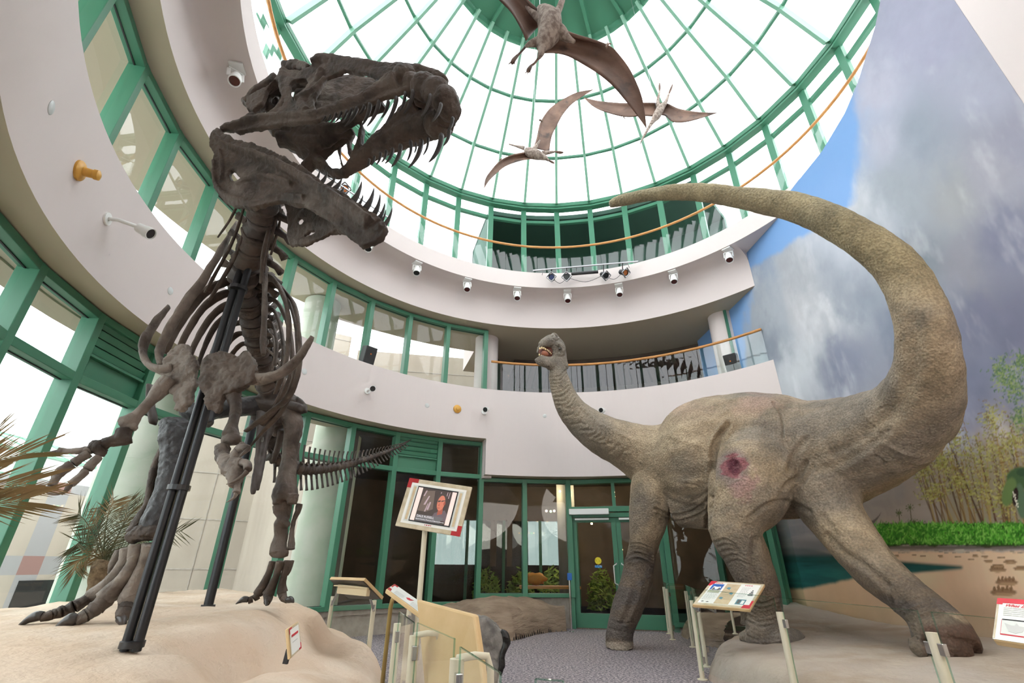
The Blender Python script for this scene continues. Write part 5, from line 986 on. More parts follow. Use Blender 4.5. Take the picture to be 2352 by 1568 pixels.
nb(mb, [(1256, 846, 8.9, 6), (1262, 842, 8.9, 9), (1272, 840, 8.94, 12)], k=3, seg=10)
body = mb.build('body', MAT['skin'], sau); remesh(body, 0.0165, 9, ((.55, .05), (.16, .016)))
def verts_px(o):
    me = o.data; n = len(me.vertices); co = np.zeros(n * 3); me.vertices.foreach_get('co', co); co = co.reshape(-1, 3); no = np.zeros(n * 3); me.vertices.foreach_get('normal', no); no = no.reshape(-1, 3)
    q = (co - np.array([0, 0, CAMH])) @ Mr; U = 1176 + F * q[:, 0] / -q[:, 2]; V = 784 - F * q[:, 1] / -q[:, 2]
    d = co - np.array([0, 0, CAMH]); d /= np.linalg.norm(d, axis=1)[:, None]; face = -(d * no).sum(1); return co, no, U, V, face
def pldist(U, V, pl):
    best = np.full(U.shape, 1e9); sgn = np.zeros(U.shape)
    for (x0, y0), (x1, y1) in zip(pl[:-1], pl[1:]):
        dx, dy = x1 - x0, y1 - y0; t = np.clip(((U - x0) * dx + (V - y0) * dy) / (dx * dx + dy * dy), 0, 1); d = np.hypot(U - x0 - t * dx, V - y0 - t * dy)
        s_ = np.sign((U - x0) * dy - (V - y0) * dx); m = d < best; sgn = np.where(m, s_, sgn); best = np.where(m, d, best)
    return best, sgn
def sculpt(o, strokes):
    """carve creases: each stroke is (polyline, width, depth, raise of the two banks)"""
    co, no, U, V, face = verts_px(o); dsp = np.zeros(len(U)); vis = np.clip(face * 2.2, 0, 1)
    for pl, w_, dep, lip, ymx in strokes:
        pl = [tuple(p[:2]) for p in cr(pl, 4)] if len(pl) > 2 else pl
        x0, x1 = min(p[0] for p in pl) - w_ * 4, max(p[0] for p in pl) + w_ * 4; y0, y1 = min(p[1] for p in pl) - w_ * 4, max(p[1] for p in pl) + w_ * 4
        m = (U > x0) & (U < x1) & (V > y0) & (V < y1) & (face > 0) & (co[:, 1] < ymx)
        if not m.any(): continue
        d, s_ = pldist(U[m], V[m], pl); dsp[m] += vis[m] * (-dep * np.exp(-(d / w_) ** 2) + lip * np.exp(-((d - w_ * 1.9) / w_) ** 2))
    co += no * dsp[:, None]; o.data.vertices.foreach_set('co', co.ravel()); o.data.update()
ST = []
def st(pl, w_=3, dep=.02, lip=.008, ymx=99): ST.append((pl, w_, dep, lip, ymx))
st([(1672, 975), (1652, 1010), (1640, 1050), (1636, 1110), (1632, 1160), (1626, 1205)], 6, .075, .022); st([(1660, 985), (1640, 1015), (1632, 1050)], 4, .04, .014)
st([(1505, 1168), (1540, 1183), (1580, 1178), (1612, 1160), (1630, 1140)], 3.4, .04, .014); st([(1510, 1180), (1550, 1196), (1600, 1185), (1628, 1165)], 3, .03, .01); st([(1590, 1150), (1610, 1140), (1628, 1122)], 2.6, .02, .008)
st([(1575, 1110), (1600, 1115), (1612, 1130), (1590, 1145)], 2.5, .012, .006)
for i in range(6): st([(1540 + i * 12, 1010 + i * 4), (1558 + i * 11, 1050 + i * 4), (1566 + i * 10, 1095)], 5, .014, .006)
st([(1775, 925), (1790, 945), (1797, 975), (1798, 1005)], 2.6, .03, .012); st([(1835, 930), (1845, 960)], 3, .012, .006)
st([(1852, 1060), (1838, 1090), (1815, 1105), (1800, 1120)], 5, .03, .014); st([(1870, 1070), (1850, 1105), (1825, 1122)], 4, .02, .01); st([(1850, 1010), (1828, 1040), (1812, 1080)], 7, .02, .012)
st([(1720, 1190), (1760, 1160), (1800, 1150), (1830, 1160), (1860, 1175)], 5, .03, .01)
st([(1930, 1040), (2000, 990), (2060, 930), (2092, 870), (2100, 800), (2096, 740)], 18, .03, .012); st([(1880, 1080), (1960, 1050), (2040, 990)], 8, .012, .01)
st([(2012, 1045), (2030, 1060), (2022, 1068)], 2, .02, .006); st([(2012, 945), (2035, 932), (2048, 936)], 2, .018, .006)
for i in range(26):
    t = i / 25; p = np.array([ip(t, [0, .2, .45, .7, 1], [1262, 1264, 1292, 1350, 1428]), ip(t, [0, .2, .45, .7, 1], [868, 905, 962, 1022, 1068])]); q = np.array([ip(t, [0, .2, .45, .7, 1], [1306, 1318, 1345, 1392, 1452]), ip(t, [0, .2, .45, .7, 1], [848, 880, 925, 955, 972])])
    j = math.sin(i * 2.3) * .12; a = p + (q - p) * (.06 + .3 * abs(math.sin(i * 1.7)) * (t > .35)); c = p + (q - p) * (.82 - .25 * abs(math.sin(i * 3.1))); mdp = (a + c) / 2 + np.array([3, 5 + 2 * math.sin(i)]) * (1 + t)
    st([tuple(a), tuple(mdp), tuple(c)], 2.2 + 1.2 * t, .013 + .004 * t, .006)
for (x, y, w_, n) in ((1434, 1256, 66, 7), (1440, 1270, 60, 5)):
    for i in range(n): st([(x + 2 * math.sin(i * 2), y + i * 7), (x + w_ * .45, y + i * 6 - 8 + 4 * math.sin(i * 3)), (x + w_ * .95, y + i * 7 + 4)], 2.2, .018, .008)
st([(1452, 1300), (1460, 1340), (1448, 1390), (1430, 1430)], 6, .02, .01); st([(1405, 1425), (1430, 1432), (1448, 1428)], 2.2, .015, .006); st([(1400, 1442), (1425, 1450)], 2.5, .012, .006)
for i in range(9): st([(1716, 1372 + i * 9 + 3 * math.sin(i * 2)), (1748, 1386 + i * 9 + 4 * math.sin(i)), (1790, 1372 + i * 9 + 5 * math.sin(i * 1.3))], 2.4, .02, .009)
for i in range(5): st([(1640 + i * 8, 1245 + i * 12), (1665 + i * 8, 1238 + i * 12), (1690 + i * 9, 1252 + i * 12)], 2.6, .018, .008)
st([(1735, 1240), (1728, 1290), (1740, 1340)], 8, .03, .014)
st([(1688, 1450), (1705, 1448), (1716, 1460), (1740, 1468), (1790, 1466)], 2.4, .02, .01)
for i in range(8): st([(2052 + i * 7, 1400 + i * 4), (2085 + i * 6, 1384 + i * 5 - (i % 3) * 2), (2128 + i * 4, 1368 + i * 6)], 2.4, .02, .009)
st([(2048, 1372), (2052, 1388), (2062, 1400)], 3, .03, .01); st([(1905, 1230), (1940, 1270), (1990, 1300), (2040, 1345)], 8, .03, .012); st([(1890, 1185), (1925, 1232)], 7, .02, .01)
for i in range(5): st([(2082 + i * 2, 1425 + i * 9), (2098 + i * 2, 1430 + i * 9)], 3, .02, .01)
st([(1277, 768), (1282, 772)], 2.6, .05, .01); st([(1270, 778), (1278, 783), (1284, 779)], 1.5, .012, .005); st([(1272, 770), (1269, 773)], 2, .03, .0)
for i in range(8): st([(1252 + i * 3.4, 784 - i * .4), (1256 + i * 3.4, 794 + i * .6), (1266 + i * 2.4, 806 + i)], 1.2, .010, .004)
st([(1284, 792), (1283, 802), (1287, 811), (1293, 809)], 1.6, .016, .006); st([(1281, 815), (1276, 828), (1277, 840)], 1.6, .014, .006)
# wound crater on the thigh with torn rim
st([(1680, 1062), (1690, 1084)], 13, .085, .0); st([(1672, 1066), (1690, 1054), (1706, 1074), (1704, 1096), (1690, 1100), (1670, 1086), (1672, 1066)], 3.5, -.018, 0.0)
sculpt(body, ST)
def skinpaint(o):
    co, no, U, V, face = verts_px(o); n = len(U); k = co * 1.0
    f1 = np.array(fbm(k[:, 0] * 1.3 + k[:, 1] * .7 + 20, k[:, 2] * 1.3 + k[:, 1] * .5 + 20, 5, 31)); f2 = np.array(fbm(k[:, 0] * 4 + k[:, 1] * 2 + 30, k[:, 2] * 4 + 30, 4, 32)); f3 = np.array(fbm(k[:, 0] * 12 + k[:, 1] * 6 + 50, k[:, 2] * 12 + 50, 3, 33))
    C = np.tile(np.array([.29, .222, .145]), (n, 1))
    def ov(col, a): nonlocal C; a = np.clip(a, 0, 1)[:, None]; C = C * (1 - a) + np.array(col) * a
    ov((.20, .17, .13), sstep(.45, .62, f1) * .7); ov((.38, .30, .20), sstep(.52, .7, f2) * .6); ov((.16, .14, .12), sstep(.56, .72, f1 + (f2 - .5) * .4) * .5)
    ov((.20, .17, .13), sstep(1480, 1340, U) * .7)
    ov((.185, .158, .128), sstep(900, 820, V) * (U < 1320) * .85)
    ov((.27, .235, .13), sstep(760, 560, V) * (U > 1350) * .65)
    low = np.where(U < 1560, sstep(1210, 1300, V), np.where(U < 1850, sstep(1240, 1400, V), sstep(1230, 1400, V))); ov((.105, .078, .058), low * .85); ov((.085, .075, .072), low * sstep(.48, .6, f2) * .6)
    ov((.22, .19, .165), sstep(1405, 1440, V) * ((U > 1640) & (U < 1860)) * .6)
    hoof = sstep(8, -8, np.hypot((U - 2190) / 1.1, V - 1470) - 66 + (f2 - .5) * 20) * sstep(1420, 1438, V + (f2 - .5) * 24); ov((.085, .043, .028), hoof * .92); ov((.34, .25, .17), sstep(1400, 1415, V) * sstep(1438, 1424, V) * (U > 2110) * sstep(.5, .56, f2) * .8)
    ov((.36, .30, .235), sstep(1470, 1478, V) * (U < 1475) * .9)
    ov((.36, .22, .18), np.exp(-((U - 1720) / 90) ** 2 - ((V - 925) / 28) ** 2) * .55 * sstep(.42, .6, f2)); ov((.32, .19, .15), np.exp(-((U - 1560) / 40) ** 2 - ((V - 935) / 20) ** 2) * .3)
    dw = np.hypot((U - 1685) / 1.0, (V - 1076) / 1.15) + (f3 - .5) * 12; nr_ = co[:, 1] < 7.6
    ov((.17, .12, .13), sstep(46, 26, dw) * nr_ * .6); ov((.20, .07, .075), sstep(26, 20, dw + (f3 - .5) * 26) * nr_); ov((.085, .015, .028), sstep(22, 14, dw + (f2 - .5) * 30) * nr_ * .9); ov((.48, .22, .18), sstep(.55, .66, f3) * sstep(20, 12, np.hypot(U - 1684, V - 1064)) * nr_)
    ov((.28, .16, .15), sstep(30, 12, np.hypot((U - 1712) * .8, (V - 1120) * .7) + (f3 - .5) * 40) * nr_ * .7)
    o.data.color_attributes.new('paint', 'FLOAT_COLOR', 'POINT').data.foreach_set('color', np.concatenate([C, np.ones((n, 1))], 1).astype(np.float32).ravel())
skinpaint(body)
mat('mouth', (.12, .035, .018, 1), .45, (.12, .03, .02, 1), 20, bump=.2, bscale=40, bdist=.004); mat('tongue', (.26, .085, .045, 1), .4, bump=.3, bscale=60, bdist=.004); mat('ivory', (.72, .55, .30, 1), .35); mat('eye', (.03, .025, .02, 1), .12)
def ell(par, name, x, y, d, rx, ry, m, ydep=1.0, rot=0.0):
    mb = MB(); p, rr = PR(x, y, d, 1.0); M_ = Matrix.Rotation(rot, 3, 'Y'); mb.ball(p, (rr * rx, rr * min(rx, ry) * ydep, rr * ry), 14, 10, M=M_); o = mb.build(name, m, par, smooth=True); return o
mth = ell(body, 'mouth_lining', 1256, 808, 8.93, 19, 17, MAT['mouth'], .55)
ell(body, 'tongue', 1251, 812, 8.80, 9, 6.5, MAT['tongue'], 1.1, .3)
ell(body, 'eye', 1286, 801, 8.745, 3.6, 3.6, MAT['eye'], 1.0); ell(body, 'nostril', 1276, 773, 8.845, 4.8, 1.9, MAT['eye'], .9, .35)
for (x, y, r) in [(1240, 800, 1.9), (1244.5, 798.5, 2.1), (1249, 799.5, 2.1), (1253, 801.5, 1.9), (1257, 803.5, 1.7), (1260.5, 806, 1.5), (1263.5, 809, 1.4), (1266, 812, 1.2), (1239, 814.5, 1.9), (1243.5, 817, 1.8), (1248.5, 818.5, 1.8), (1253.5, 819.5, 1.6), (1258.5, 820, 1.4)]:
    ell(body, 'tooth', x, y, 8.70 + (x - 1236) * .0045, r, r * 1.4, MAT['ivory'], 1.0)
# ------------------------------------------------------------------ flying reptiles
mat('wing_skin', (.115, .065, .045, 1), .55, (.20, .12, .085, 1), 3, lo=.4, hi=.65, bump=.35, bscale=26, bdist=.01, col3=(.055, .04, .033, 1), scale3=5, lo3=.56, hi3=.7)
mat('pale_fur', (.46, .385, .33, 1), .9, (.24, .19, .16, 1), 22, detail=8, lo=.42, hi=.6, bump=1.0, bscale=60, bdist=.02)
def pterosaur(name, label, yb, wings, furs, darks, grp='flying reptiles under the skylight', wire=None):
    root = empty(name, P(*furs[0][len(furs[0]) // 2][:2], yb), label, 'flying reptile model', grp); mb = MB(); mb.mi = 0
    for lead, trail, dy0, dy1 in wings:
        A = cr(lead, 5); B_2 = cr(trail, 5); n = len(A); m = min(len(A), len(B_2)); A = [A[int(round(i * (len(A) - 1) / (m - 1)))] for i in range(m)]; B_2 = [B_2[int(round(i * (len(B_2) - 1) / (m - 1)))] for i in range(m)]
        K = 6; up, dn_ = [], []
        for i in range(m):
            t = i / (m - 1)
            for k in range(K + 1):
                u = k / K; x = A[i][0] * (1 - u) + B_2[i][0] * u; y = A[i][1] * (1 - u) + B_2[i][1] * u
                p = P(x, y, yb + (dy0 * (1 - t) + dy1 * t) * 1.0 + .10 * math.sin(u * math.pi) * (1 - t)); th = .012 + .006 * (k in (0,))
                up.append(p + Vector((0, th * .4, th))); dn_.append(p - Vector((0, th * .4, th)))
        f = []; N0 = len(up)
        for i in range(m - 1):
            for k in range(K):
                a, b_, c, d = i * (K + 1) + k, i * (K + 1) + k + 1, (i + 1) * (K + 1) + k + 1, (i + 1) * (K + 1) + k; f += [(a, b_, c, d), (N0 + d, N0 + c, N0 + b_, N0 + a)]
            for k in (0, K): a, d = i * (K + 1) + k, (i + 1) * (K + 1) + k; f.append((a, d, N0 + d, N0 + a))
        for i in (0, m - 1):
            for k in range(K): a, b_ = i * (K + 1) + k, i * (K + 1) + k + 1; f.append((a, b_, N0 + b_, N0 + a))
        mb.add(up + dn_, f)
        R0 = 5.0 if yb < 4 else 2.6; V_, R_ = [], []
        for i in range(m):
            t = i / (m - 1); p, r = PR(A[i][0], A[i][1], yb + dy0 * (1 - t) + dy1 * t, R0 * (1 - t * .8)); V_.append(p); R_.append(r)
        mb.tube(V_, R_, 8)
    for d_ in darks: nb(mb, [(q[0], q[1], yb + (q[3] if len(q) > 3 else 0), q[2]) for q in d_], k=3, seg=7, fl=.8)
    mb.mi = 1
    for d_ in furs: nb(mb, [(q[0], q[1], yb - .03 + (q[3] if len(q) > 3 else 0), q[2]) for q in d_], k=4, seg=12, fl=.9)
    o = mb.build('body', [MAT['wing_skin'], MAT['pale_fur']], root, smooth=True)
    if wire:
        for (x, y) in wire:
            p = P(x, y, yb); w_ = MB(); w_.tube([p, p + Vector((0, 0, .01)), Vector((p.x * .9 + CX * .1, p.y * .9 + CY * .1, 13.2))], [.0035] * 3, 5); w_.build('hanging_wire', MAT['steel'], root)
    return o
b1_ = pterosaur('flying_reptile', 'largest winged reptile with pale furry belly, crossing the dome cap at the top', 2.9,
    [([(1292, 72), (1325, 84), (1358, 93), (1398, 108), (1420, 128), (1446, 163), (1468, 210), (1478, 248), (1484, 294)], [(1250, 122), (1275, 122), (1305, 129), (1340, 148), (1375, 170), (1408, 198), (1438, 233), (1464, 266), (1484, 294)], 0, .35),
     ([(1252, 42), (1222, 14), (1185, -25), (1135, -85), (1080, -150), (1030, -220)], [(1208, 94), (1194, 62), (1172, 26), (1140, -8), (1085, -90), (1030, -220)], 0, -.3)],
    [[(1238, 20, 9), (1250, 32, 22), (1262, 52, 31), (1262, 74, 30), (1250, 95, 22), (1243, 108, 14)], [(1262, 60, 20), (1288, 74, 16), (1304, 88, 9), (1320, 96, 4)], [(1272, 44, 14), (1283, 22, 9), (1290, 4, 8), (1300, -40, 7), (1318, -130, 4)], [(1244, 45, 12), (1224, 30, 7), (1208, 14, 4)],
     [(1240, 95, 13), (1220, 100, 8), (1208, 106, 4)], [(1246, 105, 12), (1243, 120, 9), (1238, 132, 5)]],
    [[(1208, 106, 3.5), (1198, 118, 3), (1190, 126, 3)], [(1190, 126, 3.5), (1180, 138, 6), (1176, 144, 5)], [(1178, 140, 2), (1171, 145, 1.5), (1168, 148, .8)], [(1178, 141, 2), (1174, 149, .8)], [(1182, 141, 2), (1181, 149, .8)],
     [(1238, 132, 3.5), (1228, 145, 3), (1221, 150, 3)], [(1221, 150, 3.5), (1216, 158, 6), (1212, 163, 5)], [(1213, 162, 2), (1206, 168, .8)], [(1214, 162, 2), (1211, 171, .8)], [(1218, 160, 2), (1217, 169, .8)],
     [(1392, 110, 3), (1394, 103, 2.5), (1397, 97, 1)], [(1393, 106, 2), (1400, 100, 1.6), (1404, 102, .8)], [(1394, 106, 2), (1392, 99, .8)]], wire=[(1240, 20), (1290, 60)])
pterosaur('flying_reptile', 'smaller winged reptile with one wing raised, left of the other small one', 6.4,
    [([(1228, 340), (1235, 315), (1240, 290), (1247, 273), (1264, 250), (1290, 231), (1325, 213), (1362, 206)], [(1262, 348), (1264, 328), (1269, 308), (1278, 290), (1292, 264), (1312, 240), (1337, 222), (1362, 206)], 0, .3),
     ([(1216, 350), (1190, 354), (1168, 360), (1148, 371), (1130, 390), (1116, 410), (1112, 432)], [(1230, 364), (1205, 367), (1182, 373), (1160, 382), (1141, 397), (1124, 414), (1112, 432)], 0, -.2)],
    [[(1206, 345, 7), (1218, 350, 12), (1232, 355, 12), (1246, 360, 8), (1256, 364, 5)], [(1204, 340, 5), (1196, 338, 4), (1184, 335, 2.4), (1169, 331, 1.5)], [(1245, 352, 6), (1262, 350, 4), (1276, 348, 2)], [(1250, 362, 5), (1260, 368, 3)], [(1225, 345, 7), (1234, 332, 4), (1240, 322, 2)]],
    [[(1276, 348, 2), (1286, 350, 3.5), (1294, 350, 1.5)], [(1260, 368, 2), (1268, 372, 3), (1273, 375, 1.4)], [(1238, 276, 2), (1242, 276, 2.4), (1245, 279, 2)], [(1148, 368, 2), (1152, 364, 1.6)]], wire=[(1228, 350)])
pterosaur('flying_reptile', 'smaller winged reptile flying beak downwards with level wings, right of the other small one', 6.2,
    [([(1512, 266), (1476, 264), (1440, 267), (1400, 259), (1365, 245), (1341, 224)], [(1512, 236), (1476, 236), (1438, 237), (1402, 235), (1370, 231), (1341, 224)], 0, .2),
     ([(1512, 262), (1528, 264), (1546, 278), (1575, 279), (1612, 270), (1646, 259)], [(1514, 236), (1534, 238), (1555, 248), (1580, 254), (1612, 258), (1646, 259)], 0, -.1)],
    [[(1524, 240, 6), (1516, 252, 10), (1508, 266, 10), (1500, 277, 6), (1493, 288, 4)], [(1493, 288, 4), (1486, 300, 3.5), (1478, 314, 2.6), (1470, 330, 1.2)], [(1514, 248, 6), (1511, 232, 4), (1513, 220, 3), (1515, 210, 2)], [(1523, 246, 6), (1531, 230, 4), (1536, 216, 2.4)]],
    [[(1515, 210, 2), (1515, 200, 3.2), (1515, 191, 1.5)], [(1536, 216, 2), (1541, 204, 3.2), (1545, 194, 1.5)], [(1432, 268, 1.6), (1436, 273, .8)]], wire=[(1510, 258)])
# ------------------------------------------------------------------ fittings on the round walls
def aimed(body_c, axis, r, L, lens, par, m='white_paint'):
    ax = Vector(axis).normalized(); b = MB()
    b.lathe(Vector(body_c) - ax * L / 2, [(r * .55, 0), (r * .8, L * .08), (r * .86, L * .3), (r * .86, L * .55), (r, L * .6), (r, L), (r * .86, L), (r * .84, L * .9)], 20, axis=ax); b.build('lamp_housing', MAT[m], par, smooth=True, auto=35)
    b = MB(); b.lathe(Vector(body_c) + ax * (L / 2 - L * .1), [(r * .84, 0), (r * .84, .004)], 20, axis=ax); b.build('lens', MAT[lens], par)
def spotC(px, py, lens, lab):
    q = PH(px, py + 12, 7.80); az = azof(q); R = math.hypot(q.x - CX, q.y - CY); top = pol(az, R + .03, 8.085); root = empty('spotlight', top, lab, 'spotlight', 'white spotlights under the upper gallery')
    inw = (Vector((0, 0, 0)) - Vector((q.x, q.y, 0))).normalized()
    b = MB(); b.box((top.x, top.y, 8.07), (.2, .2, .03), rz=math.radians(az)); b.build('mounting_plate', MAT['white_paint'], root, bevel=.004)
    b = MB(); sd = Vector((-inw.y, inw.x, 0)); c = Vector((q.x, q.y, 7.84))
    b.beam(Vector((top.x, top.y, 8.06)), Vector((top.x, top.y, 7.99)), .06, .06)
    for s_ in (-.095, .095): b.beam(Vector((top.x, top.y, 7.99)) + sd * s_, c + sd * s_, .012, .05)
    b.beam(Vector((top.x, top.y, 7.99)) - sd * .1, Vector((top.x, top.y, 7.99)) + sd * .1, .05, .012); b.build('yoke', MAT['white_paint'], root)
    aimed(c, inw * .45 + Vector((0, 0, -1)), .088, .26, lens, root)
names = ['just below the skeleton\'s chin', 'second to the right of the skeleton\'s chin', 'third to the right of the skeleton\'s chin', 'straight above the far glass doors\' left frame', 'below the middle of the stage light bar', 'below the right end of the stage light bar', 'second from the painted wall', 'nearest the painted wall', 'behind the skeleton\'s head on the left']
for i, (px, py, ln) in enumerate([(846, 557, 'lens_black'), (957, 612, 'lens_black'), (1073, 650, 'lens_red'), (1188, 670, 'lens_red'), (1304, 676, 'lens_red'), (1423, 662, 'lens_red'), (1548, 632, 'lens_red'), (1675, 582, 'lens_red'), (539, 172, 'lens_red')]):
    spotC(px, py, ln, 'white spotlight under the upper gallery, ' + names[i])
for i, (px, py, ax_, lab) in enumerate([(1118, 946, (-.3, -1, -.35), 'small white spotlight on the lower band above the hanging sign, right of the yellow alarm'), (1390, 948, (-.5, -.8, -.2), 'small white spotlight on the lower band half hidden behind the sauropod\'s neck'), (849, 898, (.35, -1, -.3), 'small white spotlight on the lower band right of the skeleton\'s ribs'), (285, 508, (.9, .1, -.45), 'large white spotlight on a bracket on the band at far left')]):
    q = PCYL(px - (40 if i == 3 else 6), py - (6 if i == 3 else 0), RA); az = azof(q); root = empty('spotlight', q, lab, 'spotlight', 'white spotlights on the lower band'); inw = (pol(az, 0) - pol(az, 1)).normalized(); c = q + inw * (.30 if i == 3 else .22)
    if i == 3: c = q + inw * .26 + Vector((.05, .10, -.02))
    b = MB(); b.lathe(q + inw * .0, [(.07, 0), (.07, .02)], 16, axis=inw); b.build('mounting_plate', MAT['white_paint'], root); b = MB(); b.tube([q, q + inw * .1 + Vector((0, 0, .01)), c + Vector((0, 0, .02))], [.022] * 3, 8); b.build('bracket_arm', MAT['white_paint'], root, smooth=True)
    aimed(c, ax_, .068, .19, 'lens_black', root)
for i, (px, py, r, m, lab) in enumerate([(981, 931, .055, 'disc_grey', 'small grey disc on the lower band left of the round yellow alarm'), (1251, 955, .05, 'disc_grey', 'small grey disc on the lower band just left of the sauropod\'s neck'), (699, 853, .06, 'disc_grey', 'small grey disc on the lower band beside the skeleton\'s shoulder blade tip'), (391, 668, .055, 'disc_grey', 'small grey disc on the lower band left of the skeleton\'s ribs'), (117, 247, .06, 'disc_grey', 'small grey disc high on the band at far left')]):
    q = PCYL(px, py, RA); inw = (Vector((CX, CY, q.z)) - q).normalized(); b = MB(); b.lathe(q - inw * .004, [(r, 0), (r, .008), (r * .9, .012)], 20, axis=inw); tag(b.build('wall_disc', MAT[m], smooth=True, auto=40), lab, 'wall plate', 'grey discs on the lower band')
for i, (px, py, lab) in enumerate([(180, 391, 'yellow horn alarm projecting from the band at far left'), (1050, 939, 'round yellow alarm on the lower band above the hanging sign')]):
    q = PCYL(px, py, RA); inw = (Vector((CX, CY, q.z)) - q).normalized(); root = empty('alarm_sounder', q, lab, 'alarm'); b = MB(); b.lathe(q, [(.10, -.004), (.10, .02), (.085, .035), (.04, .045)], 24, axis=inw); b.build('base', MAT['yellow_plastic'], root, smooth=True, auto=40)
    b = MB(); b.lathe(q + inw * .04, [(.045, 0), (.042, .08), (.05, .085), (.05, .12), (.03, .13)] if i == 0 else [(.045, 0), (.04, .03), (.02, .035)], 18, axis=inw); b.build('horn', MAT['yellow_plastic'], root, smooth=True, auto=40)
for px, py, tilt, lab in ((845, 818, -.35, 'small black loudspeaker on the ledge in front of the upper windows'), (1681, 829, .1, 'small black loudspeaker on the ledge beside the painted sky')):
    q = PCYL(px, py, RA + .12); az = azof(q); inw = (Vector((CX, CY, 0)) - Vector((q.x, q.y, 0))).normalized(); M_ = Matrix.Rotation(math.radians(az), 3, 'Z') @ Matrix.Rotation(-.25, 3, 'Y'); root = empty('loudspeaker', (q.x, q.y, 5.29), lab, 'loudspeaker')
    b = MB(); b.box((q.x, q.y, 5.53), (.22, .28, .40), M=M_); b.build('cabinet', MAT['black_metal'], root, bevel=.012); b = MB(); b.box(Vector((q.x, q.y, 5.53)) + M_ @ Vector((-.112, 0, 0)), (.008, .25, .37), M=M_); mat('grille_' + str(px), (.02, .02, .02, 1), .9, (.045, .045, .045, 1), 300, lo=.48, hi=.52); b.build('grille', MAT['grille_' + str(px)], root)
    b = MB(); b.box(Vector((q.x, q.y, 5.53)) + M_ @ Vector((-.118, 0, .03)), (.004, .03, .03), M=M_); b.build('badge', MAT['lens_amber'], root); b = MB(); b.lathe((q.x, q.y, 5.285), [(.06, 0), (.06, .012), (.02, .02), (.02, .1)], 12); b.build('stand', MAT['black_metal'], root)
# stage-light bars hung in front of the upper gallery
def stage(pa, pb, lights, lab, strip=None, R=4.98):
    A = PCYL(*pa, R); B = PCYL(*pb, R); root = empty('stage_light_bar', (A + B) / 2, lab, 'stage light bar'); b = MB(); b.beam(A, B, .03, .03)
    for t in (.1, .42, .9):
        c = A + (B - A) * t; az = azof(c); w0 = pol(az, RC + .02, c.z); b.beam(c + Vector((0, 0, .12)), c - Vector((0, 0, .16)), .014, .014); b.beam(c, w0, .014, .014)
    b.build('pipe', MAT['steel'], root)
    for (px, py, ln, ax_, mm) in lights:
        q = PCYL(px, py, R - .02); rt = empty('stage_light', q, 'stage spotlight with a ' + {'lens_blue': 'blue', 'lens_amber': 'orange', 'lens_black': 'dark'}[ln] + ' lens ' + LT.pop(0), 'stage light', 'stage lights on the hanging bars')
        aimed(q, ax_, .085, .24, ln, rt, 'pole_metal'); ax2 = Vector(ax_).normalized(); u = ax2.orthogonal().normalized(); v = ax2.cross(u); fr = MB(); c = q + ax2 * .13
        for (s0, s1) in (((-1, -1), (1, -1)), ((1, -1), (1, 1)), ((1, 1), (-1, 1)), ((-1, 1), (-1, -1))): fr.beam(c + (u * s0[0] + v * s0[1]) * .095, c + (u * s1[0] + v * s1[1]) * .095, .035, .012)
        fr.build('filter_frame', MAT['steel'], rt); h = MB(); t = max(0, min(1, (q - A).dot(B - A) / (B - A).length_squared)); h.beam(q + Vector((0, 0, .07)), A + (B - A) * t, .02, .035); h.build('hook_clamp', MAT['black_metal'], rt)
    cb = MB(); pts = [PCYL(*l[:2], R) for l in lights]
    for i in range(len(pts) - 1):
        mdp = (pts[i] + pts[i + 1]) / 2 - Vector((0, 0, .18)); cb.tube([Vector(x) for x in [tuple(v) for v in cr([tuple(pts[i]), tuple(mdp), tuple(pts[i + 1])], 6)]], [.007] * 13, 6)
    if len(pts) > 1: cb.build('cable', MAT['black_metal'], root, smooth=True)
    if strip: a, c = PCYL(*strip[0], R), PCYL(*strip[1], R); s_ = MB(); s_.tube([a, c], [.045, .045], 12); s_.build('strip_light', MAT['black_metal'], root, smooth=True, auto=40)
LT = ['at the left end of the far bar', 'second from the left on the far bar', 'third from the left on the far bar', 'at the right end of the far bar', 'between the skeleton\'s jaws']
stage((1224, 621), (1466, 600), [(1268, 638, 'lens_blue', (-.25, -1, -.35), 0), (1303, 637, 'lens_black', (-.3, -1, -.4), 0), (1387, 631, 'lens_black', (.35, -.8, -.75), 0), (1431, 625, 'lens_amber', (.45, -.75, -.6), 0)], 'steel pipe with four stage lights hanging before the upper gallery', ((1312, 629), (1374, 624)))
stage((700, 370), (893, 500), [(792, 437, 'lens_amber', (.35, -1, -.45), 0)], 'steel pipe with one stage light seen between the skeleton\'s jaws')
# ------------------------------------------------------------------ rocks
def lowwall(x, y):
    r = math.hypot(x - CX, y - CY); az = math.degrees(math.atan2(y - CY, x - CX)); n = noise.noise(Vector((x * 1.3, y * 1.3, 3))); n2 = noise.noise(Vector((x * 4, y * 4, 7)))
    if az < 84 or az > 122: return -.06
    rin = ip(az, [84, 88.2, 88.6, 92, 98, 103, 108, 114, 119, 122], [7, 6.6, 5.75, 5.55, 4.95, 4.45, 4.4, 5.0, 5.9, 6.6]) + .12 * n
    t = (r - rin)
    if t < -.05: return -.06
    top = ip(az, [86, 104, 110, 122], [.66, .66, .60, .4]); f = math.tanh(max(t, 0) * 1.9) ** .55
    return top * f + .04 * n2 * (f > .2) + .035 * math.sin(r * 9 + n * 4 + az * .2) * f * (1 - f) * 4 - .03
mat('brown_rock', (.34, .255, .185, 1), .95, (.24, .175, .125, 1), 2.4, lo=.4, hi=.62, bump=.9, bscale=5, bdist=.10, spec=.12, stretch=(.7, .7, 3.2))
tag(heightfield('rock_ledge', -2.6, 2.0, 9.4, 12.1, .04, lowwall, MAT['brown_rock'], lambda x, y: math.hypot(x - CX, y - CY) < RG - .16), 'low brown artificial rock ledge under the glass left of the doors', 'rock ledge')
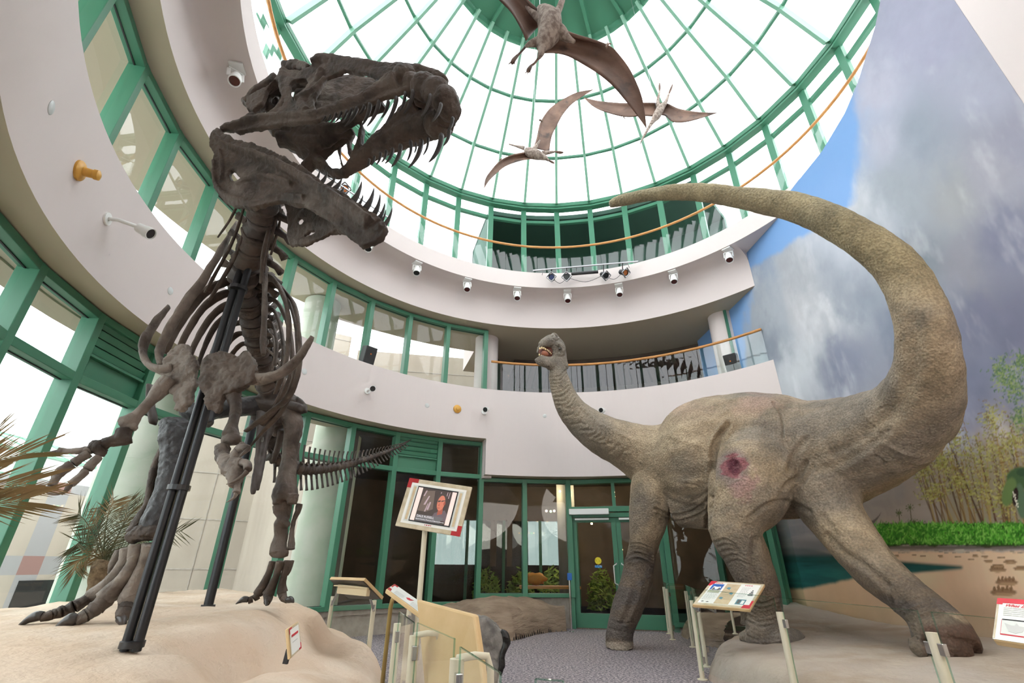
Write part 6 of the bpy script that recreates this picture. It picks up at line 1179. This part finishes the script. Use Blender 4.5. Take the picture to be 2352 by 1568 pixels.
def lowwall2(x, y):
    n = noise.noise(Vector((x * 1.5, y * 1.5, 13))); d = x - ip(y, [8.9, 9.6, 10.5, 11.6], [3.75, 3.45, 3.35, 3.6]) + .08 * n; return (.46 + .05 * n) * math.tanh(max(d, 0) * 4) ** .6 - .03 if d > -.05 else -.06
tag(heightfield('rock_ledge', 3.2, 5.0, 8.9, 11.4, .05, lowwall2, MAT['brown_rock'], lambda x, y: math.hypot(x - CX, y - CY) < RG - .16 and x < 3.3 + (y - 8.9) * .9), 'low brown rock ledge behind the sauropod\'s near hind leg', 'rock ledge')
def boulder(name, c, r, m, lab, cat, seed, flat=None, jit=.5, vox=.03):
    b = MB(); b.ball(c, r, 28, 18, jit=jit, seed=seed); o = b.build(name, m, smooth=True); roughen(o, .05, 2.2, seed, .015, 9)
    for v in o.data.vertices:
        if v.co.z < .0: v.co.z = .0
        if flat and v.co.z > flat: v.co.z = flat + (v.co.z - flat) * .12
    tag(o, lab, cat); return o
q = PH(930, 1500, .1); boulder('boulder', (-.78, 6.1, .05), (.34, .8, .50), MAT['grey_sand'], 'smooth pinkish boulder behind the low glass left of the cream board', 'boulder', 4, jit=.3)
mat('dark_rock', (.10, .09, .082, 1), .55, (.22, .20, .18, 1), 7, lo=.42, hi=.62, bump=.6, bscale=30, bdist=.015); mat('black_rock', (.01, .009, .008, 1), .2, bump=.5, bscale=20, bdist=.02)
st_ = empty('polished_rock', PH(1118, 1545, 0), 'dark grey cut rock with glossy black edge on the carpet behind the cream board', 'rock'); b = MB(); yy = 5.3
out = [(1060, 1425), (1095, 1418), (1118, 1418), (1132, 1430), (1150, 1444), (1160, 1462), (1162, 1480), (1152, 1500), (1152, 1530), (1146, 1560), (1138, 1600), (1060, 1620)]
plate(b, out, [], lambda x, y: yy + (1160 - x) * .001, .32, back=(-.1, 1, 0)); o = b.build('stone', MAT['dark_rock'], st_); remesh(o, .018, 3, ((.12, .03), (.03, .01)))
b = MB(); nb(b, [(1150, 1447, yy, 3), (1161, 1458, yy, 4.5), (1163, 1476, yy, 5), (1156, 1495, yy, 4), (1153, 1512, yy, 4.5), (1153, 1530, yy, 4), (1148, 1550, yy, 3)], k=4, seg=8, fl=1.6); o = b.build('glossy_edge', MAT['black_rock'], st_, smooth=True); roughen(o, .012, 14)
# ------------------------------------------------------------------ low glass barriers
def post(x, y, h, lab, r=.029, m='cream_pole', z0=0.0, clips=((.72, 1), (.16, 1)), grp='cream barrier posts'):
    root = empty('barrier_post', (x, y, z0), lab, 'barrier post', grp); b = MB(); b.lathe((x, y, z0), [(r, .0), (r, h)], 18); b.build('post', MAT[m], root, smooth=True, auto=40)
    b = MB(); b.lathe((x, y, z0), [(r * 2.1, 0), (r * 2.1, .008), (r * 1.3, .016)], 18); b.build('base_plate', MAT[m], root, smooth=True, auto=40)
    return root
def clipon(root, x, y, z, d, w_=.05):
    b = MB(); d = Vector((d[0], d[1], 0)).normalized(); b.beam(Vector((x, y, z - .035)) + d * .045, Vector((x, y, z + .035)) + d * .045, w_, .03, up=(d.y, -d.x, 0)); b.build('glass_clip', MAT['chrome'], root, bevel=.004)
def gpanel(a, c, z0, z1, lab, ym=None, lean=0):
    a = Vector((a[0], a[1], 0)); c = Vector((c[0], c[1], 0)); d = (c - a).normalized(); a = a + d * .05; c = c - d * .05; n = Vector((-d.y, d.x, 0)) * .005
    b = MB(); b.add([a + Vector((0, 0, z0)), c + Vector((0, 0, z0)), c + Vector((0, 0, z1)), a + Vector((0, 0, z1))], [(0, 1, 2, 3)]); o = b.build('glass_panel', MAT['glass_clear']); tag(o, lab, 'glass panel', 'low glass barrier panels')
    b = MB(); b.beam(a + Vector((0, 0, z1)), c + Vector((0, 0, z1)), .008, .004); b.beam(a + Vector((0, 0, z0)), a + Vector((0, 0, z1)), .008, .006, up=d); b.beam(c + Vector((0, 0, z0)), c + Vector((0, 0, z1)), .008, .006, up=d); b.build('polished_edge', MAT['glass_edge'], o); return o
PB = [PH(1537, 1455, 0), PH(1545, 1469, 0), PH(1592, 1486, 0), PH(1623, 1531, 0), PH(1614, 1561, 0)]
LB = ['cream barrier post farthest back, beside the right door frame', 'cream barrier post beside the farthest one, close to the right door frame', 'cream barrier post third from the doors, left of the tilted reading panel', 'cream barrier post under the left end of the tilted reading panel, second nearest', 'cream barrier post nearest the camera at the left end of the tilted reading panel']
for i, p in enumerate(PB):
    r = post(p.x, p.y, .85, LB[i]); 
    for z in (.75, .2): clipon(r, p.x, p.y, z, (1, .3))
R1, R2 = Vector((2.51, 5.03, 0)), Vector((2.75, 3.58, 0)); R3 = Vector((2.95, 2.0, 0)); PT = PH(1688, 1452, .38)
for p, lab, dd2 in ((R1, 'cream barrier post in front of the sauropod\'s near hind foot', ((.2, -1), )), (R2, 'cream barrier post with two clips before the brown hoof near the painted wall', ((-.1, 1), (.1, -1)))):
    r = post(p.x, p.y, .87, lab, r=.032)
    for d_ in dd2: clipon(r, p.x, p.y, .78, d_); clipon(r, p.x, p.y, .2, d_)
r = post(PT.x, PT.y, .42, 'thin cream post standing on the sand behind the tilted reading panel', r=.018, z0=PT.z - .02)
gpanel(PB[0], PB[1], .1, .95, 'narrow glass panel between the two posts at the right door frame'); gpanel(PB[1], PB[2], .1, .95, 'glass barrier panel between the doors and the tilted reading panel'); gpanel(PB[2], PB[3], .1, .95, 'glass barrier panel just behind the tilted reading panel')
gpanel(PB[4], R1, .1, .99, 'glass barrier panel in front of the near hind foot, left of the post'); gpanel(R1, R2, .1, .99, 'glass barrier panel between the two near right posts'); gpanel(R2, R3, .1, .99, 'glass barrier panel at the right edge in front of the brown hoof')
LP = [(PH(913, 1431, .85), 'slim cream barrier post with a dark slot, left of the cream board', .027), (PH(952, 1459, .87), 'cream barrier post with a bracket at the left edge of the cream board', .029), (PH(1050, 1512, .87), 'thick cream barrier post with a bracket nearest the camera, before the cream board', .032), (PH(765, 1369, .85), 'cream barrier post behind the sand rock under the black-backed panel', .028), (PH(860, 1378, .85), 'cream barrier post right of the black-backed panel', .028), (PH(940, 1399, .85), 'cream barrier post seen between the slanted panel and the cream board', .024)]
rs_ = []
for p, lab, r_ in LP:
    r = post(p.x, p.y, p.z, lab, r=r_, m='cream_pole'); rs_.append(r); clipon(r, p.x, p.y, p.z - .08, (.3, -1)); clipon(r, p.x, p.y, .25, (.3, -1))
for i in (1, 2):
    p = LP[i][0]; b = MB(); b.tube([Vector((p.x, p.y, p.z)), Vector((p.x + .08, p.y - .02, p.z + .015)), Vector((p.x + .135, p.y, p.z + .01)), Vector((p.x + .15, p.y + .01, p.z - .04)), Vector((p.x + .16, p.y + .02, p.z - .30))], [.016] * 5, 8); b.build('board_bracket', MAT['cream_pole'], rs_[i], smooth=True)
gpanel(LP[0][0], LP[1][0], .08, .93, 'glass barrier panel between the slim slotted post and the board\'s left post'); gpanel(LP[1][0], LP[2][0], .08, .94, 'glass barrier panel in front of the cream board'); e_ = PH(1160, 1552, .92); gpanel(LP[2][0], (e_.x, e_.y), .08, .92, 'glass barrier panel right of the nearest post, ending over the dark rock')
gpanel(LP[3][0], LP[4][0], .3, .93, 'glass barrier panel below the black-backed panel'); e0, e1 = PH(1196, 1556, .92), PH(1330, 1566, .92); gpanel((e0.x, e0.y), (e1.x, e1.y), .08, .92, 'glass barrier panel at the bottom edge over open carpet')
# silver card-reader post beside the doors
q = PH(1313, 1451, 0); root = empty('card_reader_post', q, 'slim silver post with a blue card reader left of the glass doors', 'card reader'); b = MB(); b.lathe((q.x, q.y, 0), [(.022, 0), (.022, .98)], 14); b.lathe((q.x, q.y, 0), [(.05, 0), (.05, .01), (.03, .02)], 16); b.build('post', MAT['chrome'], root, smooth=True, auto=40); b = MB(); b.box((q.x, q.y - .02, 1.03), (.1, .06, .14)); mat('blue_plastic', (.01, .1, .36, 1), .35); b.build('reader', MAT['blue_plastic'], root, bevel=.008)
# ------------------------------------------------------------------ signs and reading panels
mat('board_cream', (.60, .42, .22, 1), .45, (.54, .37, .18, 1), 6); mat('board_marble', (.60, .53, .39, 1), .5, (.47, .39, .26, 1), 14, detail=8); mat('print_white', (.80, .79, .75, 1), .5); mat('print_red', (.58, .03, .05, 1), .45); mat('print_dark_red', (.40, .01, .015, 1), .45); mat('print_ink', (.12, .12, .12, 1), .6); mat('print_grey', (.50, .50, .48, 1), .6); mat('print_buff', (.62, .50, .33, 1), .5, (.55, .42, .26, 1), 16); mat('print_pale', (.62, .64, .6, 1), .5); mat('board_black', (.012, .012, .013, 1), .35)
def colour(name, c, em=None): 
    if name not in MAT: mat(name, c, .5, emit=em)
    return MAT[name]
class Board:
    def __init__(s, root, TL, TR, BL, th=.03, m='board_cream', name='board', back=None):
        s.O = Vector(BL); s.U = Vector(TR) - Vector(TL); s.V = Vector(TL) - Vector(BL); s.U = s.U; s.N = s.U.cross(s.V).normalized(); s.root = root; s.W = s.U.length; s.H = s.V.length
        if s.N.dot(Vector((0, 0, CAMH)) - s.O) < 0 and back is None: s.N = -s.N
        if back is not None: s.N = Vector(back)
        b = MB(); b.poly([s.at(0, 0), s.at(1, 0), s.at(1, 1), s.at(0, 1)], -s.N * th); s.board = b.build(name, MAT[m], root, bevel=.006)
    def at(s, u, v, l=0.0): return s.O + s.U * u + s.V * v + s.N * l
    def rect(s, name, u0, v0, u1, v1, m, l=.002, par=None):
        b = MB(); b.poly([s.at(u0, v0, l), s.at(u1, v0, l), s.at(u1, v1, l), s.at(u0, v1, l)], s.N * .001); return b.build(name, MAT[m] if isinstance(m, str) else m, par or s.board)
    def polyp(s, name, pts, m, l=.003, par=None):
        b = MB(); b.poly([s.at(u, v, l) for u, v in pts], s.N * .0006); return b.build(name, MAT[m] if isinstance(m, str) else m, par or s.board)
    def lines(s, name, u0, v0, u1, v1, n, m='print_grey', l=.004, fill=.42, seed=1):
        r = random.Random(seed); b = MB(); h = (v1 - v0) / n
        for i in range(n):
            v = v1 - h * (i + .7); u = u0
            ue = u1 if i < n - 1 or n == 1 else u0 + (u1 - u0) * .75
            while u < ue - .01:
                w_ = r.uniform(.02, .05) * (u1 - u0) * 4; e = min(u + w_, ue)
                if e > u: b.poly([s.at(u, v, l), s.at(e, v, l), s.at(e, v + h * fill, l), s.at(u, v + h * fill, l)], s.N * .0005)
                u = e + .012
        return b.build(name, MAT[m], s.board)
    def text(s, body, u, v, size, m, l=.005, par=None):
        c = bpy.data.curves.new('lettering', 'FONT'); c.body = body; c.size = size; c.extrude = .0004; c.materials.append(MAT[m] if isinstance(m, str) else m); o = bpy.data.objects.new('lettering', c); COL.objects.link(o)
        x = s.U.normalized(); z = s.N; y = z.cross(x).normalized()
        if y.dot(s.V) < 0: y = -y
        M_ = Matrix((x, y, x.cross(y))).transposed().to_4x4(); M_.translation = s.at(u, v, l); dg = bpy.context.evaluated_depsgraph_get(); o.matrix_world = M_; dg.update(); me = bpy.data.meshes.new_from_object(o.evaluated_get(dg)); me.transform(M_); bpy.data.objects.remove(o, do_unlink=True)
        t = bpy.data.objects.new('lettering', me); COL.objects.link(t); put(t, par or s.board); return t
# video sign on a tall pole
yy = 5.3; pb = P(975, 1215, yy); root = empty('video_sign', (pb.x, pb.y, 0), 'tilted video screen in a stone-coloured frame with red corners on a tall cream pole', 'sign')
b = MB(); b.lathe((pb.x, pb.y + .03, 0), [(.09, 0), (.09, .012), (.027, .02), (.027, pb.z + .25)], 18); b.build('pole', MAT['cream_pole'], root, smooth=True, auto=40)
bd = Board(root, P(941, 1097, yy), P(1084, 1118, yy - .1), P(907, 1207, yy - .02), .03, 'board_marble')
for (pts) in ([(0, 1), (.16, 1), (.16, .91), (.065, .91), (.065, .80), (0, .80)], [(1, 0), (.86, 0), (.86, .09), (.935, .09), (.935, .2), (1, .2)]): bd.polyp('red_corner', pts, 'print_dark_red', .0015)
bd.rect('white_mount', .065, .085, .935, .915, 'print_white', .0012); bd.rect('inner_mount', .1, .13, .9, .87, 'print_pale', .0026); bd.rect('speaker_slot', .115, .16, .155, .84, 'print_buff', .0036); bd.rect('speaker_slot', .845, .16, .885, .84, 'print_buff', .0036)
fr = bd.rect('screen_bezel', .18, .14, .82, .86, 'board_black', .004); E_ = .25
def sc_(n, c): return colour(n, c, (c, E_))
bd.rect('screen_bar', .195, .165, .80, .835, sc_('scr_pink', (.66, .49, .45, 1)), .0055, fr); scr = bd.rect('screen', .265, .165, .735, .835, sc_('scr_dark', (.045, .032, .028, 1)), .0068, fr)
k = lambda u, v: (.265 + u * .47, .165 + v * .67)
bd.polyp('picture', [k(.02, .3), k(.1, .92), k(.42, .96), k(.5, .4), k(.3, .3)], sc_('scr_brown', (.11, .08, .065, 1)), .0078, scr)
for i, (pts) in enumerate([[(.16, .5), (.26, .78), (.3, .78), (.22, .5)], [(.3, .36), (.34, .6), (.39, .6), (.36, .36)], [(.24, .3), (.29, .55), (.31, .55), (.28, .3)], [(.08, .76), (.14, .94), (.17, .93), (.12, .75)], [(.62, .78), (.63, .95), (.65, .95), (.645, .78)], [(.9, .78), (.91, .97), (.93, .97), (.925, .78)], [(.83, .8), (.84, .97), (.86, .97), (.855, .8)]]): bd.polyp('picture', [k(*q_) for q_ in pts], sc_('scr_lilac', (.32, .24, .26, 1)), .0086, scr)
def ov_(cu, cv, ru, rv, m, l, n=20, a0=0, a1=6.283): bd.polyp('picture', [k(cu + ru * math.cos(a0 + (a1 - a0) * i / n), cv + rv * math.sin(a0 + (a1 - a0) * i / n)) for i in range(n)], m, l, scr)
bd.polyp('picture', [k(.52, .12), k(.58, .3), (k(.72, .36)), k(.9, .42), k(1, .3), k(1, .1)], sc_('scr_shirt', (.10, .075, .085, 1)), .0086, scr); bd.polyp('picture', [k(.68, .25), k(.68, .42), k(.82, .5), k(.84, .3)], sc_('scr_skin_dark', (.26, .07, .045, 1)), .0092, scr)
ov_(.72, .74, .155, .19, sc_('scr_hair', (.05, .038, .034, 1)), .0094); ov_(.715, .62, .125, .23, sc_('scr_skin', (.42, .135, .085, 1)), .0100); ov_(.83, .62, .03, .06, sc_('scr_skin_dark', (.26, .07, .045, 1)), .0104)
bd.polyp('picture', [k(.6, .68), k(.69, .7), k(.69, .655), k(.61, .63)], sc_('scr_hair', 0), .0108, scr); bd.polyp('picture', [k(.71, .69), k(.83, .72), k(.83, .70), k(.72, .65)], sc_('scr_hair', 0), .0108, scr); bd.polyp('picture', [k(.67, .62), k(.645, .53), k(.69, .52)], sc_('scr_skin_dark', 0), .0108, scr); bd.polyp('picture', [k(.63, .47), k(.72, .48), k(.71, .455), k(.64, .45)], sc_('scr_skin_dark', 0), .0108, scr)
bd.rect('caption_bar', k(.03, 0)[0], .175, k(.84, 0)[0], .295, sc_('scr_grey', (.10, .095, .10, 1)), .0112, scr); bd.rect('caption_bar', k(.37, 0)[0], .235, k(.9, 0)[0], .30, sc_('scr_grey', 0), .0108, scr)
wh = sc_('scr_white', (.6, .58, .6, 1)); bd.text('DALE RUSSELL', k(.05, 0)[0], .245, .030, wh, .0126, scr); bd.text('North Carolina Museum of Natural Sciences', k(.04, 0)[0], .195, .0172, wh, .0126, scr); bd.lines('printed_text', .44, .095, .56, .118, 1, m='print_dark_red', fill=.8)
# tilted reading panel by the sauropod
yy = 6.75; TL, TR, BL = P(1634, 1333, yy + .32), P(1757, 1341, yy + .05), P(1590, 1388, yy - .12); root = empty('reading_panel', ((TL + BL) / 2).xyz * 1, 'tilted cream reading panel with red corners and blue picture before the sauropod\'s hind leg', 'reading panel')
bd = Board(root, TL, TR, BL, .035, 'board_cream'); bd.rect('printed_sheet', .01, .02, .99, .98, 'board_marble', .001); bd.polyp('red_corner', [(0.01, .98), (.13, .98), (.10, .86), (.055, .78), (.01, .78)], 'print_red', .0025); bd.polyp('red_corner', [(.99, .02), (.84, .02), (.86, .14), (.95, .14), (.95, .3), (.99, .3)], 'print_red', .0025)
bd.rect('printed_sheet', .06, .09, .95, .93, 'print_white', .002); bd.rect('buff_panel', .34, .10, .60, .9, 'print_buff', .0035); colour('print_blue', (.04, .13, .42, 1)); colour('print_land', (.45, .45, .33, 1)); colour('print_teal', (.1, .25, .3, 1))
ph = bd.rect('photograph', .09, .50, .30, .86, 'print_blue', .0035); bd.rect('photograph', .09, .50, .30, .62, 'print_land', .0045, ph); bd.polyp('photograph', [(.12, .6), (.14, .76), (.2, .74), (.27, .76), (.28, .58), (.25, .66), (.2, .64), (.16, .66)], 'print_white', .005, ph); bd.polyp('photograph', [(.13, .62), (.15, .72), (.18, .68), (.17, .6)], 'print_ink', .0055, ph); bd.polyp('photograph', [(.23, .62), (.25, .72), (.28, .68), (.27, .6)], 'print_ink', .0055, ph)
bd.lines('printed_text', .09, .22, .30, .47, 6); bd.lines('printed_text', .66, .40, .80, .80, 9, seed=3); bd.lines('printed_text', .36, .28, .58, .84, 8, seed=4, m='board_marble')
for u, v in ((.42, .7), (.52, .5), (.40, .3)): bd.polyp('small_drawing', [(u - .03, v), (u - .01, v + .06), (u + .04, v + .04), (u + .03, v - .04), (u, v - .02)], 'print_teal', .005)
for u, v in ((.13, .14), (.22, .13)): bd.polyp('small_drawing', [(u - .03, v), (u, v + .03), (u + .03, v + .01), (u, v - .01)], 'print_ink', .005)
for i in range(4): bd.rect('small_drawing', .86 - i * .012, .66 - i * .06, .88 + i * .012, .70 - i * .06, 'print_ink', .005)
bd.rect('photograph', .70, .13, .86, .32, 'print_teal', .004); bd.rect('photograph', .72, .16, .77, .3, 'print_ink', .0048); bd.rect('photograph', .79, .15, .84, .28, 'print_white', .0048); bd.lines('printed_text', .10, .875, .26, .91, 1, m='print_red', fill=.8); bd.lines('printed_text', .68, .85, .82, .885, 1, m='print_red', fill=.8, seed=5)
b = MB()
for p_, u in ((PB[4], .06), (PB[3], .35)):
    q = bd.at(u, .12, -.04); b.tube([Vector((p_.x, p_.y, .78)), Vector((q.x, q.y, q.z - .06)), q], [.014, .014, .014], 8)
b.build('support_arm', MAT['steel'], root, smooth=True)
# panel cut by the right edge
TL, TR, BL = P(2292, 1374, 2.95), P(2440, 1384, 2.62), P(2280, 1468, 2.72); root = empty('reading_panel', BL, 'white and red reading panel cut off by the right edge of the view', 'reading panel')
bd = Board(root, TL, TR, BL, .03, 'board_cream'); bd.rect('printed_sheet', .0, .01, 1, 1, 'print_white', .001); bd.polyp('red_corner', [(0, 1), (.62, 1), (.62, .88), (.1, .88), (.1, .84), (0, .84)], 'print_red', .003); bd.rect('printed_margin', .01, .03, .04, .83, 'board_marble', .003)
bd.text('What Do', .13, .79, .034, 'print_red', .004); bd.lines('printed_text', .13, .56, .9, .78, 5, m='print_pale', seed=6); bd.rect('drawing_frame', .115, .12, .95, .47, 'print_red', .003); dr = bd.rect('drawing', .125, .14, .94, .46, 'print_pale', .004); bd.rect('drawing', .13, .45, .95, .475, 'board_black', .005, dr)
bd.polyp('drawing', [(.17, .38), (.22, .36), (.28, .34), (.33, .34), (.36, .4), (.4, .34), (.5, .33), (.45, .22), (.35, .17), (.25, .2)], 'print_grey', .0055, dr); b = MB(); q = bd.at(.5, .3, -.05); b.lathe((q.x, q.y, 0), [(.03, 0), (.03, q.z)], 12); b.build('post', MAT['cream_pole'], root)
# cream board seen from behind
c4 = [P(956, 1376, 3.5), P(1088, 1411, 3.0), P(1126, 1690, 2.72), P(984, 1690, 3.2)]; root = empty('display_board', (c4[0].x, 3.4, 0), 'large blank cream board seen from behind at the bottom of the view', 'display board'); n_ = (c4[1] - c4[0]).cross(c4[3] - c4[0]).normalized(); n_ = n_ if n_.y > 0 else -n_
b = MB(); b.poly(c4, n_ * .04); b.build('board', MAT['board_cream'], root, bevel=.012); lw = (c4[2] + c4[3]) / 2 + n_ * .06
for c_ in (c4[2], c4[3]): b = MB(); q = c_ * .8 + c4[0] * .1 + c4[1] * .1 + n_ * .06; b.lathe((q.x, q.y, 0), [(.022, 0), (.022, max(q.z, .3))], 12); b.build('leg', MAT['cream_pole'], root)
# slanted panel on a bent olive pipe
TL, TR, BL, = P(906, 1340, 5.0), P(985, 1395, 4.6), P(887, 1352, 4.75); mat('olive_pipe', (.33, .235, .08, 1), .45); root = empty('reading_panel', PH(882, 1530, 0), 'slanted reading panel on a bent olive pipe, seen almost edge-on left of the cream board', 'reading panel')
bd = Board(root, TL, TR, BL, .035, 'board_cream'); bd.rect('printed_sheet', .02, .05, .98, .95, 'print_pale', .002); bd.polyp('red_corner', [(.02, .95), (.14, .95), (.14, .8), (.06, .8), (.06, .5), (.02, .5)], 'print_dark_red', .003); bd.polyp('red_corner', [(.02, .05), (.02, .3), (.1, .3), (.12, .05)], 'print_dark_red', .003); bd.polyp('small_drawing', [(.48, .45), (.55, .62), (.62, .5), (.66, .68), (.6, .42), (.54, .36)], 'print_red', .004); bd.lines('printed_text', .2, .1, .45, .5, 6, seed=8); bd.lines('printed_text', .66, .1, .95, .5, 6, seed=9)
b = MB(); p0 = P(882, 1529, 5.2); b.tube([Vector((p0.x, 5.2, 0)), P(897, 1395, 5.05), P(901, 1378, 5.0), P(908, 1368, 4.9), P(920, 1372, 4.8)], [.020] * 5, 12); b.build('pipe', MAT['olive_pipe'], root, smooth=True)
# black-backed panel behind the rock
c4 = [P(757, 1330, 6.0), P(836, 1333, 5.6), P(878, 1376, 5.9), P(800, 1374, 6.3)]; root = empty('reading_panel', (LP[4][0].x, LP[4][0].y, 0), 'reading panel seen from below with black underside and cream rim behind the sand rock', 'reading panel'); n_ = (c4[1] - c4[0]).cross(c4[3] - c4[0]).normalized(); n_ = n_ if n_.z > 0 else -n_
b = MB(); b.poly(c4, n_ * .03); b.build('board', MAT['board_cream'], root); ce = sum(c4, Vector()) / 4; b = MB(); b.poly([ce + (q - ce) * .96 - n_ * .002 for q in c4], -n_ * .004); b.build('black_underside', MAT['board_black'], root)
b = MB(); b.beam(P(779, 1352, 6.0), P(846, 1358, 5.75), .05, .09); b.beam(P(774, 1344, 6.02), P(850, 1350, 5.74), .09, .012); b.build('mounting_channel', MAT['cream_paint'], root); b = MB(); q = P(846, 1358, 5.85); b.tube([q, Vector((LP[4][0].x, LP[4][0].y, .75))], [.015, .015], 8); b.tube([P(779, 1352, 6.05), Vector((LP[3][0].x, LP[3][0].y, .75))], [.015, .015], 8); b.build('support_arm', MAT['steel'], root)
# small name plate on the platform
c4 = [P(661, 1443, 3.55), P(686, 1426, 3.85), P(692, 1488, 3.80), P(667, 1513, 3.5)]; root = empty('name_plate', c4[3], 'small white name plate with red corners standing in a cleft of the sand rock', 'sign'); bd = Board(root, c4[0], c4[1], c4[3], .018, 'board_cream')
bd.rect('printed_sheet', .06, .03, .97, .97, 'board_marble', .001); bd.rect('printed_sheet', .12, .08, .9, .9, 'print_white', .002); bd.polyp('red_corner', [(.06, .97), (.3, .97), (.3, .92), (.12, .9), (.12, .76), (.06, .76)], 'print_red', .003); bd.polyp('red_corner', [(.97, .03), (.75, .03), (.75, .09), (.9, .1), (.9, .25), (.97, .25)], 'print_red', .003); bd.lines('printed_text', .2, .6, .8, .7, 1, m='print_red', fill=.8); bd.lines('printed_text', .22, .42, .7, .48, 1, m='print_grey'); b = MB(); q = P(660, 1500, 3.6); b.beam(P(664, 1490, 3.6), P(655, 1524, 3.6), .02, .03); b.build('bracket', MAT['black_metal'], root)
# ------------------------------------------------------------------ palms
mat('palm_leaf', (.06, .06, .022, 1), .55, (.17, .105, .035, 1), 4, lo=.45, hi=.62); mat('palm_dry', (.30, .185, .08, 1), .55, (.20, .16, .06, 1), 5); mat('palm_bark', (.24, .17, .10, 1), .9, (.12, .08, .045, 1), 20, bump=1, bscale=30, bdist=.03)
def frond(par, pts, ln, m, n=26, seed=0, w_=.010, droop=.25, ang=.75):
    sr = .008 if w_ > .003 else .004
    c = cr(pts, 6); V_ = [P(q[0], q[1], q[2]) for q in c]; b = MB(); b.tube(V_, [sr * (1 - i / len(V_) * .7) for i in range(len(V_))], 6); r = random.Random(seed)
    for i in range(n):
        t = (i + 1) / (n + 1); k_ = t * (len(V_) - 1); a = V_[int(k_)].lerp(V_[min(int(k_) + 1, len(V_) - 1)], k_ % 1); T = (V_[min(int(k_) + 1, len(V_) - 1)] - V_[int(k_)]).normalized()
        for s_ in (-1, 1):
            side = Vector((T.z, .25 * s_, -T.x)).normalized() * s_; L_2 = ln * math.sin(min(1, t * 1.6 + .25) * math.pi * .62) * r.uniform(.8, 1.15); e = a + (T * ang + side * (1.1 - t * .45) + Vector((0, r.uniform(-.25, .25), -droop * r.uniform(.5, 1.5)))).normalized() * L_2
            wv = (e - a).cross(Vector((0, 1, .2))).normalized() * w_ * r.uniform(.8, 1.3); md_ = a.lerp(e, .45); b.add([a - wv * .5, md_ - wv, e, md_ + wv, a + wv * .5, md_ + Vector((0, -.004, .006))], [(0, 1, 5), (1, 2, 5), (2, 3, 5), (3, 4, 5), (4, 0, 5)])
    b.build('frond', m, par)
tr = P(222, 1352, 5.45); palm = empty('potted_palm', (tr.x, tr.y, platform_z(tr.x, tr.y)), 'small date palm with olive fronds on the platform behind the striding foot', 'palm'); b = MB(); nb(b, [(218, 1362, 5.45, 17), (222, 1335, 5.45, 17), (232, 1305, 5.45, 20), (240, 1285, 5.45, 15)], k=4, seg=14, fl=1); o = b.build('trunk', MAT['palm_bark'], palm, smooth=True); roughen(o, .02, 16)
for i, pts in enumerate([[(238, 1290, 5.45), (215, 1230, 5.4), (195, 1195, 5.35), (178, 1180, 5.3)], [(240, 1288, 5.45), (240, 1230, 5.42), (250, 1175, 5.4), (262, 1150, 5.4)], [(242, 1288, 5.45), (270, 1230, 5.5), (300, 1180, 5.55), (335, 1148, 5.6)], [(240, 1290, 5.45), (210, 1275, 5.35), (180, 1290, 5.25), (172, 1310, 5.2)], [(240, 1290, 5.45), (205, 1255, 5.4), (185, 1245, 5.35), (176, 1250, 5.3)], [(244, 1290, 5.45), (290, 1260, 5.5), (340, 1240, 5.55), (420, 1218, 5.6)], [(240, 1288, 5.45), (225, 1220, 5.5), (222, 1185, 5.55), (226, 1165, 5.6)], [(242, 1290, 5.5), (280, 1210, 5.65), (290, 1175, 5.75), (292, 1155, 5.8)]]): frond(palm, pts, .24, MAT['palm_leaf'], 34, i, w_=.0045)
pr_ = P(-160, 1150, 1.7); palm2 = empty('potted_palm', (pr_.x, pr_.y, 0), 'dry golden palm fronds reaching into the left edge of the view', 'palm'); b = MB(); b.tube([Vector((pr_.x, pr_.y, .0)), Vector((pr_.x, pr_.y, pr_.z - .05))], [.08, .07], 12); b.build('trunk', MAT['palm_bark'], palm2, smooth=True)
for i, pts in enumerate([[(-160, 1150, 1.7), (-90, 1100, 1.75), (-20, 1062, 1.8), (60, 1040, 1.85)], [(-160, 1150, 1.7), (-90, 1130, 1.7), (-30, 1120, 1.75), (60, 1110, 1.8)], [(-160, 1150, 1.7), (-100, 1165, 1.65), (-40, 1160, 1.65), (50, 1150, 1.7)], [(-160, 1150, 1.7), (-90, 1090, 1.8), (-50, 1050, 1.85), (-10, 985, 1.95)]]): frond(palm2, pts, .19, MAT['palm_dry'], 20, 30 + i, w_=.0017, droop=.05, ang=1.9)
